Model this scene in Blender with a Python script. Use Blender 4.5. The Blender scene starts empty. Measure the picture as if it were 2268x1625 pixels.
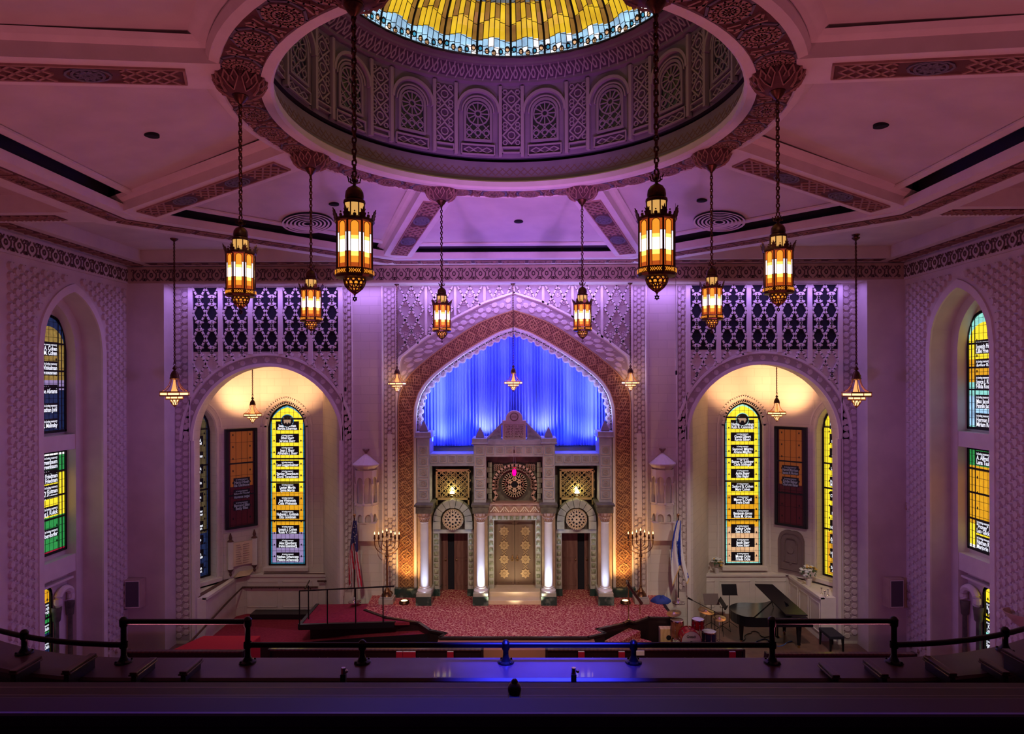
import bpy, math, random
from math import sin, cos, pi, sqrt, radians, atan2
from mathutils import Vector
random.seed(7)
S = bpy.context.scene
COL = S.collection
# ------------------------------------------------------------------ camera
CZ = 8.16                                   # eye height over the hall floor
cam = bpy.data.cameras.new('camera'); camo = bpy.data.objects.new('camera', cam); COL.objects.link(camo)
cam.sensor_width = 36; cam.lens = 1445/2268*36; cam.clip_start = .05; cam.clip_end = 200
cam.shift_y = (850-812.5)/2268
camo.location = (.132, 0, CZ)
camo.rotation_euler = (radians(90), radians(.22), radians(.555))
S.camera = camo
S.view_settings.view_transform = 'Standard'; S.view_settings.look = 'None'
S.view_settings.exposure = 0.0; S.view_settings.gamma = 1
S.view_settings.use_curve_mapping = False
S.cycles.max_bounces = 6; S.cycles.diffuse_bounces = 3; S.cycles.glossy_bounces = 3; S.cycles.transmission_bounces = 2
S.cycles.caustics_reflective = False; S.cycles.caustics_refractive = False
# ------------------------------------------------------------------ world and stage lighting
W = bpy.data.worlds.new('world'); S.world = W; W.use_nodes = True
W.node_tree.nodes['Background'].inputs[0].default_value = (.20, .085, .27, 1)
W.node_tree.nodes['Background'].inputs[1].default_value = .11

def lamp(kind, name, loc, col, power, size=.2, aim=None, angle=60, blend=.6, sy=None, spread=180):
    d = bpy.data.lights.new(name, kind); o = bpy.data.objects.new(name, d); COL.objects.link(o)
    o.location = loc; d.color = col; d.energy = power
    if kind == 'SPOT':
        d.spot_size = radians(angle); d.spot_blend = blend; d.shadow_soft_size = size
    elif kind == 'AREA':
        d.size = size; d.spread = radians(spread)
        if sy: d.shape = 'RECTANGLE'; d.size_y = sy
    else: d.shadow_soft_size = size
    if aim is not None:
        o.rotation_euler = (Vector(aim)-Vector(loc)).to_track_quat('-Z', 'Y').to_euler()
    return o
VIOLET = (.50, .22, 1.0); BLUE = (.02, .06, 1.0); WARM = (1, .62, .30); ROSE = (1, .30, .42)
# unseen rose fill added below the balcony front, stage spots; strip lights in the header of the wide opening
for s in (-1, 1):
    lamp('SPOT', 'violet_spot', (s*2.6, 6.4, 4.6), (.62, .22, .95), 2500, .3, (s*.8, 17.0, 12.2), 46, 1)
    lamp('SPOT', 'violet_arch_spot', (s*2.2, 8.4, 5.0), (.46, .24, 1), 850, .3, (s*1.2, 20.5, 10.4), 44, 1)
    lamp('SPOT', 'violet_side_spot', (s*2.5, 6.4, 4.8), (.36, .2, 1), 650, .3, (s*8.4, 20.5, 7.6), 36, 1)
    lamp('SPOT', 'violet_wall_spot', (-s*6, 7.0, 4.8), (.30, .13, 1), 1700, .3, (s*11.8, 17.4, 5.0), 42, 1)
    lamp('AREA', 'rose_fill', (s*4.5, 6.5, 4.4), (1, .24, .34), 195, 2.5, (s*7.0, 12.5, 13), sy=.6)  # fill light added out of view to lift the maroon ceiling
    lamp('SPOT', 'stage_spot', (s*3.2, 6.8, 11.9), (1, .80, .60), 1900, .12, (s*1.0, 20.5, 1.6), 34, .6)
    lamp('SPOT', 'side_stage_spot', (s*7, 12, 11.5), (1, .86, .72), 600 if s < 0 else 1700, .15, (s*7.4, 21.5, 1.0), 34, .7)
    lamp('AREA', 'header_strip', (s*6.9, 20.08, 11.22), (.45, .25, 1), 70, 7.0, (s*6.9, 20.45, 7.5), sy=.12)
lamp('AREA', 'header_strip', (0, 20.06, 11.22), (.46, .30, 1), 95, 6.2, (0, 20.45, 8.0), sy=.12)
lamp('SPOT', 'blue_rail_spot', (.8, 4.6, 11), (.03, .04, 1), 13000, .1, (.35, 5.7, 5.7), 20, 1)
lamp('SPOT', 'blue_pew_spot', (-.4, 5.2, 12), (.03, .04, 1), 750, .15, (-.2, 2.0, 7.1), 50, 1)
# blue cyclorama strips in the recess of the curtain
lamp('AREA', 'curtain_strip', (0, 20.75, 6.35), (.03, .07, 1.0), 420, 5.6, (0, 21.45, 8.6), sy=.15)
lamp('AREA', 'curtain_strip_top', (0, 20.85, 9.5), (.02, .04, 1.0), 90, 3.0, (0, 21.5, 7.5), sy=.15)
for s in (-1, 1):
    lamp('SPOT', 'curtain_white_spot', (s*.85, 20.95, 6.25), (.9, .8, 1.0), 330, .06, (s*.95, 21.5, 7.6), 85, 1)
    lamp('SPOT', 'curtain_white_spot', (s*2.3, 20.95, 6.05), (.45, .45, 1.0), 130, .06, (s*2.3, 21.5, 7.4), 95, 1)

for s in (-1, 1):      # small LED spots on the ark cornice washing the scalloped edge of the arch
    lamp('SPOT', 'edge_spot', (s*1.9, 20.25, 6.4), (.40, .46, 1.0), 420, .05, (s*2.6, 20.7, 8.2), 90, 1)
    lamp('SPOT', 'edge_spot', (s*.9, 20.25, 6.6), (.36, .42, 1.0), 330, .05, (s*1.2, 20.7, 9.6), 60, 1)
# ------------------------------------------------------------------ helpers
def U(px, d): return (px-1148)*d/1445+.132
def V(py, d): return CZ+(850-py)*d/1445
def PZ(px, py, z):
    d = (CZ-z)*1445/(py-850); return (U(px, d), d, z)

OFF = {}
def tag(o, label=None, cat=None, group=None, kind=None):
    if label: o['label'] = label
    if cat: o['category'] = cat
    if group: o['group'] = group
    if kind: o['kind'] = kind
    return o
def thing(name, label, cat, loc=(0, 0, 0), group=None, kind=None):
    o = bpy.data.objects.new(name, None); o.empty_display_size = .1; COL.objects.link(o); o.location = loc
    OFF[o.name] = Vector(loc); return tag(o, label, cat, group, kind)

class MB:
    def __init__(s): s.v = []; s.f = []; s.m = []; s.mi = 0
    def add(s, vs, fs):
        n = len(s.v); s.v.extend(vs)
        for f in fs: s.f.append([n+i for i in f]); s.m.append(s.mi)
        return s
    def poly(s, pts): return s.add([tuple(p) for p in pts], [list(range(len(pts)))])
    def box(s, x0, x1, y0, y1, z0, z1):
        return s.add([(x, y, z) for z in (z0, z1) for y in (y0, y1) for x in (x0, x1)],
                     [(0, 2, 3, 1), (4, 5, 7, 6), (0, 1, 5, 4), (2, 6, 7, 3), (0, 4, 6, 2), (1, 3, 7, 5)])
    def hexa(s, b, t):   # bottom 4 points, top 4 points
        n = len(b)
        return s.add([tuple(p) for p in b]+[tuple(p) for p in t],
                     [list(range(n))[::-1], list(range(n, 2*n))]+[(i, (i+1) % n, n+(i+1) % n, n+i) for i in range(n)])
    def prism(s, pts, mf, h0, h1):
        return s.hexa([mf(u, v, h0) for u, v in pts], [mf(u, v, h1) for u, v in pts])
    def rect(s, u0, u1, v0, v1, mf, h0, h1): return s.prism([(u0, v0), (u1, v0), (u1, v1), (u0, v1)], mf, h0, h1)
    def stroke(s, pts, w, mf, h0, h1, closed=False):
        P = list(pts)+([pts[0]] if closed else [])
        for a, b in zip(P, P[1:]):
            dx, dy = b[0]-a[0], b[1]-a[1]; L = math.hypot(dx, dy)
            if L < 1e-6: continue
            nx, ny = -dy/L*w/2, dx/L*w/2; ex, ey = dx/L*w*.3, dy/L*w*.3
            q = [(a[0]-ex-nx, a[1]-ey-ny), (b[0]+ex-nx, b[1]+ey-ny), (b[0]+ex+nx, b[1]+ey+ny), (a[0]-ex+nx, a[1]-ey+ny)]
            vs = [mf(u, v, h0) for u, v in q]+[mf(u, v, h1) for u, v in q]
            s.add(vs, [(4, 5, 6, 7), (0, 1, 5, 4), (1, 2, 6, 5), (2, 3, 7, 6), (3, 0, 4, 7)])
        return s
    def ring(s, cu, cv, r, w, mf, h0, h1, n=14, sx=1, a0=0, a1=2*pi):
        full = abs(a1-a0) > 6.28
        pts = [(cu+sx*r*cos(a0+(a1-a0)*i/n), cv+r*sin(a0+(a1-a0)*i/n)) for i in range(n if full else n+1)]
        return s.stroke(pts, w, mf, h0, h1, full)
    def disc(s, cu, cv, r, mf, h0, h1, n=8, sx=1, rot=0, taper=1):
        P0 = [(cu+sx*r*cos(rot+2*pi*i/n), cv+r*sin(rot+2*pi*i/n)) for i in range(n)]
        P1 = [(cu+sx*r*taper*cos(rot+2*pi*i/n), cv+r*taper*sin(rot+2*pi*i/n)) for i in range(n)]
        return s.add([mf(u, v, h0) for u, v in P0]+[mf(u, v, h1) for u, v in P1],
                     [list(range(n, 2*n))]+[(i, (i+1) % n, n+(i+1) % n, n+i) for i in range(n)])
    def lathe(s, prof, c=(0, 0, 0), n=24, a0=0, a1=2*pi, smooth=True):
        full = abs(a1-a0) > 6.28; m = n if full else n+1; b = len(s.v)
        for r, z in prof:
            for i in range(m):
                a = a0+(a1-a0)*i/n; s.v.append((c[0]+r*sin(a), c[1]+r*cos(a), c[2]+z))
        for j in range(len(prof)-1):
            for i in range(n):
                i2 = (i+1) % m
                s.f.append([b+j*m+i, b+j*m+i2, b+(j+1)*m+i2, b+(j+1)*m+i]); s.m.append(s.mi)
        return s
    def tube(s, path, r, n=8, cap=True):
        P = [Vector(p) for p in path]; b = len(s.v); m = len(P)
        for k, p in enumerate(P):
            t = (P[min(k+1, m-1)]-P[max(k-1, 0)]).normalized()
            ref = Vector((0, 0, 1)) if abs(t.z) < .95 else Vector((1, 0, 0))
            x = t.cross(ref).normalized(); y = t.cross(x)
            rr = r[k] if isinstance(r, (list, tuple)) else r
            for i in range(n):
                a = 2*pi*i/n; s.v.append(tuple(p+x*rr*cos(a)+y*rr*sin(a)))
        for k in range(m-1):
            for i in range(n):
                s.f.append([b+k*n+i, b+k*n+(i+1) % n, b+(k+1)*n+(i+1) % n, b+(k+1)*n+i]); s.m.append(s.mi)
        if cap:
            s.f.append([b+i for i in range(n)][::-1]); s.m.append(s.mi)
            s.f.append([b+(m-1)*n+i for i in range(n)]); s.m.append(s.mi)
        return s
    def ball(s, c, r, n=10, sz=1):
        return s.lathe([(max(r*sin(pi*k/n), .0002), -r*sz*cos(pi*k/n)) for k in range(n+1)], c, n+2)
    def grid(s, nu, nv, fn, closed_u=False):
        b = len(s.v); m = nu if closed_u else nu+1
        for j in range(nv+1):
            for i in range(m): s.v.append(tuple(fn(i/nu, j/nv)))
        for j in range(nv):
            for i in range(nu):
                i2 = (i+1) % m
                s.f.append([b+j*m+i, b+j*m+i2, b+(j+1)*m+i2, b+(j+1)*m+i]); s.m.append(s.mi)
        return s
    def build(s, name, mats, parent=None, smooth=False, local=False, label=None, cat=None, group=None, kind=None, bevel=0):
        if not isinstance(mats, (list, tuple)): mats = [mats]
        off = Vector((0, 0, 0)); root = parent
        if parent is not None:
            if not local: off = OFF.get(parent.name, off)
        elif kind != 'structure' and not local and s.v:
            xs, ys, zs = zip(*s.v); off = Vector(((min(xs)+max(xs))/2, (min(ys)+max(ys))/2, min(zs)))
        vs = [(x-off[0], y-off[1], z-off[2]) for x, y, z in s.v] if off.length else s.v
        me = bpy.data.meshes.new(name); me.from_pydata(vs, [], s.f)
        for m in mats: me.materials.append(m)
        if len(mats) > 1: me.polygons.foreach_set('material_index', s.m)
        me.update()
        if smooth:
            me.polygons.foreach_set('use_smooth', [True]*len(me.polygons)); me.set_sharp_from_angle(angle=radians(38))
        o = bpy.data.objects.new(name, me); COL.objects.link(o)
        if parent is not None: o.parent = parent
        elif off.length: o.location = off
        OFF[o.name] = off
        if bevel:
            b = o.modifiers.new('bevel', 'BEVEL'); b.width = bevel; b.segments = 2; b.limit_method = 'ANGLE'
        return tag(o, label, cat, group, kind)

def copy_tree(o, parent=None, loc=None):
    c = o.copy(); COL.objects.link(c)
    c.parent = parent
    if loc is not None: c.location = loc
    for ch in list(o.children): copy_tree(ch, c)
    return c
def clone(o, loc, label, rotz=0, scale=1):
    c = copy_tree(o, None, loc); c['label'] = label; c.rotation_euler = (0, 0, rotz); c.scale = (scale,)*3; return c

# ------------------------------------------------------------------ materials
def nodes(m): return m.node_tree.nodes, m.node_tree.links
def M(name, col, rough=.6, metal=0, emit=None, es=0, spec=.5, col2=None, scale=4, bump=0, bscale=30, kind='noise', contrast=(.35, .65), coat=0, trans=0):
    m = bpy.data.materials.new(name); m.use_nodes = True; N, L = nodes(m); b = N['Principled BSDF']
    b.inputs['Base Color'].default_value = (*col, 1); b.inputs['Roughness'].default_value = rough
    b.inputs['Metallic'].default_value = metal; b.inputs['Specular IOR Level'].default_value = spec
    b.inputs['Coat Weight'].default_value = coat
    if trans: b.inputs['Transmission Weight'].default_value = trans
    tc = None
    if col2 is not None or bump:
        tc = N.new('ShaderNodeTexCoord')
    def ramp(fac, c1, c2, sock):
        r = N.new('ShaderNodeValToRGB'); r.color_ramp.elements[0].position = contrast[0]; r.color_ramp.elements[1].position = contrast[1]
        r.color_ramp.elements[0].color = (*c1, 1); r.color_ramp.elements[1].color = (*c2, 1)
        L.new(fac, r.inputs[0]); L.new(r.outputs[0], sock); return r
    if col2 is not None:
        if kind == 'voronoi':
            t = N.new('ShaderNodeTexVoronoi'); t.feature = 'DISTANCE_TO_EDGE'; out = t.outputs['Distance']
        elif kind == 'wave':
            t = N.new('ShaderNodeTexWave'); t.inputs['Distortion'].default_value = 6; t.inputs['Detail'].default_value = 4; out = t.outputs['Fac']
        else:
            t = N.new('ShaderNodeTexNoise'); t.inputs['Detail'].default_value = 6; out = t.outputs['Fac']
        t.inputs['Scale'].default_value = scale; L.new(tc.outputs['Object'], t.inputs['Vector'])
        ramp(out, col, col2, b.inputs['Base Color'])
        if emit is not None: pass
    if bump:
        t = N.new('ShaderNodeTexNoise'); t.inputs['Scale'].default_value = bscale; t.inputs['Detail'].default_value = 4
        L.new(tc.outputs['Object'], t.inputs['Vector'])
        bp = N.new('ShaderNodeBump'); bp.inputs['Strength'].default_value = bump; bp.inputs['Distance'].default_value = .02
        L.new(t.outputs['Fac'], bp.inputs['Height']); L.new(bp.outputs[0], b.inputs['Normal'])
    if emit is not None:
        b.inputs['Emission Color'].default_value = (*emit, 1); b.inputs['Emission Strength'].default_value = es
    return m
def GL(name, c, s, vary=.5, scale=9):      # back-lit stained glass: colour varies in the glass itself
    m = bpy.data.materials.new(name); m.use_nodes = True; N, L = nodes(m); b = N['Principled BSDF']
    b.inputs['Base Color'].default_value = (c[0]*.35, c[1]*.35, c[2]*.35, 1); b.inputs['Roughness'].default_value = .25
    tc = N.new('ShaderNodeTexCoord'); t = N.new('ShaderNodeTexNoise'); t.inputs['Scale'].default_value = scale
    t.inputs['Detail'].default_value = 3; L.new(tc.outputs['Object'], t.inputs['Vector'])
    r = N.new('ShaderNodeValToRGB'); r.color_ramp.elements[0].position = .3; r.color_ramp.elements[1].position = .7
    k = 1-vary; r.color_ramp.elements[0].color = (c[0]*k, c[1]*k*.9, c[2]*k, 1); r.color_ramp.elements[1].color = (*c, 1)
    L.new(t.outputs['Fac'], r.inputs[0]); L.new(r.outputs[0], b.inputs['Emission Color']); b.inputs['Emission Strength'].default_value = s
    return m
plaster = M('plaster', (.62, .55, .52), .75, col2=(.70, .63, .58), scale=1.5, bump=.08, bscale=12)
plaster_white = M('plaster_white', (.74, .68, .64), .7, col2=(.80, .74, .70), scale=3, bump=.05)
plaster_tan = M('plaster_tan', (.42, .30, .23), .75, col2=(.50, .37, .28), scale=2, bump=.1)
stone_block = bpy.data.materials.new('stone_block')
def brick_mat(m, c1, c2, c3, sx=1, bw=.55, rh=.28, mortar=.006, axis='xz'):
    m.use_nodes = True; N, L = nodes(m); b = N['Principled BSDF']; b.inputs['Roughness'].default_value = .75
    tc = N.new('ShaderNodeTexCoord'); sp = N.new('ShaderNodeSeparateXYZ'); cb = N.new('ShaderNodeCombineXYZ')
    L.new(tc.outputs['Object'], sp.inputs[0])
    if axis == 'xz':
        ad = N.new('ShaderNodeMath'); L.new(sp.outputs['X'], ad.inputs[0]); L.new(sp.outputs['Y'], ad.inputs[1]); L.new(ad.outputs[0], cb.inputs['X']); L.new(sp.outputs['Z'], cb.inputs['Y'])
    else:
        L.new(sp.outputs['X'], cb.inputs['X']); L.new(sp.outputs['Y'], cb.inputs['Y'])
    t = N.new('ShaderNodeTexBrick'); L.new(cb.outputs[0], t.inputs['Vector'])
    t.inputs['Color1'].default_value = (*c1, 1); t.inputs['Color2'].default_value = (*c2, 1); t.inputs['Mortar'].default_value = (*c3, 1)
    t.inputs['Scale'].default_value = 1; t.inputs['Brick Width'].default_value = bw; t.inputs['Row Height'].default_value = rh
    t.inputs['Mortar Size'].default_value = mortar; L.new(t.outputs['Color'], b.inputs['Base Color'])
    bp = N.new('ShaderNodeBump'); bp.inputs['Strength'].default_value = .3; bp.inputs['Distance'].default_value = .01; bp.invert = True
    L.new(t.outputs['Fac'], bp.inputs['Height']); L.new(bp.outputs[0], b.inputs['Normal'])
brick_mat(stone_block, (.66, .60, .55), (.70, .64, .58), (.56, .50, .46))
relief = M('relief', (.60, .52, .50), .7, col2=(.68, .60, .57), scale=5)
relief_dark = M('relief_dark', (.20, .13, .12), .85)
brown_relief = M('brown_relief', (.34, .19, .16), .75, col2=(.42, .25, .20), scale=7)
brown_dark = M('brown_dark', (.12, .05, .05), .8)
slate_relief = M('slate_relief', (.16, .15, .20), .7)
void = M('void', (.006, .006, .014), .9)
dark_cove = M('dark_cove', (.05, .04, .07), .8)  # shade of the recessed ceiling slots painted into the colour
gold_lace = M('gold_lace', (.62, .34, .15), .45, .3, col2=(.74, .44, .20), scale=9)
arch_brown = M('arch_brown', (.20, .075, .035), .55)
carpet = M('carpet', (.70, .36, .26), .95, spec=.1, col2=(.34, .035, .055), scale=11, kind='voronoi', contrast=(.03, .12), bump=.3, bscale=90)
carpet_plain = M('carpet_plain', (.26, .025, .055), .95, spec=.1, col2=(.33, .04, .07), scale=14, bump=.3, bscale=90)
red_seat = M('red_seat', (.50, .01, .02), .8)
dark_wood = M('dark_wood', (.012, .005, .007), .42, col2=(.022, .009, .010), scale=3)
rail_wood = M('rail_wood', (.06, .025, .022), .30, col2=(.10, .042, .032), scale=3, kind='wave', coat=.3)
black_wood = M('black_wood', (.012, .010, .016), .35)
black_iron = M('black_iron', (.015, .013, .018), .38, .6)
bronze = M('bronze', (.075, .035, .025), .38, .85, col2=(.14, .06, .03), scale=20)
aged_brass = M('aged_brass', (.20, .10, .055), .35, .85)
edge_glint = M('edge_glint', (.24, .17, .18), .3)  # paler tone painting the highlight on the pew rails
brass = M('brass', (.55, .34, .14), .3, .95)
chrome = M('chrome', (.8, .8, .82), .12, 1)
wood_floor = M('wood_floor', (.13, .06, .045), .35, col2=(.20, .10, .07), scale=3)
piano_black = M('piano_black', (.008, .008, .012), .22)
cloth_black = M('cloth_black', (.012, .012, .02), .8)
pale_wood = M('pale_wood', (.74, .50, .24), .5, col2=(.82, .58, .30), scale=3, kind='wave')
green_marble = M('green_marble', (.020, .055, .050), .25, col2=(.22, .30, .27), scale=3.2, contrast=(.52, .72), coat=.3)
green_tile = M('green_tile', (.20, .24, .15), .35, col2=(.50, .52, .38), scale=9, contrast=(.35, .65))
grey_marble = M('grey_marble', (.36, .36, .33), .4, col2=(.52, .51, .46), scale=4)
dark_stone = M('dark_stone', (.085, .08, .065), .5, col2=(.17, .16, .12), scale=5)
white_marble = M('white_marble', (.78, .78, .82), .25, col2=(.88, .88, .90), scale=3, coat=.2)
cream_marble = M('cream_marble', (.78, .62, .44), .4, col2=(.86, .70, .52), scale=2.5)
tan_stone = M('tan_stone', (.60, .46, .30), .5, col2=(.70, .56, .38), scale=6)
ark_stone = M('ark_stone', (.33, .34, .42), .55, col2=(.44, .44, .52), scale=6, bump=.1)
rose_stone = M('rose_stone', (.42, .25, .20), .5, col2=(.52, .34, .27), scale=6)
door_bronze = M('door_bronze', (.23, .15, .10), .45, .35)
door_gold = M('door_gold', (.55, .38, .20), .4, .4)
door_wood = M('door_wood', (.16, .075, .06), .4, col2=(.20, .10, .08), scale=2, kind='wave')
gold = M('gold', (.44, .36, .15), .30, .35)
curtain_m = M('curtain_cloth', (.26, .36, .95), .85)  # white cloth, with the blue light on it put into its colour
lead = M('lead', (.008, .008, .012), .6)
letter_glow = M('letter_glow', (.8, .8, .8), .5, emit=(.85, .92, 1), es=1.0)
letter_dim = M('letter_dim', (.30, .28, .38), .5, emit=(.3, .3, .45), es=.12)
plaque_m = M('plaque', (.010, .010, .022), .4)
yellow_g = GL('yellow_glass', (1, .80, .03), 1.15, .12)
amber_g = GL('amber_glass', (1, .50, .02), .85, .2)
lilac_g = GL('lilac_glass', (.42, .33, .62), .75, .2)
teal_g = GL('teal_glass', (.05, .42, .68), .8, .4)
aqua_g = GL('aqua_glass', (.35, .95, .80), .95, .3)
green_g = GL('green_glass', (.05, .55, .12), .6, .3)
red_g = GL('red_glass', (.75, .02, .08), .7)
peach_g = GL('peach_glass', (1, .62, .32), .8, .3)
white_g = GL('white_glass', (1, 1, .95), 1.3, .1)
dim_olive = GL('dim_olive_glass', (.28, .22, .10), .28, .4)
dim_blue = GL('dim_blue_glass', (.03, .06, .20), .4, .5)
dim_amber = M('unlit_amber_glass', (.42, .13, .03), .35, emit=(.6, .18, .03), es=.12)  # given a faint glow of its own though the panel is unlit
dim_wine = M('unlit_wine_glass', (.13, .015, .03), .35)
sky_g = GL('pale_sky_glass', (.42, .75, 1.0), 1.15, .55, 3)
dome_yellow = GL('dome_yellow_glass', (1, .66, .03), .95, .35, 2.5)
dome_amber = GL('dome_amber_glass', (.62, .33, .06), .55, .5, 2.5)
dome_grey = GL('dome_grey_glass', (.30, .36, .38), .5, .5, 3)
# ------------------------------------------------------------------ room dimensions
R = 4.0; CY = 10.66; DF = 19.85; DB = 20.5; HW = 11.84; K = DB/1445
STAGE = 1.52; HC = CZ+3.62          # stage level, beam soffit level
def FR(y): return lambda u, v, h: (u, y-h, v)                     # facing the camera at depth y
def SD(s, x=HW): return lambda u, v, h: (s*(x-h), u, v)           # side wall, s=-1 left
def clipseg(a, b, x0, x1, y0, y1):
    t0, t1 = 0, 1; dx, dy = b[0]-a[0], b[1]-a[1]
    for p, q in ((-dx, a[0]-x0), (dx, x1-a[0]), (-dy, a[1]-y0), (dy, y1-a[1])):
        if abs(p) < 1e-9:
            if q < 0: return None
        else:
            t = q/p
            if p < 0: t0 = max(t0, t)
            else: t1 = min(t1, t)
    if t0 >= t1: return None
    return (a[0]+t0*dx, a[1]+t0*dy), (a[0]+t1*dx, a[1]+t1*dy)
def lattice(mb, u0, u1, v0, v1, cu, cv, w, mf, h0, h1, uo=None, vo=None, keep=None):
    """diagonal lattice of cells cu wide and cv high"""
    uo = u0 if uo is None else uo; vo = v0 if vo is None else vo; sl = cv/cu
    n = int((u1-u0)/cu+(v1-v0)/cv)+3
    for sg in (1, -1):
        for k in range(-n, n+1):
            base = vo+k*cv
            a = (u0-1, base+sg*sl*(u0-1-uo)); b = (u1+1, base+sg*sl*(u1+1-uo))
            c = clipseg(a, b, u0, u1, v0, v1)
            if c:
                if keep is None: mb.stroke(c, w, mf, h0, h1)
                else:
                    m = max(1, int(math.hypot(c[1][0]-c[0][0], c[1][1]-c[0][1])/.12))
                    pts = [(c[0][0]+(c[1][0]-c[0][0])*i/m, c[0][1]+(c[1][1]-c[0][1])*i/m) for i in range(m+1)]
                    for p, q in zip(pts, pts[1:]):
                        if keep((p[0]+q[0])/2, (p[1]+q[1])/2): mb.stroke((p, q), w, mf, h0, h1)
def octdots(mb, u0, u1, v0, v1, cu, cv, mf, h, keep=lambda u, v: True, dot=True, jig=True):
    """rows of raised rounded octagons with small lozenges between them"""
    nr = max(1, round((v1-v0)/cv)); nc = max(1, round((u1-u0)/cu)); cu = (u1-u0)/nc; cv = (v1-v0)/nr
    for j in range(nr):
        for i in range(nc):
            v = v0+(j+.5)*cv+((i % 2)*cv*.5 if jig else 0); u = u0+(i+.5)*cu
            if v+cv*.3 > v1 or not keep(u, v): continue
            mb.disc(u, v, .46*cv, mf, 0, h, 8, cu/cv*1.02, pi/8, .8)
            if dot and keep(u+cu*.5, v+cv*.27): mb.disc(u+cu*.5, v+cv*.25, .13*cv, mf, 0, h*.8, 4, 1)
def rosette(mb, cu, cv, r, mf, h, n=12, w=.03, sx=1):
    mb.ring(cu, cv, r*.95, w*1.3, mf, 0, h, 16, sx); mb.ring(cu, cv, r*.2, w, mf, 0, h, 8, sx)
    for k in range(n):
        a = 2*pi*k/n; ca, sa = cos(a), sin(a)
        mb.stroke([(cu+sx*r*.28*ca, cv+r*.28*sa), (cu+sx*r*.55*cos(a+.18), cv+r*.55*sin(a+.18)), (cu+sx*r*.76*ca, cv+r*.76*sa),
                   (cu+sx*r*.55*cos(a-.18), cv+r*.55*sin(a-.18))], w, mf, 0, h, True)
def vine(mb, u0, u1, v0, v1, pitch, mf, h, w=.03):
    """frieze of repeated lyre-shaped scrolls"""
    n = max(1, round((u1-u0)/pitch)); p = (u1-u0)/n; H = v1-v0
    for k in range(n):
        c = u0+(k+.5)*p
        for s in (-1, 1):
            pts = [(c+s*p*(.12+.27*sin(t*pi)**.8*(1 if t < .75 else .6)), v0+H*(.06+.85*t)) for t in [i/9 for i in range(10)]]
            mb.stroke(pts, w, mf, 0, h)
            mb.ring(c+s*p*.42, v0+H*.82, H*.11, w*.8, mf, 0, h, 7, 1, -pi/2, pi)
            mb.ring(c+s*p*.43, v0+H*.14, H*.09, w*.8, mf, 0, h, 6)
        mb.ring(c, v0+H*.5, H*.16, w, mf, 0, h, 8, .7)
def parch(hw, rise):
    Rr = (rise*rise+hw*hw)/(2*hw)
    return lambda u: sqrt(max(0, Rr*Rr-(abs(u)+Rr-hw)**2)) if abs(u) <= hw else 0

# ------------------------------------------------------------------ floors, stage
mb = MB().box(-11.9, 11.9, 13, 24.4, -.2, 0); mb.build('floor', wood_floor, kind='structure')
mb = MB().box(-11.9, 11.9, -1, 16.35, -.2, .62); mb.build('floor_raked', carpet_plain, kind='structure')
# ------------------------------------------------------------------ side walls with tall window niches
NY0, NY1 = 16.28, 18.62; NC = (NY0+NY1)/2; NHW = (NY1-NY0)/2
SPR = CZ+.95; RISE = 1.57
pa = parch(NHW, RISE)
def opening_wall(mb, mf, u0, u1, v0, v1, cu, hw, f, vbot, n=28, t=None):
    """face with one arched opening; f(u-cu)=top of the opening"""
    mb.poly([mf(u0, v0, 0), mf(cu-hw, v0, 0), mf(cu-hw, v1, 0), mf(u0, v1, 0)])
    mb.poly([mf(cu+hw, v0, 0), mf(u1, v0, 0), mf(u1, v1, 0), mf(cu+hw, v1, 0)])
    if vbot > v0: mb.poly([mf(cu-hw, v0, 0), mf(cu+hw, v0, 0), mf(cu+hw, vbot, 0), mf(cu-hw, vbot, 0)])
    for i in range(n):
        a, b = -hw+2*hw*i/n, -hw+2*hw*(i+1)/n
        mb.poly([mf(cu+a, f(a), 0), mf(cu+b, f(b), 0), mf(cu+b, v1, 0), mf(cu+a, v1, 0)])
def reveal(mb, mf, cu, hw, f, vbot, h0, h1, n=28, bottom=False):
    pts = [(cu-hw, vbot)]+[(cu-hw+2*hw*i/n, f(-hw+2*hw*i/n)) for i in range(n+1)]+[(cu+hw, vbot)]
    if bottom: pts.append(pts[0])
    for a, b in zip(pts, pts[1:]): mb.poly([mf(*a, h0), mf(*b, h0), mf(*b, h1), mf(*a, h1)])
def reveal2(mb, mf, cu, hw, hw2, f, f2, vbot, h, n=28):
    A = [(cu-hw, vbot)]+[(cu-hw+2*hw*i/n, f(-hw+2*hw*i/n)) for i in range(n+1)]+[(cu+hw, vbot)]
    B = [(cu-hw2, vbot)]+[(cu-hw2+2*hw2*i/n, f2(-hw2+2*hw2*i/n)) for i in range(n+1)]+[(cu+hw2, vbot)]
    for i in range(len(A)-1): mb.poly([mf(*A[i], h), mf(*A[i+1], h), mf(*B[i+1], h), mf(*B[i], h)])
HI = NHW-.30
pb = parch(HI, RISE-.25)
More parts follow.
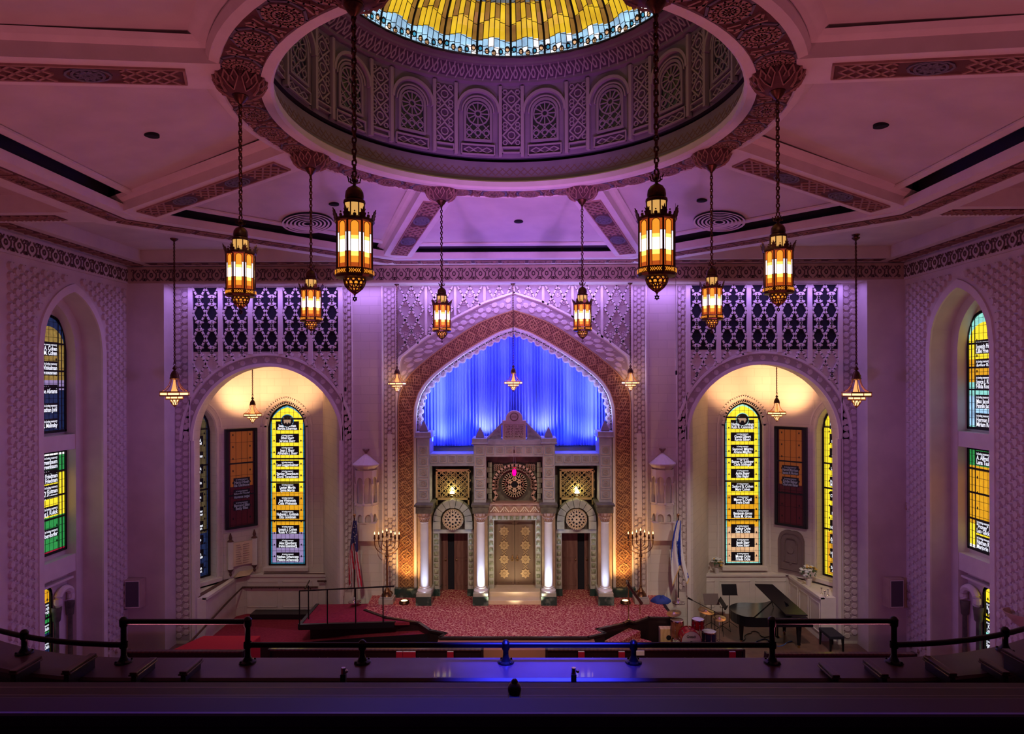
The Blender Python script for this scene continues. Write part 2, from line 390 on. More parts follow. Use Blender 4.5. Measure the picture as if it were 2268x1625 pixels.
for s, nm in ((-1, 'left'), (1, 'right')):
    mf = SD(s)
    w = MB(); opening_wall(w, mf, -1, DF, 0, HC+.6, NC, NHW, lambda u: SPR+pa(u), 0)
    reveal(w, mf, NC, NHW, lambda u: SPR+pa(u), 0, 0, -.54)
    reveal2(w, mf, NC, NHW, HI, lambda u: SPR+pa(u), lambda u: SPR+pb(u), 0, -.54)
    reveal(w, mf, NC, HI, lambda u: SPR+pb(u), 0, -.54, -.85)
    w.poly([mf(NC-HI-.2, 0, -.852), mf(NC+HI+.2, 0, -.852), mf(NC+HI+.2, 12, -.852), mf(NC-HI-.2, 12, -.852)])
    wall = w.build('wall_'+nm, plaster, kind='structure')
    # cross pieces between the three tiers of windows
    c = MB()
    for y0, y1 in ((957, 990), (1222, 1260)):
        z1, z0 = V(y0, 18.4), V(y1, 18.4)
        c.rect(NC-HI, NC+HI, z0, z1, mf, -.85, -.56)
    c.build('crosspiece', plaster_white, wall)
    # raised frame and ornament field
    p = MB()
    A0, A1 = 15.15, 19.72; B1 = CZ+2.95
    keep = lambda u, v: not (abs(u-NC) < NHW+.22 and v < SPR+parch(NHW+.25, RISE+.3)(min(abs(u-NC), NHW+.24))+.12) and not (v > B1-.02)
    octdots(p, A0, A1, .2, B1, .185, .24, mf, .07, keep)
    p.build('octagon_relief', relief, wall)
    p = MB(); reveal_pts = [(NC-NHW, .1)]+[(NC-NHW+2*NHW*i/28, SPR+pa(-NHW+2*NHW*i/28)) for i in range(29)]+[(NC+NHW, .1)]
    q = MB(); n = len(reveal_pts)
    outer = [(NC-NHW-.17, .1)]+[(NC+(NHW+.17)*(-1+2*i/28), SPR+parch(NHW+.17, RISE+.22)((NHW+.17)*(-1+2*i/28))) for i in range(29)]+[(NC+NHW+.17, .1)]
    for i in range(n-1):
        a, b, c2, d = reveal_pts[i], reveal_pts[i+1], outer[i+1], outer[i]
        q.hexa([mf(*t, 0) for t in (a, b, c2, d)], [mf(*t, .05) for t in (a, b, c2, d)])
    q.build('arch_frame', plaster_white, wall)
    # frieze under the ceiling
    t = MB(); t.rect(-1, DF, HC-.52, HC-.02, mf, 0, .07)
    fz = t.build('trim_frieze_'+nm, plaster, kind='structure')
    t = MB(); vine(t, 13.2, DF-.1, HC-.47, HC-.08, .42, lambda u, v, h: mf(u, v, h+.07), .02); t.build('scroll_relief', relief_dark, fz)
    # ceiling band along the wall
    t = MB(); X0 = HW-.75
    t.box(min(s*X0, s*HW), max(s*X0, s*HW), -1, DF, HC+.05, HC+.45)
    bd = t.build('trim_ceiling_'+nm, plaster, kind='structure')
    t = MB(); cm = lambda u, v, h: (s*v, u, HC+.05-h)
    t.mi = 0; t.rect(13, DF, HW-.52, HW-.12, cm, 0, .012)
    t.mi = 1
    for k in range(14):
        u = 13.1+k*.5; rosette(t, u+.2, HW-.32, .16, cm, .03, 8, .022); t.stroke([(u-.03, HW-.5), (u-.03, HW-.14)], .05, cm, 0, .035)
    t.build('brown_strip', [brown_dark, brown_relief], bd)

# ------------------------------------------------------------------ front wall with the wide opening
OPX = 10.70; OPZ = CZ+3.09
w = MB(); mf = FR(DF)
for s in (-1, 1):
    w.poly([mf(s*OPX, 0, 0), mf(s*HW, 0, 0), mf(s*HW, HC+.6, 0), mf(s*OPX, HC+.6, 0)])
    w.poly([(s*OPX, DF, 0), (s*OPX, DB, 0), (s*OPX, DB, OPZ), (s*OPX, DF, OPZ)])
w.poly([mf(-OPX, OPZ, 0), mf(OPX, OPZ, 0), mf(OPX, HC+.6, 0), mf(-OPX, HC+.6, 0)])
w.poly([(-OPX, DF, OPZ), (OPX, DF, OPZ), (OPX, DB, OPZ), (-OPX, DB, OPZ)])
front = w.build('wall_front', plaster, kind='structure')
t = MB(); t.rect(-HW+.07, HW-.07, HC-.50, HC-.02, mf, 0, .07)
fz = t.build('trim_frieze_front', plaster_tan, kind='structure')
t = MB(); vine(t, -HW+.2, HW-.2, HC-.46, HC-.08, .40, FR(DF-.07), .018); t.build('scroll_relief', relief_dark, fz)
t = MB(); t.box(-HW+.75, HW-.75, DF-.55, DF, HC+.05, HC+.4)
bd = t.build('trim_ceiling_front', plaster, kind='structure')
t = MB(); cm = lambda u, v, h: (u, v, HC+.05-h); t.rect(-HW+.8, HW-.8, DF-.42, DF-.08, cm, 0, .012); t.mi = 1
for k in range(42): rosette(t, -10.6+k*.517, DF-.25, .14, cm, .03, 6, .022)
t.build('brown_strip', [brown_dark, brown_relief], bd)

# ------------------------------------------------------------------ back plane: arches, lattice screens
ACX = 7.79; AR = 2.34; AZ = V(974, DB)          # side arches
inner_c = [(222, 924), (220, 898), (212, 871), (198, 848), (180, 829), (151, 806), (114, 781), (74, 757), (35, 736), (0, 725)]
outer_c = [(258, 911), (257, 884), (250, 858), (235, 832), (212, 810), (180, 784), (151, 763), (114, 736), (74, 712), (35, 697), (0, 686)]
outer2_c = [(259, 925), (259, 880), (258, 830), (254, 792), (206, 755), (130, 703), (65, 670), (0, 649)]
IC = [(h*K, V(y, DB)) for h, y in inner_c]; OC = [(h*K, V(y, DB)) for h, y in outer_c]
def lerp_curve(C):
    C = sorted(C)
    def f(x):
        x = abs(x)
        for (a, za), (b, zb) in zip(C, C[1:]):
            if a <= x <= b: return za+(zb-za)*(x-a)/(b-a) if b > a else za
        return C[-1][1]
    return f
icf = lerp_curve(IC)
CHW = 222*K
w = MB(); mf = FR(DB); top = OPZ
xs = sorted(set([-OPX, OPX]+[s*ACX+AR*cos(pi*i/32) for s in (-1, 1) for i in range(33)]+[CHW*i/30 for i in range(-30, 31)]))
def hole(x):
    for s in (-1, 1):
        d = abs(x-s*ACX)
        if d < AR: return AZ+sqrt(max(0, AR*AR-d*d))
    if abs(x) < CHW: return icf(x)
    return None
for a, b in zip(xs, xs[1:]):
    m = (a+b)/2; hm = hole(m)
    if hm is None: w.poly([mf(a, 0, 0), mf(b, 0, 0), mf(b, top, 0), mf(a, top, 0)])
    else:
        ha, hb = hole(a+1e-6 if a < m else a), hole(b-1e-6)
        w.poly([mf(a, ha or AZ, 0), mf(b, hb or AZ, 0), mf(b, top, 0), mf(a, top, 0)])
rv = lambda u, v, h: (u, DB+h, v)
for s in (-1, 1):
    P = [(s*ACX-AR, 0)]+[(s*ACX-AR*cos(pi*i/32), AZ+AR*sin(pi*i/32)) for i in range(33)]+[(s*ACX+AR, 0)]
    for a, b in zip(P, P[1:]): w.poly([rv(*a, 0), rv(*b, 0), rv(*b, .4), rv(*a, .4)])
back = w.build('wall_back', stone_block, kind='structure')
fr = MB(); od = MB(); lt = MB(); bk = MB(); gd = MB()
# hx = distance from the centre line, in photo columns at this depth
def strip(mb, h0, h1, y0, y1, s, t=.04):
    a, b = sorted((s*h0*K, s*h1*K)); mb.rect(a, b, V(y1, DB), V(y0, DB), mf, 0, t)
for s in (-1, 1):
    # octagon pilasters beside the side arches, full height
    for h0, h1 in ((360, 379), (722, 757)):
        yb = 1318 if h0 < 500 else 1425
        strip(fr, h0-2, h0, 632, yb, s, .06); strip(fr, h1, h1+2, 632, yb, s, .06)
        a, b = sorted((s*h0*K, s*h1*K)); gd.rect(a+.02, b-.02, V(yb, DB)+.1, V(636, DB), mf, .001, .004); octdots(od, a+.02, b-.02, V(yb, DB)+.15, V(634, DB), (b-a)/2, .21, mf, .035)
    # strip beside the central arch
    strip(fr, 259, 262, 632, 1300, s, .05); strip(fr, 290, 293, 632, 1318, s, .10)
    a, b = sorted((s*264*K, s*289*K)); gd.rect(a, b, V(1300, DB), V(636, DB), mf, .001, .004); octdots(od, a, b, V(1296, DB), V(634, DB), (b-a)/3, .17, mf, .03)
    strip(fr, 270, 281, 960, 1145, s, .055)
    # arch band
    cx = s*ACX; RO = 195*K
    for r0, r1, hh in ((AR, AR+.10, .06), (RO-.08, RO, .06)):
        n = 40
        for i in range(n):
            a0, a1 = pi*i/n, pi*(i+1)/n
            q = [(cx+r*cos(a), AZ+r*sin(a)) for r, a in ((r0, a0), (r1, a0), (r1, a1), (r0, a1))]
            q = [(u, v) for u, v in q]
            if all(abs(u) < 759*K and abs(u) > 357*K for u, v in q): fr.hexa([mf(u, v, 0) for u, v in q], [mf(u, v, hh) for u, v in q])
    pol = lambda u, v, h: (cx+(AR+.12+v)*cos(u/(AR+.3)), DB-h, AZ+(AR+.12+v)*sin(u/(AR+.3)))
    for i in range(40): gd.rect(pi*(AR+.3)*i/40, pi*(AR+.3)*(i+1)/40, 0, RO-AR-.21, pol, .001, .004)
    octdots(od, .02, pi*(AR+.3)-.02, 0, RO-AR-.22, .20, .2, pol, .03)
    for i in (-1, 1): fr.rect(cx+i*AR-.05, cx+i*AR+.05, 0, AZ, mf, 0, .06)
    # lattice screen over the arch
    g0, g1 = 384, 718; zt = V(634, DB); zb = V(776, DB); fl = AZ
    keep = lambda u, v: math.hypot(u-cx, v-AZ) > RO+.02
    n = 5; pw = (g1-g0)*K/n
    u00 = min(s*g0, s*g1)*K
    for k in range(n+1): 
        uu = u00+k*pw; zz = max(AZ, AZ+sqrt(max(0, RO*RO-(uu-cx)**2)))
        fr.rect(uu-.07, uu+.07, zz, zt, mf, 0, .075)
    for k in range(n):
        a, b = u00+k*pw+.07, u00+(k+1)*pw-.07; cw = (b-a)/4
        cu = (b-a)/2; cv = .80; L = math.hypot(cu, cv)
        lattice(lt, a, b, AZ, zt, cu, cv, .055, mf, 0, .06, a, zt, keep)
        bk.rect(a, b, zb, zt, mf, .002, .006)
        # cusps along the edges of every lozenge
        for sg in (1, -1):
            for kk in range(-8, 9):
                for q in range(0, 12):
                    if q % 6 == 0: continue
                    t = q/12*(b-a); x = a+t; z = zt+kk*cv+sg*cv/cu*t
                    for nn in (-1, 1):
                        nx, nz = -sg*cv/L*nn*.045, cu/L*nn*.045
                        if q % 6 in (2, 4) and a+.02 < x+nx < b-.02 and AZ < z+nz < zt-.03 and keep(x+nx, z+nz):
                            lt.disc(x+nx, z+nz, .030, mf, 0, .04, 5)
fr.build('moulding', plaster_white, back); od.build('octagon_relief', relief, back); lt.build('lozenge_lattice', plaster_white, back)
bk.build('dark_opening', void, back); gd.build('relief_shade', M('relief_shade', (.42, .35, .34), .8), back)  # darker ground paints in the shadows between the raised octagons
# relief field above the central arch
fd = MB(); f2 = lerp_curve([(h*K, V(y, DB)) for h, y in outer2_c])
keepc = lambda u, v: v > f2(u)+.06
zt = V(634, DB)
for k in range(8):
    a, b = (-259+k*64.75)*K+.08, (-259+(k+1)*64.75)*K-.08
    lattice(fd, a, b, V(800, DB), zt, (b-a)/2, .70, .05, mf, 0, .07, a, zt, keepc)
    for i in range(5):
        for j in range(8):
            x, z = a+(b-a)*(i)/4, zt-.25*j
            if (i+j) % 2 and keepc(x, z) and z < zt-.1 and a < x < b: fd.ring(x, z, .085, .022, mf, 0, .022, 6); fd.disc(x, z, .035, mf, 0, .02, 6)
    if k: fd.rect(a-.12, a-.04, f2(a)+.02, zt, mf, 0, .07)
gf = MB()
for i in range(160):
    a, b = (-259+518*i/160)*K, (-259+518*(i+1)/160)*K
    gf.rect(a, b, f2((a+b)/2)+.03, zt, mf, .001, .004)
gf.build('relief_shade', bpy.data.materials['relief_shade'], back)  # shading of the lozenge field put into its ground colour
fd.build('lozenge_relief', relief, back)
# bands of the central arch
def arc_pts(C, n):
    P = [(x, z) for x, z in sorted(C)]; L = [0]
    for a, b in zip(P, P[1:]): L.append(L[-1]+math.hypot(b[0]-a[0], b[1]-a[1]))
    out = []
    for i in range(n+1):
        t = L[-1]*i/n
        for k in range(len(P)-1):
            if t <= L[k+1]+1e-9:
                f = (t-L[k])/max(1e-9, L[k+1]-L[k]); out.append((P[k][0]+f*(P[k+1][0]-P[k][0]), P[k][1]+f*(P[k+1][1]-P[k][1]))); break
    return out
zbase = V(1302, DB)
def poly_pts(P, n):
    L = [0]
    for a, b in zip(P, P[1:]): L.append(L[-1]+math.hypot(b[0]-a[0], b[1]-a[1]))
    out = []
    for i in range(n+1):
        t = L[-1]*i/n
        for k in range(len(P)-1):
            if t <= L[k+1]+1e-9:
                f = (t-L[k])/max(1e-9, L[k+1]-L[k]); out.append((P[k][0]+f*(P[k+1][0]-P[k][0]), P[k][1]+f*(P[k+1][1]-P[k][1]))); break
    return out
def full(C, n=64):
    P = sorted(C); P.append((P[-1][0], zbase)); return poly_pts(P, n)
FI, FO = full(IC), full(OC)
def bandmap(A, B, side, y):
    """u runs 0..1 along from the apex to the foot, v 0..1 from the inner to the outer edge"""
    n = len(A)-1
    def f(u, v, h):
        t = min(max(u, 0), .99999)*n; i = int(t); q = t-i
        ax = A[i][0]*(1-q)+A[i+1][0]*q; az = A[i][1]*(1-q)+A[i+1][1]*q
        bx = B[i][0]*(1-q)+B[i+1][0]*q; bz = B[i][1]*(1-q)+B[i+1][1]*q
        return (side*(ax+(bx-ax)*v), y-h, az+(bz-az)*v)
    return f
ab = MB(); gl = MB()
for s in (-1, 1):
    bm = bandmap(FI, FO, s, DB-.06)
    n = 64
    for i in range(n): ab.rect(i/n, (i+1)/n, 0, 1, bm, -.06, 0)
    # uniform coordinates in metres: arc about 11.2 m long, .52 wide
    LU, LV = 10.3, .52
    mm = lambda u, v, h: bm(u/LU, v/LV, h)
    lattice(gl, .02, LU-.02, .03, LV-.03, .105, .105, .008, mm, 0, .012)
    lattice(gl, .02, LU-.02, .03, LV-.03, .21, .21, .011, mm, 0, .016)
    for v in (.02, LV-.02): gl.stroke([(LU*i/80, v) for i in range(81)], .02, mm, 0, .018)
    nk = 24
    for k in range(nk):
        c = LU*(k+.5)/nk
        for dx, dz in ((-.06, .06), (.06, .06), (-.06, -.06), (.06, -.06)): gl.ring(c+dx, LV/2+dz, .058, .015, mm, 0, .03, 10)
        gl.stroke([(c-.17, LV/2), (c, LV/2+.17), (c+.17, LV/2), (c, LV/2-.17)], .02, mm, 0, .024, True)
arch = ab.build('trim_arch', arch_brown, kind='structure')
gl.build('interlace_relief', gold_lace, arch)
# white octagon band outside the brown one, plain white fillet inside
O2 = [(h*K, V(y, DB)) for h, y in outer2_c]
od = MB(); fl = MB(); g2 = MB()
A2, B2 = arc_pts(OC, 44), arc_pts([(x, z) for x, z in O2], 44)
for s in (-1, 1):
    bm = bandmap(A2, B2, s, DB); mm = lambda u, v, h: bm(u/4.6, v/.42, h)
    for i in range(44): g2.rect(i/44, (i+1)/44, .06, .90, bm, .001, .005)
    octdots(od, .05, 4.0, .04, .36, .17, .17, mm, .03)
    for i in range(44):
        fl.rect(i/44, (i+1)/44, .96, 1.08, bm, 0, .07)
    IN = [(x*.975, z-.05) for x, z in FI]
    bi = bandmap(IN, FI, s, DB-.06)
    for i in range(64): fl.rect(i/64, (i+1)/64, 0, 1, bi, -.06, .05)
g2.build('relief_shade', bpy.data.materials['relief_shade'], arch); od.build('octagon_relief', relief, arch); fl.build('fillet', plaster_white, arch)  # same painted shadow tone under the arch band octagons
# recess of the curtain: soffit, scalloped edge, sill
rc = MB()
for s in (-1, 1):
    for a, b in zip(IN, IN[1:]): rc.poly([(s*a[0], DB, a[1]), (s*b[0], DB, b[1]), (s*b[0], DB+1.2, b[1]), (s*a[0], DB+1.2, a[1])])
rc.poly([(-3.4, DB+1.2, 0), (3.4, DB+1.2, 0), (3.4, DB+1.2, CZ+2.2), (-3.4, DB+1.2, CZ+2.2)])
rec = rc.build('wall_recess', plaster_white, kind='structure')
sc = MB()
for s in (-1, 1):
    T_ = [p for p in FI if p[1] > V(962, DB)]; nT = len(T_)-1
    A = []
    for i, (x, z) in enumerate(T_):
        a, b = T_[max(0, i-1)], T_[min(nT, i+1)]; dx, dz = b[0]-a[0], b[1]-a[1]; L = math.hypot(dx, dz)
        A.append((max(0, x+dz/L*.34) if i else 0, z-abs(dx)/L*.34))
    bm = bandmap(A, T_, s, DB+.15); Ltot = sum(math.hypot(b[0]-a[0], b[1]-a[1]) for a, b in zip(T_, T_[1:]))
    mm = lambda u, v, h: bm(u/Ltot, v/.34, h)
    for i in range(nT): sc.rect(i/nT, (i+1)/nT, .62, 1.05, bm, 0, .1)
    n = round(Ltot/.26); p = Ltot/n
    for k in range(n):
        c = (k+.5)*p
        sc.prism([(c+.118*cos(a), .19-.125*sin(a)) for a in [-.55+(pi+1.1)*j/11 for j in range(12)]], mm, 0, .1)
        sc.ring(c, .18, .07, .022, mm, .1, .13, 8); sc.prism([(k*p-.05, .22), (k*p+.05, .22), (k*p+.02, .13), (k*p-.02, .13)], mm, 0, .08)
sc.build('scalloped_edge', plaster_white, rec)
# ------------------------------------------------------------------ ceiling: octagon, spokes, ring, dome
T8 = .41421356
def octv(a, k):                                       # corner k of the octagon with apothem a
    t = radians(22.5+45*k); r = a/cos(radians(22.5)); return (r*sin(t), CY+r*cos(t))
AI, AO = 8.13, 9.25
HP = CZ+3.97; HB = CZ+3.62; HBT = CZ+3.80
RI, RO_ = 3.64, 4.32; HR = CZ+4.30
# upper closing deck over everything, outside the octagon
cl = MB()
Hd = CZ+4.02
for k in range(8):
    a, b = octv(AO-.1, k), octv(AO-.1, k+1)
    r = 3.0
    cl.poly([(a[0], a[1], Hd), (b[0], b[1], Hd), (b[0]*r, CY+(b[1]-CY)*r, Hd), (a[0]*r, CY+(a[1]-CY)*r, Hd)])
cl.build('ceiling', plaster, kind='structure')
# eight sloping panels
pn = MB(); mo = MB()
HP2 = CZ+4.62; RP = 4.42
def ringpt(t, r, z): return (r*sin(t), CY+r*cos(t), z)
for k in range(8):
    t0 = radians(22.5+45*k); a, b = octv(AI-.12, k), octv(AI-.12, k+1); n = 12
    for i in range(n):
        f0, f1 = i/n, (i+1)/n
        o0 = (a[0]+(b[0]-a[0])*f0, a[1]+(b[1]-a[1])*f0, HP); o1 = (a[0]+(b[0]-a[0])*f1, a[1]+(b[1]-a[1])*f1, HP)
        i0 = ringpt(t0+radians(45)*f0, RP, HP2); i1 = ringpt(t0+radians(45)*f1, RP, HP2)
        pn.poly([o0, o1, i1, i0])
    # moulding along the edge of the panel and the dark slot behind it
    m = lambda u, v, h: (a[0]+(b[0]-a[0])*u+0*v, a[1]+(b[1]-a[1])*u, HP-h)
    for (ap, zz, ap2, zz2, mi) in ((AI-.35, HP+.03, AI-.35, HP-.01, 0), (AI-.35, HP-.01, AI-.22, HP-.04, 0), (AI-.22, HP-.04, AI-.12, HP-.0, 0), (AI-.12, HP, AI-.12, HP+.3, 0)):
        p, q, r2, s2 = octv(ap, k), octv(ap, k+1), octv(ap2, k+1), octv(ap2, k)
        mo.poly([(*p, zz), (*q, zz), (*r2, zz2), (*s2, zz2)])
ceil = bpy.data.objects['ceiling']
pn.build('sloping_panel', plaster, ceil); mo.build('edge_moulding', plaster_white, ceil)
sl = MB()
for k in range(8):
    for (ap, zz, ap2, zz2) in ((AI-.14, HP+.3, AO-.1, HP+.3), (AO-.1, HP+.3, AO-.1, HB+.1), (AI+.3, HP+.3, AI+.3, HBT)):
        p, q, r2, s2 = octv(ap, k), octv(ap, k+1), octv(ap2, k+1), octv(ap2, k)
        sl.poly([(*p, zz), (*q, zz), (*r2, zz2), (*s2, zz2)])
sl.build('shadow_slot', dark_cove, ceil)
# octagon beam, one trim per side, with a carved brown strip in the soffit
for k in range(8):
    mb = MB(); st = MB()
    A, B = octv(AI, k), octv(AI, k+1); C_, D = octv(AO, k+1), octv(AO, k)
    mb.hexa([(*A, HB), (*B, HB), (*C_, HB), (*D, HB)], [(*A, HBT), (*B, HBT), (*octv(AO, k+1), HBT+.3), (*octv(AO, k), HBT+.3)])
    o = mb.build('trim_%d' % (k+1), plaster_white, kind='structure')
    t = radians(45*(k+1)); tx, ty = cos(t), -sin(t); nx, ny = sin(t), cos(t)
    sm = lambda u, v, h: (u*tx+v*nx, CY+u*ty+v*ny, HB-h)
    L = 8.62*T8
    st.mi = 0; st.rect(-L, L, 8.40, 8.84, sm, 0, .012); st.mi = 1
    npan = 9; pw = 2*L/npan
    for i in range(npan):
        c = -L+(i+.5)*pw
        st.stroke([(c-pw*.42, 8.45), (c+pw*.42, 8.45), (c+pw*.42, 8.79), (c-pw*.42, 8.79)], .025, sm, 0, .03, True)
        rosette(st, c, 8.62, .14, sm, .03, 8, .024)
        for sg in (-1, 1):
            st.ring(c+sg*.24, 8.55, .055, .02, sm, 0, .03, 6); st.ring(c+sg*.24, 8.69, .055, .02, sm, 0, .03, 6)
    st.build('brown_strip', [brown_dark, brown_relief], o)
# spokes from the ring to the corners
for k in range(8):
    t = radians(22.5+45*k); sx, sy = sin(t), cos(t); px_, py_ = cos(t), -sin(t)
    r0, r1 = 4.30, AI/cos(radians(22.5))+.1; z0, z1 = CZ+4.27, HB
    def sp(u, v, h): f = (u-r0)/(r1-r0); return (u*sx+v*px_, CY+u*sy+v*py_, z0+(z1-z0)*f-h)
    mb = MB(); mb.hexa([sp(r0, -.40, 0), sp(r1, -.40, 0), sp(r1, .40, 0), sp(r0, .40, 0)], [sp(r0, -.40, -.55), sp(r1, -.40, -.55), sp(r1, .40, -.55), sp(r0, .40, -.55)])
    for sg in (-1, 1):
        mb.hexa([sp(r0, sg*.40, -.20), sp(r1, sg*.40, -.20), sp(r1, sg*.50, -.24), sp(r0, sg*.50, -.24)], [sp(r0, sg*.40, -.3), sp(r1, sg*.40, -.3), sp(r1, sg*.56, -.3), sp(r0, sg*.56, -.3)])
    o = mb.build('trim_%d' % (k+11), plaster_white, kind='structure')
    st = MB(); st.rect(r0+.45, r1-.45, -.23, .23, sp, 0, .010); st.mi = 1
    st.stroke([(r0+.45, -.22), (r1-.45, -.22), (r1-.45, .22), (r0+.45, .22)], .03, sp, 0, .03, True)
    ua, ub = r0+.5, r1-.5; seg = (ub-ua)/5
    for i in range(5):
        a, b = ua+i*seg, ua+(i+1)*seg
        if i in (1, 3):
            st.mi = 2; rosette(st, (a+b)/2, 0, .19, sp, .035, 10, .026); st.ring((a+b)/2, 0, .19, .03, sp, 0, .03, 14, 1.35); st.mi = 1
        else: lattice(st, a+.03, b-.03, -.20, .20, .2, .2, .035, sp, 0, .03)
    st.build('lattice_strip', [brown_dark, brown_relief, slate_relief], o)
# cross beams from the octagon to the side walls
for s in (-1, 1):
    for n_, (yy) in enumerate((CY+AO*T8-.45, CY-AO*T8+.45)):
        mb = MB(); xa, xb = sorted((s*(AO-.3), s*HW)); mb.box(xa, xb, yy-.42, yy+.42, HB+.02, HB+.5)
        o = mb.build('trim_%d' % (21+n_+(2 if s > 0 else 0)), plaster_white, kind='structure')
        st = MB(); cm = lambda u, v, h: (u, v, HB+.02-h)
        st.rect(xa+.3, xb-.8, yy-.2, yy+.2, cm, 0, .01); st.mi = 1; lattice(st, xa+.34, xb-.84, yy-.18, yy+.18, .2, .2, .035, cm, 0, .03)
        st.build('lattice_strip', [brown_dark, brown_relief], o)
# the ring
rg = MB()
rg.lathe([(RP+.32, HP2-CZ-.02), (RP+.2, HP2-CZ-.14), (RP+.06, HP2-CZ-.16), (4.50, 4.40), (4.46, 4.30), (4.34, 4.27), (4.32, 4.30)], (0, CY, CZ), 96)
rg.lathe([(3.80, 4.30), (3.80, 4.27), (3.66, 4.27), (3.62, 4.31), (3.62, 4.42), (3.67, 4.46)], (0, CY, CZ), 96)
ring = rg.build('trim_ring', plaster_white, kind='structure', smooth=True)
rs = MB(); rs.lathe([(4.34, 4.30), (3.78, 4.30)], (0, CY, CZ), 96); rs.mi = 1
RM = 4.06
rm = lambda u, v, h: ((RM+v)*sin(u/RM), CY+(RM+v)*cos(u/RM), HR-h)
circ = 2*pi*RM; nros = 32
for k in range(nros):
    c = (k+.5)*circ/nros
    rs.mi = 1; rosette(rs, c, 0, .235, rm, .04, 12, .028)
    for a in [2*pi*j/10 for j in range(10)]: rs.ring(c+.19*cos(a), .19*sin(a), .035, .018, rm, 0, .035, 5)
    rs.mi = 2; rs.stroke([(c+.29*cos(pi/8+pi*j/4), .27*sin(pi/8+pi*j/4)) for j in range(8)], .035, rm, 0, .02, True)
    rs.mi = 1
    for sg in (-1, 1):
        d = c+circ/nros/2
        rs.stroke([(d, 0), (d+sg*.05, sg*.1), (d-.02, .17*sg), (d+.05, .22*sg)], .035, rm, 0, .035)
        rs.stroke([(d-.05, .06*sg), (d-.09, .2*sg)], .03, rm, 0, .035); rs.stroke([(d+.05, .06*sg), (d+.09, .2*sg)], .03, rm, 0, .035)
rs.build('rosette_band', [brown_dark, brown_relief, slate_relief], ring)
# carved bosses the lanterns hang from
for k in range(8):
    t = radians(22.5+45*k); c = (RM*sin(t), CY+RM*cos(t), CZ)
    b = MB(); b.lathe([(.33, 4.31), (.35, 4.28), (.34, 4.22), (.29, 4.14), (.20, 4.08), (.10, 4.05), (.001, 4.04)], c, 28); b.mi = 1
    bmf = lambda u, v, h: (c[0]+(.14+.205*v**.7+h)*sin(u), c[1]+(.14+.205*v**.7+h)*cos(u), CZ+4.055+.17*v*v+.03*v-h*.6)
    for j in range(8):
        u = 2*pi*j/8
        for sg in (-1, 1): b.stroke([(u, .1), (u+sg*.2, .45), (u+sg*.32, .8), (u+sg*.18, 1.02), (u+sg*.04, .8), (u+sg*.12, .62)], .05, bmf, 0, .025)
    b.build('boss', [brown_dark, brown_relief], ring, smooth=False)
# cove and drum of the dome
dm = MB()
dm.lathe([(3.66, 4.44), (3.74, 4.50), (3.80, 4.72), (3.84, 4.92)], (0, CY, CZ), 96)
dm.mi = 1; dm.lathe([(3.84, 4.92), (3.98, 4.94), (3.98, 5.00), (3.82, 5.02)], (0, CY, CZ), 96)
dm.mi = 0; dm.lathe([(3.82, 5.00), (3.80, 6.60)], (0, CY, CZ), 96)
dm.lathe([(3.80, 6.60), (3.70, 6.62), (3.70, 6.68), (3.44, 6.86), (3.36, 6.86), (3.34, 6.90), (3.22, 6.92), (3.22, 6.98)], (0, CY, CZ), 96)
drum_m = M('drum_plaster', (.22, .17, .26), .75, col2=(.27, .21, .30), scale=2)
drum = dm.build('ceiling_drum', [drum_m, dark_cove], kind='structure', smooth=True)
dp = MB()
cmp_ = lambda u, v, h: ((3.75+.13*v/.48-h)*sin(u/3.8), CY+(3.75+.13*v/.48-h)*cos(u/3.8), CZ+4.48+v)
lattice(dp, -3.8*2.2, 3.8*2.2, .12, .34, .16, .16, .02, cmp_, 0, .02)
for v in (.09, .37): dp.stroke([(3.8*(-2.2+4.4*i/80), v) for i in range(81)], .02, cmp_, 0, .02)
dp.build('lattice_relief', M('drum_brown', (.22, .13, .13), .8), drum)
dr = MB(); dk = MB(); DRR = 3.80
dmf = lambda u, v, h: ((DRR-h)*sin(u/DRR), CY+(DRR-h)*cos(u/DRR), CZ+5.0+v)
fm = lambda u, v, h: ((3.70-.26*v/.18-h*.5)*sin(u/DRR), CY+(3.70-.26*v/.18-h*.5)*cos(u/DRR), CZ+6.68+v-h)
drum_light = M('drum_light', (.38, .31, .40), .7); drum_fig = M('drum_figure', (.30, .24, .34), .7); drum_back = M('drum_ground', (.09, .05, .11), .8)
pitch = 2*pi*DRR/16
vb = MB(); 
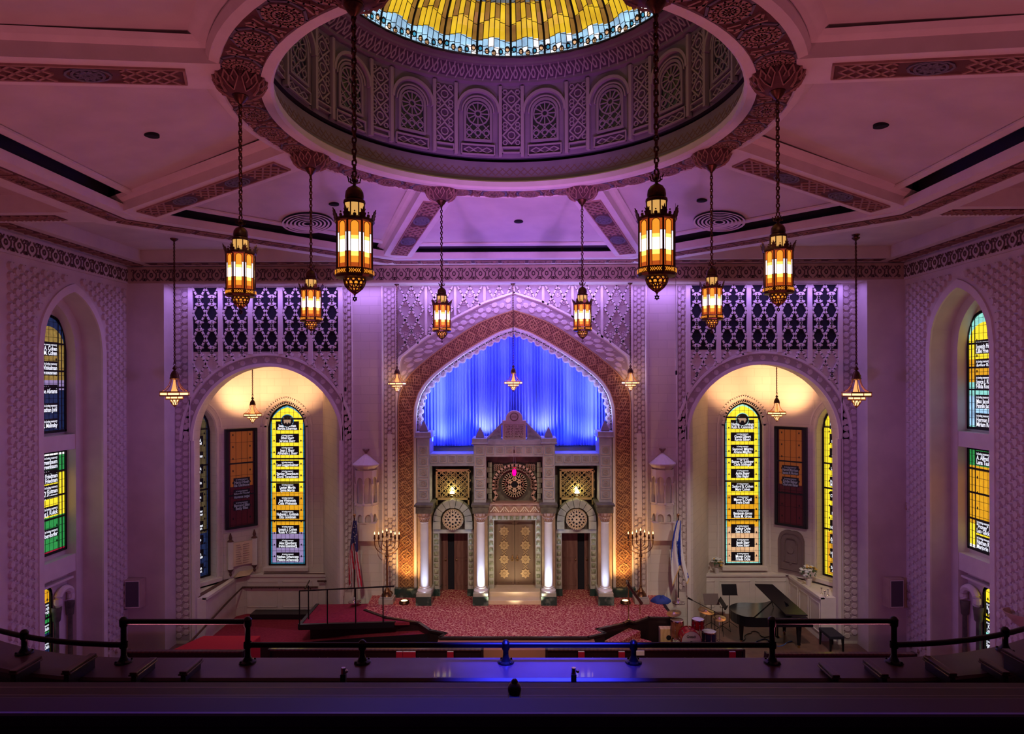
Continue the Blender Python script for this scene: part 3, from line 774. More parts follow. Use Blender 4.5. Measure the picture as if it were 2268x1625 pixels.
for k in range(-6, 6):
    c = (k+.5)*pitch; e = c+pitch/2
    for x in (c-.50, c+.50): dr.rect(x-.035, x+.035, .02, 1.56, dmf, 0, .09)
    # arch hood
    for i in range(14):
        a0, a1 = pi*i/14, pi*(i+1)/14
        dr.prism([(c+.50*cos(a0), .98+.50*sin(a0)), (c+.44*cos(a0), .98+.44*sin(a0)), (c+.44*cos(a1), .98+.44*sin(a1)), (c+.50*cos(a1), .98+.50*sin(a1))], dmf, 0, .10)
        dr.prism([(c+.37*cos(a0), .98+.37*sin(a0)), (c+.34*cos(a0), .98+.34*sin(a0)), (c+.34*cos(a1), .98+.34*sin(a1)), (c+.37*cos(a1), .98+.37*sin(a1))], dmf, 0, .05)
    # panel below the window
    for (u0, u1, v0, v1) in ((c-.38, c+.38, .04, .27), (e-.21, e+.21, .10, .24)):
        for q in ((u0, u1, v0, v0+.025), (u0, u1, v1-.025, v1), (u0, u0+.025, v0, v1), (u1-.025, u1, v0, v1)): dr.rect(*q, dmf, 0, .05)
    dk.rect(c-.34, c+.34, .08, .23, dmf, 0, .004)
    for j in (-1, 0, 1): dr.stroke([(c+j*.2-.11, .155), (c+j*.2, .215), (c+j*.2+.11, .155), (c+j*.2, .095)], .022, dmf, 0, .025, True)
    # arabesque panel between windows
    dk.rect(e-.22, e+.22, .30, 1.52, dmf, 0, .004)
    for j in range(3):
        m = .50+j*.40
        dr.stroke([(e-.19, m), (e, m+.19), (e+.19, m), (e, m-.19)], .03, dmf, 0, .03, True); dr.ring(e, m, .08, .022, dmf, 0, .03, 8)
        for sg in (-1, 1):
            for dz in (.16, -.16): dr.ring(e+sg*.14, m+dz, .05, .02, dmf, 0, .025, 6)
    # frieze over the windows
for k in range(-46, 46):
    c = (k+.5)*pitch/7.2
    vb.ring(c, .09, .055, .026, fm, 0, .02, 6, .8); vb.stroke([(c-.13, .0), (c-.07, .09), (c-.13, .17)], .025, fm, 0, .02); vb.stroke([(c, .14), (c, .19)], .03, fm, 0, .02)
dr.build('panel_mouldings', drum_light, drum); dk.build('dark_ground', drum_back, drum); vb.build('scroll_relief', drum_light, drum)
vg = MB(); vg.lathe([(3.695, 6.685), (3.445, 6.855)], (0, CY, CZ-.004), 96); vg.build('scroll_ground', drum_back, drum)
# pierced windows of the drum, eight in view
for k in range(-4, 4):
    c = (k+.5)*pitch; g = MB(); hw = .29
    P = [(c-hw, .36), (c+hw, .36)]+[(c+hw*cos(a), .98+hw*sin(a)) for a in [pi*i/12 for i in range(13)]]
    g.prism(P, dmf, 0, .006)
    o = g.build('window_%d' % (k+15), M('night_glass', (.008, .01, .035), .3) if k == -4 else bpy.data.materials['night_glass'], kind='structure')
    t = MB(); t.stroke(P, .05, dmf, 0, .05, True)
    for j in range(12):
        a = 2*pi*j/12; t.stroke([(c+.07*cos(a), .95+.07*sin(a)), (c+.25*cos(a), .95+.25*sin(a))], .022, dmf, 0, .035)
    t.ring(c, .95, .07, .03, dmf, 0, .04, 8); t.ring(c, .95, .25, .03, dmf, 0, .035, 16)
    lattice(t, c-hw, c+hw, .36, .70, .19, .19, .02, dmf, 0, .035)
    for x in (-.19, 0, .19): t.ring(c+x, .53, .06, .025, dmf, 0, .035, 8)
    t.build('tracery', drum_fig, o)
# stained glass dome
sky = thing('dome_skylight', 'shallow stained glass dome in yellow and pale blue over the drum', 'skylight', (0, CY, CZ+6.9))
NG = 28; RG = 3.24
def dome(t, f, off=0):      # f 0 at the rim to 1 at the crown
    r = RG*max(1e-4, cos(f*pi/2))**.85; return (r*sin(t), CY+r*cos(t), CZ+6.95+1.45*sin(f*pi/2)-off)
gm = MB(); mats = [sky_g, dome_yellow, dome_amber, dome_grey, white_g, bpy.data.materials['teal_glass'], bpy.data.materials['peach_glass']]
ld = MB(); rb = MB()
def seg(mb, t0, f0, t1, f1, w):
    a, b = Vector(dome(t0, f0, .01)), Vector(dome(t1, f1, .01)); mb.tube([a, b], w, 4, False)
for g in range(NG):
    T0 = 2*pi*g/NG; dT = 2*pi/NG; ns = 6
    rnd = random.Random(g*5)
    for i in range(ns):
        a, b = T0+dT*i/ns, T0+dT*(i+1)/ns
        mid = abs(i-2.5)
        fs = [0, .045, .09, .135+.03*(2.5-mid)*.5, .26+.02*(2.5-mid), .40, .47+.02*(i % 2), .60, .75, 1]
        cols = [0, 0, 0, 1 if i in (1, 2, 3, 4) else 2, 2 if i % 2 else 1, 3 if i in (0, 5) else 2, 1, 2, 2]
        if rnd.random() < .3: cols[5] = 3
        for j in range(len(fs)-1):
            gm.mi = cols[j] if cols[j] != 0 or rnd.random() < .8 else 4
            n = 2
            for q in range(n):
                f0, f1 = fs[j]+(fs[j+1]-fs[j])*q/n, fs[j]+(fs[j+1]-fs[j])*(q+1)/n
                gm.poly([dome(a, f0), dome(b, f0), dome(b, f1), dome(a, f1)])
            seg(ld, a, fs[j+1], b, fs[j+1]+.012*(1 if i < 3 else -1), .007)
        for j in range(8): seg(ld, a, fs[j], a, fs[j+1], .008)
    for j in range(10): seg(rb, T0, j/10*.95, T0, (j+1)/10*.95, .024)
    # garland of small round pieces
    for i in range(5):
        t = T0+dT*(i+.5)/5; f = .062+.018*cos(2*pi*(i+.5)/5)
        c = Vector(dome(t, f, .02)); mm = lambda u, v, h: dome(t+u/RG, f+v/2.0, h)
        ld.ring(0, 0, .045, .016, mm, .0, .02, 7)
        gm.mi = (5, 6, 6, 5, 6)[i]; gm.prism([(.04*cos(k*pi/4), .04*sin(k*pi/4)) for k in range(8)], mm, .008, .012)
    c = T0+dT/2; ld.stroke([(0, 0), (0, .09)], .05, lambda u, v, h: dome(T0+u/RG, .07+v/2, h), .01, .03)
for f in (.50, .80):
    rb.tube([dome(2*pi*i/56, f, .02) for i in range(57)], .03, 5, False)
rb.tube([dome(2*pi*i/56, 0, .0) for i in range(57)], .035, 5, False)
gm.build('glass', mats, sky); ld.build('lead_lines', lead, sky); rb.build('rib', black_iron, sky)
# ceiling fittings
def slope_z(x, y):                   # height of the sloping panels
    best = max((x*sin(radians(45*k))+(y-CY)*cos(radians(45*k))) for k in range(8)); r = math.hypot(x, y-CY)
    f = (best-RP*.97)/(AI-.12-RP*.97); return HP2+(HP-HP2)*f
def tilt(o, x, y):
    k = max(range(8), key=lambda k: x*sin(radians(45*k))+(y-CY)*cos(radians(45*k)))
    n = Vector((.176*sin(radians(45*k)), .176*cos(radians(45*k)), 1)); o.rotation_euler = n.to_track_quat('Z', 'Y').to_euler()
def on_panel(px, py):
    z = HP2-.2
    for _ in range(30):
        x, y, _z = PZ(px, py, z); z = slope_z(x, y)
    return x, y, z
for i, (px, py, lab) in enumerate(((334, 294, 'small round hole in the big ceiling panel left of the dome'), (740, 450, 'small round hole in the ceiling beside the left round vent'),
      (1150, 491, 'small round hole in the ceiling panel straight before the arch'), (1555, 447, 'small round hole in the ceiling beside the right round vent'),
      (1949, 285, 'small round hole in the big ceiling panel right of the dome'))):
    x, y, z = on_panel(px, py); m = MB().lathe([(.001, -.02), (.10, -.02), (.10, -.012), (.12, -.012), (.12, .03)], (x, y, z), 20)
    m.build('recessed_downlight', void, label=lab, cat='downlight', group='downlight openings in the ceiling')
for i, (px, py, lab) in enumerate(((682, 488, 'round white air vent of concentric rings in the ceiling, beside the left middle lantern chain'), (1593, 490, 'round white air vent of concentric rings in the ceiling, beside the right middle lantern chain'))):
    x, y, z = on_panel(px, py); t = thing('air_vent', lab, 'air vent', (x, y, z-.02), 'round ceiling vents'); tilt(t, x, y)
    m = MB().lathe([(.001, .0), (.62, .0)], (0, 0, 0), 32); m.build('duct', void, t, local=True)
    m = MB()
    for k in range(6):
        r = .10+.095*k; m.lathe([(r, -.035), (r+.045, -.045), (r+.045, -.035), (r, -.03)], (0, 0, 0), 36)
    m.build('vent_rings', plaster_white, t, local=True, smooth=True)
# ------------------------------------------------------------------ lettering and stained glass windows
_tc = {}
def text_geo(s, bold=.012):
    k = (s, bold)
    if k not in _tc:
        cu = bpy.data.curves.new('t', 'FONT'); cu.body = s; cu.size = 1; cu.align_x = 'CENTER'; cu.offset = bold; cu.resolution_u = 2; cu.space_character = .95
        o = bpy.data.objects.new('t', cu); me = bpy.data.meshes.new_from_object(o)
        _tc[k] = ([(v.co.x, v.co.y) for v in me.vertices], [list(p.vertices) for p in me.polygons])
        bpy.data.objects.remove(o); bpy.data.meshes.remove(me); bpy.data.curves.remove(cu)
    return _tc[k]
def put_text(mb, s, mf, u, v, size, h, sx=.85, align=0, fit=None, bold=.012):
    P, F = text_geo(s, bold)
    if not P: return
    w = max(p[0] for p in P)-min(p[0] for p in P)
    if fit and w*size*sx > fit: sx = fit/(w*size)
    if align: u = u-align*w*size*sx/2
    mb.add([mf(u+x*size*sx, v+y*size, h) for x, y in P], F)
def plane(o, du):
    du = Vector(du).normalized(); n = du.cross(Vector((0, 0, 1))); o = Vector(o)
    return lambda u, v, h: (o.x+du.x*u+n.x*h, o.y+du.y*u+n.y*h, v+n.z*h+o.z)
HEAD = 'in loving memory'
def stained(name, mf, hw, v0, vs, rise, bands, plaques, border, side=.09, medal=None, glow=True, bars=(), gridc=(.16, .21), align=0, plw=.62, attr=None, head=HEAD, ts=1.12):
    f = parch(hw, rise) if rise else (lambda u: 0)
    top = lambda u: vs+f(u)
    H = vs-v0
    mats = [m for _, m in bands]+[border]
    g = MB(); ux = [-hw, -hw+side*.5, -hw+side]+[-hw+side+(2*hw-2*side)*i/10 for i in range(1, 10)]+[hw-side, hw-side*.5, hw]
    for a, b in zip(ux, ux[1:]):
        edge = abs((a+b)/2) > hw-side
        for i, (fr_, m) in enumerate(bands):
            z0 = v0+H*fr_; z1 = v0+H*bands[i+1][0] if i+1 < len(bands) else None
            g.mi = len(bands) if edge and side < .2 else i
            if z1 is None: g.poly([mf(a, z0, 0), mf(b, z0, 0), mf(b, top(b*.999), 0), mf(a, top(a*.999), 0)])
            else: g.poly([mf(a, z0, 0), mf(b, z0, 0), mf(b, z1, 0), mf(a, z1, 0)])
    if rise:      # coloured border follows the arch
        g.mi = len(bands)
        for i in range(24):
            a, b = -hw+2*hw*i/24, -hw+2*hw*(i+1)/24
            g.poly([mf(a, top(a*.999)-side*1.1, .004), mf(b, top(b*.999)-side*1.1, .004), mf(b, top(b*.999), .004), mf(a, top(a*.999), .004)])
    g.mi = len(bands); g.rect(-hw, hw, v0, v0+.07, mf, 0, .004)
    o = g.build(name, mats, kind='structure') if attr is None else g.build('pane', mats, attr)
    fr_ = MB()
    P = [(-hw, v0)]+[(hw, v0)]+[(hw-2*hw*i/24, top((hw-2*hw*i/24)*.999)) for i in range(25)]
    fr_.stroke(P, .07, mf, 0, .035, True)
    fr_.build('window_frame', lead, o if attr is None else attr)
    L = MB()
    for x in (-hw+side*.5, -hw+side, hw-side, hw-side*.5): L.stroke([(x, v0), (x, top(x)-.01)], .014 if side < .2 else .03, mf, 0, .008)
    x = -hw+side+gridc[0]
    while x < hw-side-.02: L.stroke([(x, v0), (x, top(x)-.01)], .009, mf, 0, .006); x += gridc[0]
    z = v0+.07
    while z < vs+f(0)-.05:
        w = hw if z < vs else max((hw*i/40 for i in range(41) if top(hw*i/40) > z), default=0)
        L.stroke([(-w, z), (w, z)], .009, mf, 0, .006)
        z += gridc[1]
    for b in bars: L.stroke([(-hw, v0+H*b), (hw, v0+H*b)], .05, mf, 0, .03)
    # small lozenges in the side columns
    z = v0+.3; k = 0
    while z < vs:
        for x in (-hw+side+gridc[0]*.5, hw-side-gridc[0]*.5):
            L.prism([(x, z-.045), (x+.025, z), (x, z+.045), (x-.025, z)], mf, 0, .008)
        z += .42
    L.build('lead_lines', lead, o if attr is None else attr)
    pl = MB(); tx = MB()
    for (fc, lines) in plaques:
        c = v0+H*fc; ph = (.10+.095*len(lines))*ts
        pw = plw*(hw-side)*2/2
        pl.rect(-pw, pw, c-ph/2, c+ph/2, mf, .004, .012)
        y = c+ph/2-.068*ts
        u0 = (pw-.03)*align
        put_text(tx, head, mf, u0, y-.01, .07*ts, .015, .8, align, 2*pw*.9, .02); y -= .10*ts
        for ln in lines: put_text(tx, ln, mf, u0, y-.012, .125*ts, .015, .8, align, 2*pw*.94, .022); y -= .094*ts
    if plaques:
        pl.build('plaque', plaque_m, o if attr is None else attr)
        tx.build('lettering', letter_glow if glow else letter_dim, o if attr is None else attr)
    if medal:
        m = MB(); mz = vs+.28*rise; r = .215
        m.mi = 0; m.disc(0, mz, r*1.12, mf, .006, .012, 20); m.mi = 1; m.disc(0, mz, r, mf, .008, .016, 20)
        m.mi = 2
        if medal == 'bird':
            m.prism([(0, mz-.13), (.04, mz-.05), (.035, mz+.05), (0, mz+.11), (-.035, mz+.05), (-.04, mz-.05)], mf, .016, .024)
            for sg in (-1, 1):
                for j in range(4):
                    m.prism([(sg*.03, mz-.03+.02*j), (sg*(.10+.015*j), mz-.10+.06*j), (sg*(.13+.01*j), mz-.05+.06*j), (sg*.03, mz+.03+.01*j)][::sg], mf, .018+.001*j, .024+.001*j)
        else:
            m.prism([(-.14, mz-.03), (-.10, mz+.05), (.02, mz+.06), (.12, mz+.04), (.15, mz-.02), (.11, mz-.04), (.10, mz-.11), (.06, mz-.11), (.05, mz-.04), (-.05, mz-.04), (-.07, mz-.11), (-.11, mz-.11), (-.10, mz-.03)], mf, .016, .024)
            m.disc(-.12, mz+.05, .055, mf, .018, .028, 9)
        m.build('medallion', [border, plaque_m, M('figure_'+medal, (.55, .42, .30), .5, emit=(.6, .45, .3), es=.5)], o)
    return o
# ------------------------------------------------------------------ alcoves behind the side arches
def AP(s, x, y): return (s*x, y)
AW = [(10.13, 20.9), (11.15, 20.95), (10.25, 22.5), (9.2, 23.55), (6.95, 23.55), (5.75, 21.1), (5.45, 20.9)]   # plan, right-hand side, outer to inner
for s, nm in ((-1, 'left'), (1, 'right')):
    w = MB(); zt = 9.25
    for (a, b) in zip(AW, AW[1:]):
        if (a, b) == (AW[1], AW[2]) or (a, b) == (AW[3], AW[4]): continue
        w.poly([(s*a[0], a[1], 0), (s*b[0], b[1], 0), (s*b[0], b[1], zt), (s*a[0], a[1], zt)])
    w.poly([(s*x, y, zt) for x, y in AW])
    w.poly([(s*10.13, DB+.4, 0), (s*10.13, DB+.4, zt), (s*11.2, DB+.4, zt), (s*11.2, DB+.4, 0)])
    w.poly([(s*5.45, DB+.4, zt), (s*5.45, DB+.4, AZ), (s*5.3, DB+.4, AZ), (s*5.3, DB+.4, zt)])
    # header behind the arch
    P = [(s*ACX-AR*cos(pi*i/24), AZ+AR*sin(pi*i/24)) for i in range(25)]
    for a, b in zip(P, P[1:]): w.poly([(a[0], DB+.401, a[1]), (b[0], DB+.401, b[1]), (b[0], DB+.401, zt), (a[0], DB+.401, zt)])
    # wall holding the side window and wall holding the back window
    lr = lambda p, q: (p, q) if s < 0 else (q, p)
    A, B = lr((s*AW[1][0], AW[1][1]), (s*AW[2][0], AW[2][1]))          # left to right as seen
    du = (B[0]-A[0], B[1]-A[1], 0); Ls = math.hypot(*du[:2]); msd = plane((A[0], A[1], 0), du)
    hwS = .62; fS = parch(hwS, .9); cS = Ls-.12-hwS if s < 0 else .12+hwS
    zS0, zS1 = 1.55, 6.55
    opening_wall(w, msd, 0, Ls, 0, zt, cS, hwS, lambda u: zS1+fS(u), zS0, 16)
    reveal(w, msd, cS, hwS, lambda u: zS1+fS(u), zS0, 0, -.36, 16, True)
    C_, D = (s*9.2, 23.55), (s*6.95, 23.55)
    if s > 0: C_, D = D, C_
    mbk = plane((C_[0], C_[1], 0), (1, 0, 0)); Lb = 2.25
    hwB = .69; fB = parch(hwB, .85); cB = (-8.27+9.2) if s < 0 else (8.22-6.95)
    zB0, zB1 = 1.60, 6.62
    opening_wall(w, mbk, 0, Lb, 0, zt, cB, hwB, lambda u: zB1+fB(u), zB0, 16)
    reveal(w, mbk, cB, hwB, lambda u: zB1+fB(u), zB0, 0, -.12, 16, True)
    wl = w.build('wall_alcove_'+nm, stone_block, kind='structure')
    # moulded frames and a plain arch line around each window
    t = MB()
    for (mf, c, hw, f, z0, z1, rr) in ((mbk, cB, hwB, fB, zB0, zB1, .85), (msd, cS, hwS, fS, zS0, zS1, .9)):
        for d, hh, ww in ((.06, .05, .08), (.24, .03, .05)):
            g = parch(hw+d, rr+d)
            t.stroke([(c-hw-d, z0)]+[(c+(hw+d)*(-1+2*i/24), z1+g((hw+d)*(-1+2*i/24)*.999)) for i in range(25)]+[(c+hw+d, z0)], ww, mf, 0, hh)
        t.rect(c-hw-.12, c+hw+.12, z0-.14, z0-.02, mf, 0, .16)
    t.build('window_surround', plaster_white, wl)
    # low parapet shelf round the alcove
    LX, LY, LZ = (9.85 if s < 0 else 9.66), 23.18, 1.37
    p = MB()
    p.poly([(s*LX, DB+.2, LZ), (s*11.2, DB+.2, LZ), (s*10.25, 22.6, LZ), (s*9.2, 23.6, LZ), (s*5.6, 23.6, LZ), (s*5.5, LY, LZ), (s*LX, LY, LZ)])
    p.poly([(s*LX, DB+.2, 0), (s*11.2, DB+.2, 0), (s*11.2, DB+.2, LZ), (s*LX, DB+.2, LZ)])
    p.poly([(s*LX, DB+.2, 0), (s*LX, LY, 0), (s*LX, LY, LZ), (s*LX, DB+.2, LZ)]); p.poly([(s*LX, LY, 0), (s*5.5, LY, 0), (s*5.5, LY, LZ), (s*LX, LY, LZ)])
    a, b = sorted((s*(LX-.05), s*(LX+.12))); p.box(a, b, DB+.2, LY, LZ-.05, LZ+.03)
    a, b = sorted((s*(LX-.05), s*5.5)); p.box(a, b, LY-.05, LY+.1, LZ-.05, LZ+.03)
    for k in range(3):
        m2 = (lambda u, v, h: (u, LY-h, v)); xa = s*(6.0+k*1.25); xa, xb = sorted((xa, xa+s*1.05))
        p.stroke([(xa, .25), (xb, .25), (xb, 1.15), (xa, 1.15)], .03, m2, 0, .02, True)
    if s > 0:
        m3 = plane((LX, 0, 0), (0, -1, 0))
        for k in range(3): p.stroke([(-(20.8+k*.8), .25), (-(21.45+k*.8), .25), (-(21.45+k*.8), 1.15), (-(20.8+k*.8), 1.15)], .03, m3, 0, .02, True)
    pr = p.build('wall_parapet_'+nm, plaster_white, kind='structure')
    p = MB()
    if s < 0:
        p.box(-9.0, -6.6, LY+.02, LY+.12, LZ+.03, LZ+.04); p.hexa([(-10.28, 20.75, LZ+.01), (-10.1, 20.75, LZ+.01), (-9.97, 22.9, LZ+.01), (-10.12, 22.9, LZ+.01)], [(-10.28, 20.75, LZ+.02), (-10.1, 20.75, LZ+.02), (-9.97, 22.9, LZ+.02), (-10.12, 22.9, LZ+.02)])
        p.build('air_slot', brown_dark, pr)
    # stained glass
    pb_ = plane(mbk(cB, 0, -.10), (1, 0, 0)); ps_ = plane(msd(cS, 0, -.34), du)
    if s < 0:
        stained('window_1', pb_, hwB-.03, zB0+.03, zB1, .82, [(0, lilac_g), (.235, amber_g), (.53, yellow_g)],
            [(.055, ['Nathan Schancupp', 'Helene Schancupp']), (.155, ['Alex Eisenberg', 'Irene Eisenberg']), (.255, ['Joseph J. Cohen', 'Rose V. Cohen']), (.365, ['Nathaniel L. Goldstein', 'Etta Goldstein']),
             (.465, ['Joe Weinstein', 'Celia Weinstein']), (.56, ['Lester Martin', 'Sylvia Martin']), (.66, ['Stanley Tananbaum', 'Doris Tananbaum']), (.735, ['Leo Guggenheimer']), (.83, ['Jean J. Sherr', 'Abraham J. Sherr']),
             (.92, ['Ethel Sherr', 'Jerome Sherr']), (1.01, ['Isaac Liberman', 'Bertha Liberman'])], teal_g, medal='bird', bars=(.32, .60, .77, 1.06), plw=.74)
        stained('window_2', ps_, hwS-.03, zS0+.03, zS1, .86, [(0, dim_blue), (.3, dim_olive)],
            [(.06+.098*k, l) for k, l in enumerate([['Jacob Perlman', 'Sarah Perlman'], ['Ida Gladstein', 'David Gladstein'], ['Morris Isaacs', 'Rose Isaacs'], ['Samuel Steinman', 'Anna Steinman'], ['Louis J. Barnow', 'Irene L. Barnow'],
             ['Julius Morton', 'Fay Morton'], ['Harry C. Stein', 'Ruth Stein'], ['Florence Park', 'Robert Park'], ['S. Arthur Perlman'], ['Lillian Weigel', 'Arthur Weigel']])], dim_blue, glow=True, bars=(.32, .60, .77, 1.02), plw=.74)
    else:
        stained('window_3', pb_, hwB-.03, zB0+.03, zB1, .82, [(0, peach_g), (.27, amber_g), (.50, yellow_g)],
            [(.055, ['Moses Ochs', 'Frieda Ochs']), (.155, ['Jacob Starr', 'Anne Starr']), (.255, ['Arthur Ochs', 'Sue B. Ochs']), (.365, ['Benjamin Gross', 'Rose M. Gross']),
             (.465, ['Manny E. Duell', 'Irene Duell']), (.56, ['Sanford B. Cohen', 'Mary Cohen']), (.655, ['Anita Bager', 'Elias Bager']), (.74, ['Barney D. Schlinger', 'Clara Schlinger']), (.83, ['Seymour Milgrim', 'Arlene Milgrim']),
             (.92, ['Gerald Silbert', 'Ramie Silbert']), (1.01, ['Nathan Cummings', 'Ruth R. Cummings'])], aqua_g, medal='lion', bars=(.32, .60, .77, 1.06), plw=.74)
        stained('window_4', ps_, hwS-.03, zS0+.03, zS1, .86, [(0, amber_g), (.3, yellow_g)],
            [(.06+.098*k, l) for k, l in enumerate([['Samuel Richter', 'Anna Richter'], ['Harry W. Stone', 'Bertha Stone'], ['Abraham Gould', 'The Sisterhood'], ['Eli Cohen', 'Nathalie H. Roth'], ['Milton Rose', 'Norma Rose'],
             ['Charles W. Dover', 'Rose Dover'], ['Paul H. Goldberg', 'Miriam Goldberg'], ['Leo Rosenthal'], ['Milton Kahn', 'Gladys Kahn'], ['Leon Herst', 'Bertha Herst'], ['Robert S. Cooper', 'Sylvia Cooper']])], yellow_g, side=.14, bars=(.32, .60, .77, 1.02), plw=.78, medal='lion2')
    # hanging stained glass panel on the angled wall
    A, B = (s*10.25, 22.5), (s*9.2, 23.55)
    if s > 0: A, B = B, A
    du = (B[0]-A[0], B[1]-A[1], 0); Lf = math.hypot(*du[:2]); c = Lf/2
    f0 = plane((A[0], A[1], 0), du); base = f0(c, 0, .10); mpp = plane(base, du)
    z0, z1 = 3.12, 6.62
    pn_ = thing('stained_glass_panel', ('tall unlit amber and wine stained glass panel beside the left yellow window' if s < 0 else 'tall unlit amber and wine stained glass panel beside the right yellow window'), 'glass panel', (base[0], base[1], z0))
    OFF[pn_.name] = Vector((base[0], base[1], z0))
    b = MB(); b.rect(-.56, .56, z0, z1, mpp, -.095, -.01); b.stroke([(-.53, z0+.03), (.53, z0+.03), (.53, z1-.03), (-.53, z1-.03)], .06, mpp, -.01, .03, True); b.build('case', black_wood, pn_)
    stained('panel', mpp, .49, z0+.05, z1-.06, 0, [(0, dim_wine), (.42, dim_amber)],
        [(.22, ['Bernard Elias', 'Betty Elias']), (.34, ['Harold Siegel', 'Florence Siegel']), (.46, ['Harry Noah', 'Ida Gladstone'])] if s < 0 else [(.45, ['Eddie Baker', 'Charlotte Baker']), (.57, ['Harold Morrison', 'Jeanette M. Morrison'])],
        dim_wine, glow=False, bars=(.33, .66), attr=pn_, plw=.72, gridc=(.20, .58))
    # stone relief below it
    if s < 0:
        sc_ = thing('scroll_relief', 'open stone parchment scroll on two dark rollers mounted under the left unlit panel', 'wall sculpture', (base[0], base[1], 1.4)); OFF[sc_.name] = Vector((base[0], base[1], 1.4))
        b = MB(); b.rect(-.62, .62, 1.40, 2.98, mpp, -.095, -.05); b.build('backboard', stone_block, sc_)
        for x in (-.42, .42):
            b = MB(); b.tube([mpp(x, 1.75, .06), mpp(x, 2.70, .06)], .095, 12); b.build('roller', plaster_white, sc_, smooth=True)
            b = MB(); b.tube([mpp(x, 1.5, .06), mpp(x, 1.56, .06), mpp(x, 1.62, .06), mpp(x, 1.74, .06)], [.02, .05, .03, .1], 10); b.tube([mpp(x, 2.71, .06), mpp(x, 2.78, .06), mpp(x, 2.84, .06), mpp(x, 2.95, .06), mpp(x, 3.0, .06)], [.11, .04, .06, .03, .015], 10)
            b.build('handle', brown_dark, sc_, smooth=True)
        b = MB(); b.grid(12, 1, lambda a, c2: mpp(-.36+.72*a, 1.82+.82*c2, .10-.07*sin(a*pi)))
        b.build('parchment', cream_marble, sc_, smooth=True)
        b = MB()
        for k in range(9):
            for x0, x1 in ((-.28, -.03), (.03, .28)): b.stroke([(x0, 1.9+.08*k), (x1-.03*(k % 3), 1.9+.08*k)], .016, mpp, .035, .065)
        b.build('writing', plaster_tan, sc_)
        b = MB(); b.hexa([mpp(-.3, 1.42, -.04), mpp(.2, 1.40, -.04), mpp(.45, 1.55, -.04), mpp(-.1, 1.55, -.04)], [mpp(-.3, 1.45, .14), mpp(.2, 1.43, .14), mpp(.45, 1.58, .02), mpp(-.1, 1.6, .02)]); b.build('ledge', tan_stone, sc_)
    else:
        t = MB(); f = parch(.44, .32)
        P = [(-.44, 1.52), (.44, 1.52)]+[(.44-.88*i/16, 2.65+f((.44-.88*i/16)*.999)) for i in range(17)]
        t.prism(P, mpp, -.095, .0); P2 = [(x*.82, 1.62+(z-1.52)*.86) for x, z in P]; t.stroke(P2, .03, mpp, 0, .03, True)
        t.stroke([(x*.5, 1.9+(z-1.52)*.55) for x, z in P], .04, mpp, 0, .04, True)
        t.disc(0, 1.85, .05, mpp, 0, .03, 8); t.disc(0, 2.3, .12, mpp, 0, .04, 10)
        t.build('stone_tablet', M('tablet_stone', (.20, .14, .15), .7), label='arched grey stone memorial tablet under the right unlit panel', cat='memorial tablet')

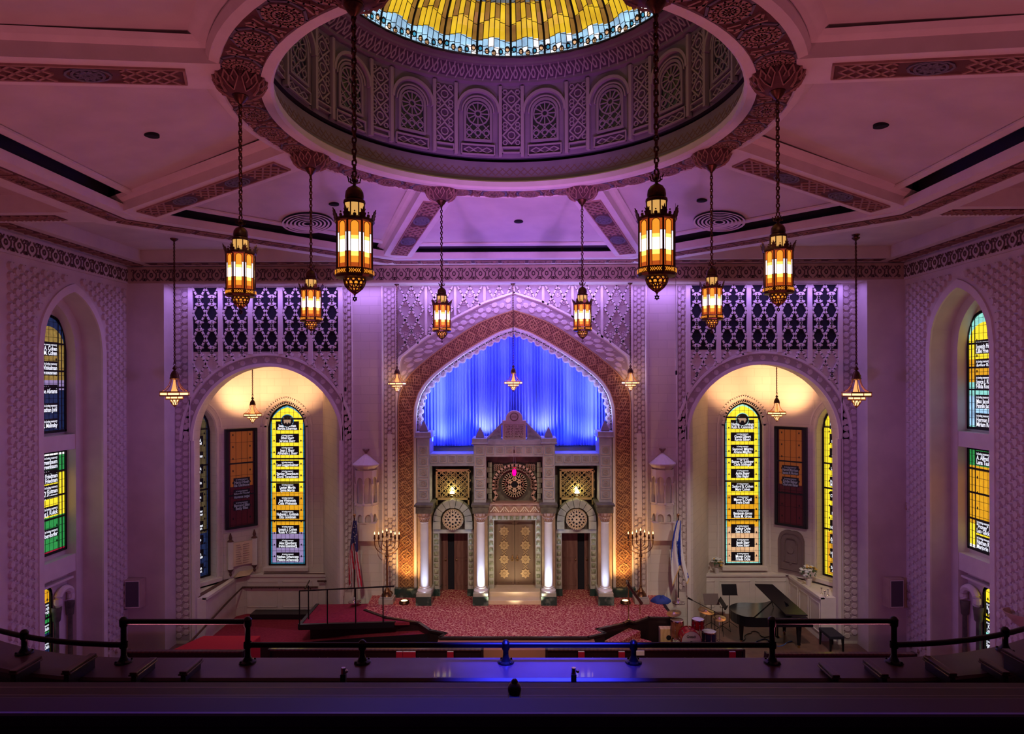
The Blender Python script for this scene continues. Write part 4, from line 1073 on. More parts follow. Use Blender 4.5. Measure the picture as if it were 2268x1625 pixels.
# ------------------------------------------------------------------ windows in the side wall niches
YG = HW+.83
for s, nm in ((-1, 'left'), (1, 'right')):
    mw = plane((s*YG, NC, 0), (0, -s, 0)); al = -s       # visible part of a plate is its far side
    if s < 0:
        stained('window_5', mw, .84, 6.90, 9.42, .62, [(0, dim_blue), (.45, lilac_g), (.56, GL('dim_gold', (.62, .42, .10), .55))],
            [(.09, ['Edward J. Malinsky']), (.26, ['Jonathan Johl']), (.46, ['Rose Abrams']), (.69, ['Henry Winkelman', 'Dora Winkelman']), (.90, ['Morris A. Cohen', 'Sarah M. Cohen'])],
            dim_blue, side=.26, bars=(.48, .66, .96), align=1, plw=.94, ts=1.32)
        stained('window_6', mw, .84, 3.58, 6.34, 0, [(0, green_g), (.36, yellow_g), (.79, green_g), (.965, white_g)],
            [(.20, ['Anna Oberdorfer']), (.42, ['Irving J. Kulick']), (.61, ['Henry Kutman', 'Sherry Kutman']), (.76, ['Irving Friedman', 'Clara Friedman']), (.90, ['Walter Greenbaum', 'Edna Greenbaum'])],
            red_g, side=.26, bars=(.34, .56, .80), align=1, plw=.94, ts=1.32)
        stained('window_7', mw, .25, .8, 2.45, .25, [(0, dim_blue), (.4, green_g), (.7, amber_g)], [(.2, ['Dr. Klein']), (.5, ['A. Klein']), (.8, ['B. March', 'C. March'])], yellow_g, side=.05, align=0, plw=.9, bars=(.35, .65))
    else:
        stained('window_8', mw, .84, 6.90, 9.42, .62, [(0, sky_g), (.35, aqua_g), (.5, amber_g), (.75, yellow_g)],
            [(.09, ['Herman Roth', 'Miriam Roth']), (.29, ['Max Jacobs', 'Fannie Jacobs']), (.50, ['Joyce J. Ross', 'Hilda Ross']), (.70, ['Arthur Roth']), (.88, ['Joseph Fine', 'Lillie Fine'])],
            aqua_g, side=.26, bars=(.42, .66, .92), align=-1, plw=.94, ts=1.32)
        stained('window_9', mw, .84, 3.58, 6.34, 0, [(0, white_g), (.04, yellow_g), (.25, amber_g), (.83, green_g)],
            [(.08, ['Nathan R. Green', 'Marjorie B. Green']), (.235, ['"Honey" Levine', 'Leo Glickman']), (.91, ['A. Alfred Taubman', 'Lena Taubman'])],
            white_g, side=.26, bars=(.30, .56, .80), align=-1, plw=.94, ts=1.32)
        stained('window_10', mw, .25, .8, 2.45, .25, [(0, aqua_g), (.4, yellow_g)], [(.2, ['Sanders', 'Rosen']), (.5, ['Klein', 'Lauren']), (.8, ['Robert', 'Rina'])], yellow_g, side=.05, plw=.9, bars=(.35, .65))
    # small horseshoe arcade round the lowest window
    ar = MB(); wallo = bpy.data.objects['wall_'+nm]
    for c in (-.58, .58):
        pts = [(c+.27*cos(a), 2.25+.27*sin(a)) for a in [-.5+(pi+1)*i/18 for i in range(19)]]
        ar.tube([mw(u, v, .16) for u, v in pts], .10, 8)
        ar.rect(c-.30, c+.30, .1, 2.9, mw, -.02, .02)
    ar.rect(-.86, .86, 2.74, 2.80, mw, 0, .22)
    ar.build('arcade', plaster_white, wallo, smooth=True)
    for c in (-.86, -.31, .31, .86):
        b = MB(); b.lathe([(.09, 0), (.09, .12), (.065, .18), (.06, 1.55), (.10, 1.6), (.12, 1.85), (.13, 1.9), (.13, 1.98)], mw(c, .12, .12), 12)
        b.build('arcade_column', dark_stone, wallo, smooth=True)
# ------------------------------------------------------------------ stage, ramps, steps
def pzl(L, z=None): return [PZ(p[0], p[1], p[2] if len(p) > 2 else z) for p in L]
edge = [(806, 1350), (850, 1366), (925, 1378), (950, 1395), (985, 1402), (972, 1411), (1300, 1411), (1337, 1402), (1320, 1393), (1379, 1380), (1390, 1374), (1402, 1378), (1434, 1367), (1482, 1368), (1485, 1359), (1474, 1348), (1466, 1335), (1459, 1330)]
E = pzl(edge, STAGE)
outl = [(E[0][0]-.1, DB+.2), (E[0][0], E[0][1])]+[(x, y) for x, y, z in E[1:]]+[(E[-1][0]+.1, DB+.2)]
m = MB(); m.poly([(x, y, STAGE) for x, y in outl]+[(3.1, 21.2, STAGE), (-3.1, 21.2, STAGE)])
stg = m.build('floor_stage', carpet, kind='structure')
m = MB()
for a, b in zip(outl, outl[1:]): m.poly([(*a, 0), (*b, 0), (*b, STAGE-.001), (*a, STAGE-.001)])
m.build('fascia', dark_wood, stg)
m = MB(); ground = lambda u, v, h: (u, v, STAGE+h); m.stroke(outl[1:-1], .09, ground, -.04, .012); m.build('nosing', dark_wood, stg)
# wide low front step at the centre
m = MB(); a = PZ(972, 1416, 1.32); m.box(a[0], -a[0]+.1, 16.45, E[5][1]+.12, 0, 1.455); m.build('front_step', M('step_carpet', (.34, .13, .09), .8), stg)
# floor carpet left of the stage, two ramps
m = MB(); m.poly([(-9.84, 18.3, .006), (-9.84, 23.17, .006), (-5.5, 23.17, .006), (-4.6, 20.2, .006), (-4.6, 18.3, .006)]); m.build('carpet_floor', carpet_plain, bpy.data.objects['floor'])
rp = [(700, 1338, 1.10), (660, 1384, 1.15), (872, 1378, 1.50), (905, 1377, 1.51), (850, 1366, 1.515), (806, 1350, 1.515), (822, 1336, 1.515)]
P = pzl(rp)
t = thing('access_ramp', 'carpeted ramp with dark edges and thin black railing beside the stage', 'ramp', (P[1][0], P[1][1], 0)); 
m = MB(); m.hexa([(x, y, z-.08) for x, y, z in P], P); m.build('ramp_deck', carpet_plain, t)
cx_ = sum(p[0] for p in P)/len(P); cy_ = sum(p[1] for p in P)/len(P); I_ = [(cx_+(x-cx_)*.86, cy_+(y-cy_)*.80+.15, z) for x, y, z in P]
m = MB(); m.hexa([(x, y, 0) for x, y, z in I_], [(x, y, z-.09) for x, y, z in I_]); m.build('ramp_support', black_wood, t)
m = MB()
for a, b in zip(P[:5]+[P[0]], P[1:4]+[P[4]]+[P[0]]):
    pass
for a, b in ((P[0], P[1]), (P[1], P[2])):
    a, b = Vector(a), Vector(b); d = (b-a).normalized(); n = d.cross(Vector((0, 0, 1)))*.05
    m.hexa([a-n+Vector((0, 0, -.13)), b-n+Vector((0, 0, -.13)), b+n+Vector((0, 0, -.13)), a+n+Vector((0, 0, -.13))], [a-n+Vector((0, 0, .03)), b-n+Vector((0, 0, .03)), b+n+Vector((0, 0, .03)), a+n+Vector((0, 0, .03))])
m.build('ramp_edge', black_wood, t)
rl = [(660, 1384, 1.16), (722, 1382, 1.27), (785, 1380, 1.38), (846, 1378, 1.48)]
Q = pzl(rl); tops = [Vector(q)+Vector((0, 0, 1.0)) for q in Q]
m = MB(); m.tube([tops[0]]+tops[1:]+[tops[-1]+(tops[-1]-tops[-2])*.4], .022, 8); m.build('handrail', black_iron, t)
for q, tp in zip(Q, tops): m = MB(); m.tube([q, tp], .018, 6); m.build('post', black_iron, t)
q = Vector(Q[0])+Vector((.1, .5, 0)); m = MB(); m.tube([q, q+Vector((0, 0, 1.0))], .018, 6); m.build('post', black_iron, t)
m = MB(); m.tube([tops[0]+Vector((.1, .2, 0)), q+Vector((0, .1, 1.12))], .022, 6); m.build('handrail', black_iron, t)
P = pzl([(535, 1385, .02), (662, 1396, .55), (900, 1384, 1.25), (972, 1403, 1.40), (800, 1413, 1.1), (560, 1432, .35)])
t = thing('front_ramp', 'long maroon carpeted ramp with black side climbing to the stage front', 'ramp', (P[0][0], P[0][1], 0))
m = MB(); m.poly(P); m.build('ramp_deck', carpet_plain, t)
m = MB()
for a, b in zip(P[3:], P[4:]): m.poly([(a[0], a[1], 0), (b[0], b[1], 0), (b[0], b[1], b[2]+.02), (a[0], a[1], a[2]+.02)])
m.build('ramp_side', black_wood, t)
# steps at the right of the stage
t = thing('stage_steps', 'red carpeted steps going down from the right of the stage', 'steps', (PZ(1400, 1400, 1)[0], PZ(1400, 1400, 1)[1], 0))
a, b = Vector(PZ(1337, 1402, STAGE)), Vector(PZ(1391, 1374, STAGE)); d = (b-a); n = Vector((d.y, -d.x, 0)).normalized()
for k in range(4):
    z = STAGE-.20*(k+1); o = n*.34*k
    m = MB(); m.hexa([(*(a+o).xy, 0), (*(b+o).xy, 0), (*(b+o+n*.36).xy, 0), (*(a+o+n*.36).xy, 0)], [(*(a+o).xy, z), (*(b+o).xy, z), (*(b+o+n*.36).xy, z), (*(a+o+n*.36).xy, z)])
    m.build('step', carpet, t)
# brass posts and wooden handrail of the steps
def rail_steps(nm, px0, px1, lab):
    A = PZ(*px0, STAGE); B = PZ(*px1, .9)
    t = thing('stair_handrail', lab, 'handrail', A)
    ta, tb = (A[0], A[1], A[2]+.98), (B[0], B[1], B[2]+.98)
    m = MB(); a, b = Vector(ta), Vector(tb); d = (b-a).normalized(); m.tube([a-d*.12+Vector((0, 0, -.03)), a-d*.1+Vector((0, 0, .06)), a, b, b+d*.12, b+d*.14+Vector((0, 0, .05))], [.03, .045, .045, .045, .055, .03], 10); m.build('rail', rail_wood, t, smooth=True)
    for p, q in ((A, ta), (B, tb)):
        m = MB(); L = q[2]-p[2]; m.lathe([(.045, 0), (.03, .03), (.014, .06), (.014, L*.45), (.024, L*.48), (.014, L*.51), (.014, L*.72), (.022, L*.75), (.014, L*.78), (.012, L)], p, 10); m.build('post', brass, t, smooth=True)
rail_steps('r', (1390, 1373), (1415, 1406), 'dark wooden handrail on two brass posts beside the stage steps')
# ------------------------------------------------------------------ the ark
def HX(h, d): return h*d/1445
ark = thing('torah_ark', 'tall marble ark with bronze doors, columns and carved tablets under the pointed arch', 'ark', (0, 20.4, STAGE))
def ab_(name, mat, h0, h1, y0, y1, d, back, mirror=True, bevel=0, parent=None):
    out = []
    for s in ((-1, 1) if mirror else (1,)):
        m = MB(); x0, x1 = sorted((s*HX(h0, d), s*HX(h1, d))); m.box(x0, x1, d, back, V(y1, d), V(y0, d)); out.append(m.build(name, mat, parent or ark, bevel=bevel))
    return out
def sq_rosette(mb, c, z, r, mf, h=.02):
    mb.stroke([(c-r, z-r), (c+r, z-r), (c+r, z+r), (c-r, z+r)], r*.14, mf, 0, h, True)
    mb.ring(c, z, r*.62, r*.13, mf, 0, h, 10); mb.ring(c, z, r*.28, r*.15, mf, 0, h, 6)
    for k in range(8): a = pi*k/4; mb.stroke([(c+r*.34*cos(a), z+r*.34*sin(a)), (c+r*.58*cos(a), z+r*.58*sin(a))], r*.14, mf, 0, h)
# stone body behind everything
m = MB(); D0 = 20.92
m.box(-3.0, 3.0, D0, 21.36, 4.2, V(1003, 20.6)); m.box(-3.0, -HX(168, 20.75), D0, 21.3, STAGE, 4.2); m.box(HX(168, 20.75), 3.0, D0, 21.3, STAGE, 4.2)
m.box(-HX(102, 20.75), HX(102, 20.75), D0, 21.3, STAGE, 4.2)
m.box(-3.0, 3.0, 21.2, 21.36, STAGE, 4.2)
m.build('body', dark_stone, ark)
for s in (-1, 1):
    for (h0, h1, yt) in ((188, 216, 969), (63, 90, 983)):
        d = 20.0; x0, x1 = sorted((s*HX(h0, d), s*HX(h1, d))); pr = MB(); pr.box(x0, x1, d, 20.95, V(1117, d), V(yt, d))
        po = pr.build('pier', ark_stone, ark); mf = FR(d); r = MB(); c = (x0+x1)/2; n = 5
        ys = [997+24.5*k for k in range(5)]
        for y in ys: sq_rosette(r, c, V(y, d), HX(9.5, d), mf, .03)
        r.build('square_rosettes', relief, po)
        m = MB(); m.box(x0-.05, x1+.05, d-.06, 20.9, V(yt, d), V(yt-13, d)); 
        m.box(x0-.07, x1+.07, d-.08, 20.9, V(yt-3, d), V(yt, d)); m.build('pier_cap', ark_stone, po, bevel=.015)
        m = MB(); zc = V(yt-13, d); m.lathe([(.17, 0), (.18, .04), (.13, .14), (.05, .26), (.001, .34)], (c, d+.2, zc), 4, pi/4, 2*pi+pi/4); m.build('finial', M('finial_stone', (.22, .18, .24), .6) if 'finial_stone' not in bpy.data.materials else bpy.data.materials['finial_stone'], po)
    # entablature blocks, capitals, columns, pedestals
    for hx in (200, 75):
        d = 19.78; c = (s*HX(hx, d), d, 0); zt, zb = V(1157, d), V(1298, d)
        m = MB(); w = HX(17, d); m.box(c[0]-w, c[0]+w, d-.2, 20.9, V(1134, d), V(1118, d)); m.box(c[0]-w-.04, c[0]+w+.04, d-.24, 20.9, V(1119, d), V(1115, d)); m.build('entablature_block', dark_stone, ark)
        col = MB(); col.lathe([(.135, zb), (.13, zb+.1), (.125, zt-.15), (.118, zt), (.13, zt+.01), (.13, zt+.04)], c, 24); co = col.build('column', white_marble, ark, smooth=True)
        m = MB(); z0 = zt+.04; h = V(1134, d)-z0; m.lathe([(.11, z0), (.12, z0+h*.3), (.17, z0+h*.5), (.15, z0+h*.55), (.19, z0+h*.85), (.21, z0+h)], c, 16)
        for k in range(10): a = 2*pi*k/10; m.tube([(c[0]+.12*cos(a), c[1]+.12*sin(a), z0+.03), (c[0]+.17*cos(a), c[1]+.17*sin(a), z0+h*.5), (c[0]+.21*cos(a), c[1]+.21*sin(a), z0+h*.62)], .016, 5)
        m.build('capital', rose_stone, co)
        m = MB(); zb2 = V(1309, d); m.lathe([(.21, zb2), (.22, zb2+.05), (.18, zb2+.09), (.15, zb2+.11), (.16, zb2+.14), (.135, zb)], c, 24); m.build('column_base', white_marble, co, smooth=True)
        m = MB(); m.box(c[0]-.22, c[0]+.22, d-.22, 20.5, V(1316, d), zb2); m.build('plinth', grey_marble, co)
        m = MB(); m.box(c[0]-.235, c[0]+.235, d-.24, 20.5, STAGE, V(1316, d)); m.build('pedestal', green_marble, co)
        m = MB(); w = HX(15, 20.2); m.box(c[0]*1.02-w, c[0]*1.02+w, 20.15, 20.95, STAGE+.3, V(1134, 20.2)); m.build('pilaster', tan_stone, ark)
    # side lintel with square rosettes
    d = 20.1; x0, x1 = sorted((s*HX(89, d), s*HX(188, d))); m = MB(); m.box(x0, x1, d, 20.95, V(1031, d), V(1005, d)); m.box(x0, x1, d-.03, 20.95, V(1031, d), V(1027, d))
    lo = m.build('side_lintel', ark_stone, ark); r = MB(); mf = FR(d)
    for k in range(5): sq_rosette(r, x0+(x1-x0)*(k+.5)/5, V(1016, d), HX(7.5, d), mf, .03)
    r.build('square_rosettes', relief, lo)
    # niche with gilded grille
    d = 20.6; cx = s*HX(137, d); mf = FR(d)
    m = MB(); w = HX(37, d); 
    for q in ((cx-w, cx-w+.05, V(1117, d), V(1040, d)), (cx+w-.05, cx+w, V(1117, d), V(1040, d)), (cx-w, cx+w, V(1043, d), V(1038, d)), (cx-w, cx+w, V(1106, d), V(1101, d))): m.rect(*q, mf, -.05, .05)
    z0, z1 = V(1101, d), V(1043, d)
    lattice(m, cx-w, cx+w, z0, z1, .2, .2, .016, mf, 0, .03)
    for i in range(7):
        for j in range(6):
            u, v = cx-w+.1+i*(2*w-.1)/6.4, z0+.07+j*.14
            m.ring(u, v, .055, .016, mf, 0, .035, 8); 
            if (i+j) % 2: m.ring(u+.07, v+.05, .035, .014, mf, .01, .04, 6)
    m.build('gilded_grille', gold, ark)
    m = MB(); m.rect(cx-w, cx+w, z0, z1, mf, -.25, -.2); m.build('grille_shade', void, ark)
    lp = (s*HX(139, 20.35), 20.45, V(1092, 20.4)); m = MB(); m.lathe([(.001, 0), (.06, 0), (.08, .05)], (lp[0], lp[1], lp[2]-.06), 12); lo = m.build('lamp_holder', brass, ark)
    m = MB(); m.ball(lp, .075, 8); m.build('bulb', M('warm_bulb', (1, .8, .4), emit=(1, .78, .35), es=14) if 'warm_bulb' not in bpy.data.materials else bpy.data.materials['warm_bulb'], lo)
    lamp('POINT', 'niche_light', (lp[0], lp[1]-.02, lp[2]+.1), (1, .82, .45), 9, .04)
    for k in range(4):
        pass
    # stone arch with rose disc over the side door
    d = 20.3; mf = FR(d); cx = s*HX(137, d); cz = V(1150, d); ro, ri = HX(43, d), HX(27, d)
    m = MB(); nv = 9
    for k in range(nv):
        a0, a1 = -.12+(pi+.24)*k/nv+.015, -.12+(pi+.24)*(k+1)/nv-.015
        m.prism([(cx+r*cos(a), cz+r*sin(a)) for r, a in ((ri, a0), (ro, a0), (ro+(.04 if k == 4 else 0), (a0+a1)/2), (ro, a1), (ri, a1))], mf, -.3, .05 if k != 4 else .1)
    x0, x1 = cx-ro, cx+ro
    for sg in (-1, 1): m.rect(*sorted((cx+sg*ri, cx+sg*(ro+.01))), V(1171, d), cz-.04, mf, -.3, .05)
    m.build('voussoir_arch', green_tile if False else M('voussoir', (.30, .31, .25), .5, col2=(.42, .42, .33), scale=5) if 'voussoir' not in bpy.data.materials else bpy.data.materials['voussoir'], ark)
    m = MB(); m.rect(cx-ri-.02, cx+ri+.02, V(1180, d), cz+ri*.6, mf, -.35, -.25); m.build('arch_back', dark_stone, ark)
    m = MB(); m.disc(cx, cz, HX(24, d), mf, -.2, .03, 28, taper=.96); m.ring(cx, cz, HX(21, d), .035, mf, .03, .07, 28); do = m.build('rose_disc', tan_stone, ark)
    m = MB()
    for k in range(16): a = 2*pi*k/16; m.disc(cx+HX(16.5, d)*cos(a), cz+HX(16.5, d)*sin(a), .028, mf, .03, .034, 6)
    for k in range(8): a = 2*pi*k/8; m.disc(cx+HX(9.5, d)*cos(a), cz+HX(9.5, d)*sin(a), .036, mf, .03, .034, 6); m.disc(cx+HX(13, d)*cos(a+.39), cz+HX(13, d)*sin(a+.39), .014, mf, .03, .034, 5)
    m.disc(cx, cz, .03, mf, .03, .034, 6); m.build('piercing', void, do)
    # side door with frame
    d = 20.45
    for h0, h1 in ((91, 104), (167, 181)):
        x0, x1 = sorted((s*HX(h0, d), s*HX(h1, d))); m = MB(); m.box(x0, x1, d, 20.95, STAGE+.18, V(1178, d)); fo = m.build('door_jamb', grey_marble, ark)
        m = MB(); n = 9; mf = FR(d); zz0, zz1 = STAGE+.3, V(1180, d)
        for k in range(n): m.disc((x0+x1)/2, zz0+(zz1-zz0)*(k+.5)/n, (x1-x0)*.52, mf, 0, .05, 4, 1, pi/4, .35)
        m.build('tile', green_tile, fo)
        m = MB(); m.box(x0-.02, x1+.02, d-.03, 20.95, STAGE, STAGE+.22); m.build('door_jamb_base', green_marble, fo)
    m = MB(); x0, x1 = sorted((s*HX(91, d), s*HX(181, d))); m.box(x0, x1, d-.03, 20.95, V(1180, d), V(1172, d)); m.build('door_lintel', grey_marble, ark)
    d = 21.05; x0, x1 = sorted((s*HX(103, d), s*HX(168, d))); m = MB(); m.box(x0, x1, d+.06, d+.1, STAGE, V(1172, d)); m.build('doorway_shade', void, ark)
    xm = x0+(x1-x0)*(.30 if s < 0 else .55); xn = x0+(x1-x0)*(.52 if s < 0 else .78)
    for (a, b) in ((x0, xm), (xn, x1)):
        m = MB(); m.box(a, b, d, d+.05, STAGE, V(1178, d)); do = m.build('side_door', door_wood, ark)
        m = MB(); mf = FR(d)
        for za, zb_ in ((STAGE+.15, STAGE+.95), (STAGE+1.05, STAGE+1.85)): m.stroke([(a+.06, za), (b-.06, za), (b-.06, zb_), (a+.06, zb_)], .025, mf, 0, .015, True)
        m.build('door_panel_moulding', door_wood, do)
        m = MB(); m.ball((xm-.07 if b == xm else xn+.07, d-.04, STAGE+.98), .028, 6); m.build('door_knob', brass, do, smooth=True)
# centre: lintel, niche, tablets
d = 20.03; m = MB(); m.box(-HX(64, d), HX(64, d), d, 20.95, V(1011, d), V(984, d)); m.box(-HX(92, d), HX(92, d), d-.05, 21.0, V(984, d), V(974, d)); lo = m.build('centre_lintel', ark_stone, ark)
r = MB()
for k in range(6): sq_rosette(r, HX(-54+21.6*k, d), V(997, d), HX(8, d), FR(d), .03)
r.build('square_rosettes', relief, lo)
mf = FR(20.1)
tb = MB(); tw = HX(26, d); z0, z1 = V(975, d), V(925, d)
tb.prism([(-tw, z0), (tw, z0), (tw, V(931, d)), (HX(19, d), V(931, d))]+[(HX(19, d)*cos(pi*k/12), V(928, d)+HX(19, d)*sin(pi*k/12)) for k in range(13)]+[(-HX(19, d), V(931, d)), (-tw, V(931, d))], mf, -.25, .06)
to = tb.build('tablets', M('tablet', (.60, .50, .44), .6, col2=(.68, .58, .51), scale=6), ark, bevel=.012)
m = MB(); m.ring(0, V(923, d), .12, .03, mf, .06, .085, 20); m.stroke([(-.07, V(923, d)), (.07, V(923, d))], .02, mf, .06, .075); m.stroke([(-.05, V(921, d)), (.05, V(921, d))], .014, mf, .06, .075); m.stroke([(-.05, V(925, d)), (.05, V(925, d))], .014, mf, .06, .075)
m.stroke([(0, V(970, d)), (0, V(941, d))], .018, mf, .06, .08); m.stroke([(-.3, z0+.05), (.3, z0+.05), (.3, V(940, d)), (-.3, V(940, d))], .015, mf, .06, .075, True)
heb = [['אנכי ה', 'לא תרצח'], ['לא יהיה', 'לא תנאף'], ['לא תשא', 'לא תגנב'], ['זכור את', 'לא תענה'], ['כבד את', 'לא תחמד']]
hm = MB()
for k in range(5):
    for j, sx in ((0, 1), (1, -1)):
        s_ = heb[k][j][::-1]; put_text(hm, s_, mf, sx*.15, V(944.5+5.6*k+2, d), .095, .075, 1, 0, .25, .02)
m.build('tablet_lines', plaster_tan, to); hm.build('lettering', M('letter_brown', (.20, .12, .09), .7), to)
for s in (-1, 1):
    m = MB(); P = [(s*HX(29, d), z0), (s*HX(62, d), z0), (s*HX(29, d), V(938, d))]
    if s > 0: P = P
    m.prism(P, mf, -.2, 0); m.stroke([(s*HX(62, d), z0+.02), (s*HX(27, d), V(938, d))], .06, mf, -.2, .05); m.stroke([(s*HX(62, d), z0+.02), (s*HX(29, d), z0+.02)], .05, mf, -.2, .05)
    for (hh, yy) in ((35, 966), (43, 968), (35, 956), (51, 970)): m.ring(s*HX(hh, d), V(yy, d), .035, .02, mf, 0, .03, 7)
    m.build('pediment_wing', ark_stone, ark)
d = 20.62; mf = FR(d)
m = MB(); zb, zt = V(1115, d), V(1022, d)
m.rect(-HX(62, d), HX(62, d), zb, V(1010, d), mf, -.28, -.2); m.build('niche_back', dark_stone, ark)
for s in (-1, 1):
    m = MB(); n = 8
    for k in range(n): m.rect(*sorted((s*HX(50, d), s*HX(61-(k % 2)*3, d))), zb+(zt-zb)*k/n, zb+(zt-zb)*(k+.92)/n, mf, -.1, .05)
    m.build('niche_quoin', M('quoin', (.30, .33, .25), .6) if 'quoin' not in bpy.data.materials else bpy.data.materials['quoin'], ark)
m = MB(); ccz = V(1072, d); Rk = HX(47, d)
pts = [(-HX(46, d), zb), (-HX(46, d), zb+.1), (-HX(39, d), zb+.28)]+[(-Rk*cos(a), ccz-.02+Rk*sin(a)*.95) for a in [-.25+(pi+.5)*k/20 for k in range(21)]]+[(HX(39, d), zb+.28), (HX(46, d), zb+.1), (HX(46, d), zb)]
m.stroke(pts, .07, mf, -.1, .10)
for k in range(17):
    a = -.1+(pi+.2)*k/16; m.ring(-(Rk-.09)*cos(a), ccz-.02+(Rk-.09)*sin(a)*.95, .055, .035, mf, -.05, .06, 8)
for s in (-1, 1):
    for k in range(14):
        u, v = s*(HX(28, d)+.07*(k % 4)), V(1030+4.5*(k//4), d); m.ring(u, v, .035, .016, mf, -.02, .04, 6)
m.build('scalloped_niche_arch', M('niche_arch', (.45, .28, .22), .6, col2=(.55, .36, .28), scale=6), ark)
m = MB(); rr = HX(28, d); m.ring(0, ccz, rr*.89, rr*.2, mf, 0, .08, 32); m.ring(0, ccz, rr*.70, .022, mf, 0, .06, 28)
for q in (0, 1):
    m.stroke([(rr*.66*sin(2*pi*k/3+q*pi), ccz+rr*.66*cos(2*pi*k/3+q*pi)) for k in range(3)], .05, mf, .0, .065, True)
for k in range(12): a = 2*pi*k/12; m.stroke([(rr*.62*cos(a), ccz+rr*.62*sin(a)), (rr*.84*cos(a), ccz+rr*.84*sin(a))], .035, mf, 0, .06)
m.ring(0, ccz, rr*.42, .035, mf, 0, .06, 20)
so = m.build('star_medallion', tan_stone, ark); m = MB(); m.disc(0, ccz, rr*.8, mf, -.03, .0, 28); m.build('medallion_ground', void, so)
# frieze over the doors
d = 20.35; mf = FR(d); m = MB(); m.box(-HX(60, d), HX(60, d), d, 20.95, V(1141, d), V(1116, d)); m.box(-HX(62, d), HX(62, d), d-.05, 20.95, V(1141, d), V(1135, d)); m.box(-HX(62, d), HX(62, d), d-.07, 20.95, V(1118, d), V(1114, d)); fo = m.build('door_frieze', rose_stone, ark)
m = MB()
for k in range(5): c = HX(-44+22*k, d); m.stroke([(c-.13, V(1133, d)), (c, V(1121, d)), (c+.13, V(1133, d))], .03, mf, 0, .04); m.stroke([(c-.05, V(1133, d)), (c, V(1127, d)), (c+.05, V(1133, d))], .02, mf, 0, .03)
m.build('chevron_relief', cream_marble, fo)
m = MB(); n = 10; zz0, zz1 = STAGE+.35, V(1152, d)
m.box(-HX(58, d), HX(58, d), d, 20.95, V(1152, d), V(1141, d))
for s in (-1, 1): m.box(*sorted((s*HX(46, d), s*HX(58, d))), d, 20.95, STAGE+.2, V(1152, d))
jo = m.build('main_door_frame', grey_marble, ark); m = MB()
for s in (-1, 1):
    for k in range(n): m.disc(s*HX(52, d), zz0+(zz1-zz0)*(k+.5)/n, HX(6.4, d), mf, 0, .05, 4, 1, pi/4, .35)
for k in range(8): m.disc(HX(-46+13.1*k, d), V(1146.5, d), HX(6, d), mf, 0, .05, 4, 1, pi/4, .35)
m.build('tile', green_tile, jo)
# bronze double door
d = 20.72; mf = FR(d); zs = V(1305, 20.7)
for s in (-1, 1):
    x0, x1 = sorted((s*.008, s*HX(46.5, d))); m = MB(); m.box(x0, x1, d, d+.08, zs-.05, V(1150, d)); do = m.build('bronze_door', door_bronze, ark)
    m = MB(); z0, z1 = V(1290, d), V(1160, d); c = (x0+x1)/2; m.stroke([(x0+.09, z0), (x1-.09, z0), (x1-.09, z1), (x0+.09, z1)], .025, mf, 0, .025, True); m.build('door_panel_moulding', door_bronze, do)
    m = MB()
    for k in range(4):
        z = V(1176+31*k, d); r = .165
        m.prism([(c+(r if i % 2 == 0 else r*.72)*cos(pi*i/8), z+(r if i % 2 == 0 else r*.72)*sin(pi*i/8)) for i in range(16)], mf, 0, .03); m.ring(c, z, .06, .018, mf, .03, .045, 8)
        if k < 3: m.stroke([(c-.07, z-.16), (c+.07, z-.28)], .02, mf, 0, .02); m.stroke([(c+.07, z-.16), (c-.07, z-.28)], .02, mf, 0, .02)
    m.build('star_ornament', door_gold, do)
    m = MB(); m.ring(s*.08, V(1238, d), .045, .02, mf, .02, .05, 10); m.stroke([(s*.08, V(1236, d)), (s*.08, V(1230, d))], .03, mf, 0, .04); m.build('door_handle', brass, do)
for k, (yf, h) in enumerate(((19.62, .13), (20.02, .26))):
    m = MB(); m.box(-HX(61, 19.7), HX(61, 19.7), yf, 20.8, STAGE, STAGE+h); m.build('marble_step', cream_marble, ark, bevel=.01)
for s in (-1, 1):
    m = MB(); x0, x1 = sorted((s*HX(212, 20.3), s*HX(267, 20.3))); m.box(x0, x1, 20.28, DB+.03, STAGE, STAGE+.28); m.build('trim_marble_base', green_marble, kind='structure')
# ------------------------------------------------------------------ blue-lit curtain
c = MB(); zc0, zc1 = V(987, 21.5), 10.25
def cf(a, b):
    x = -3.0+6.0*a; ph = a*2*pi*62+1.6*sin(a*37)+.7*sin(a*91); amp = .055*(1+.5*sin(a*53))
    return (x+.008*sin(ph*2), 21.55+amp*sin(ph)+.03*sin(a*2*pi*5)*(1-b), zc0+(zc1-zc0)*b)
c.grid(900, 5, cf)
c.build('curtain', curtain_m, smooth=True, label='tall pleated pale curtain glowing blue inside the pointed arch', cat='curtain')
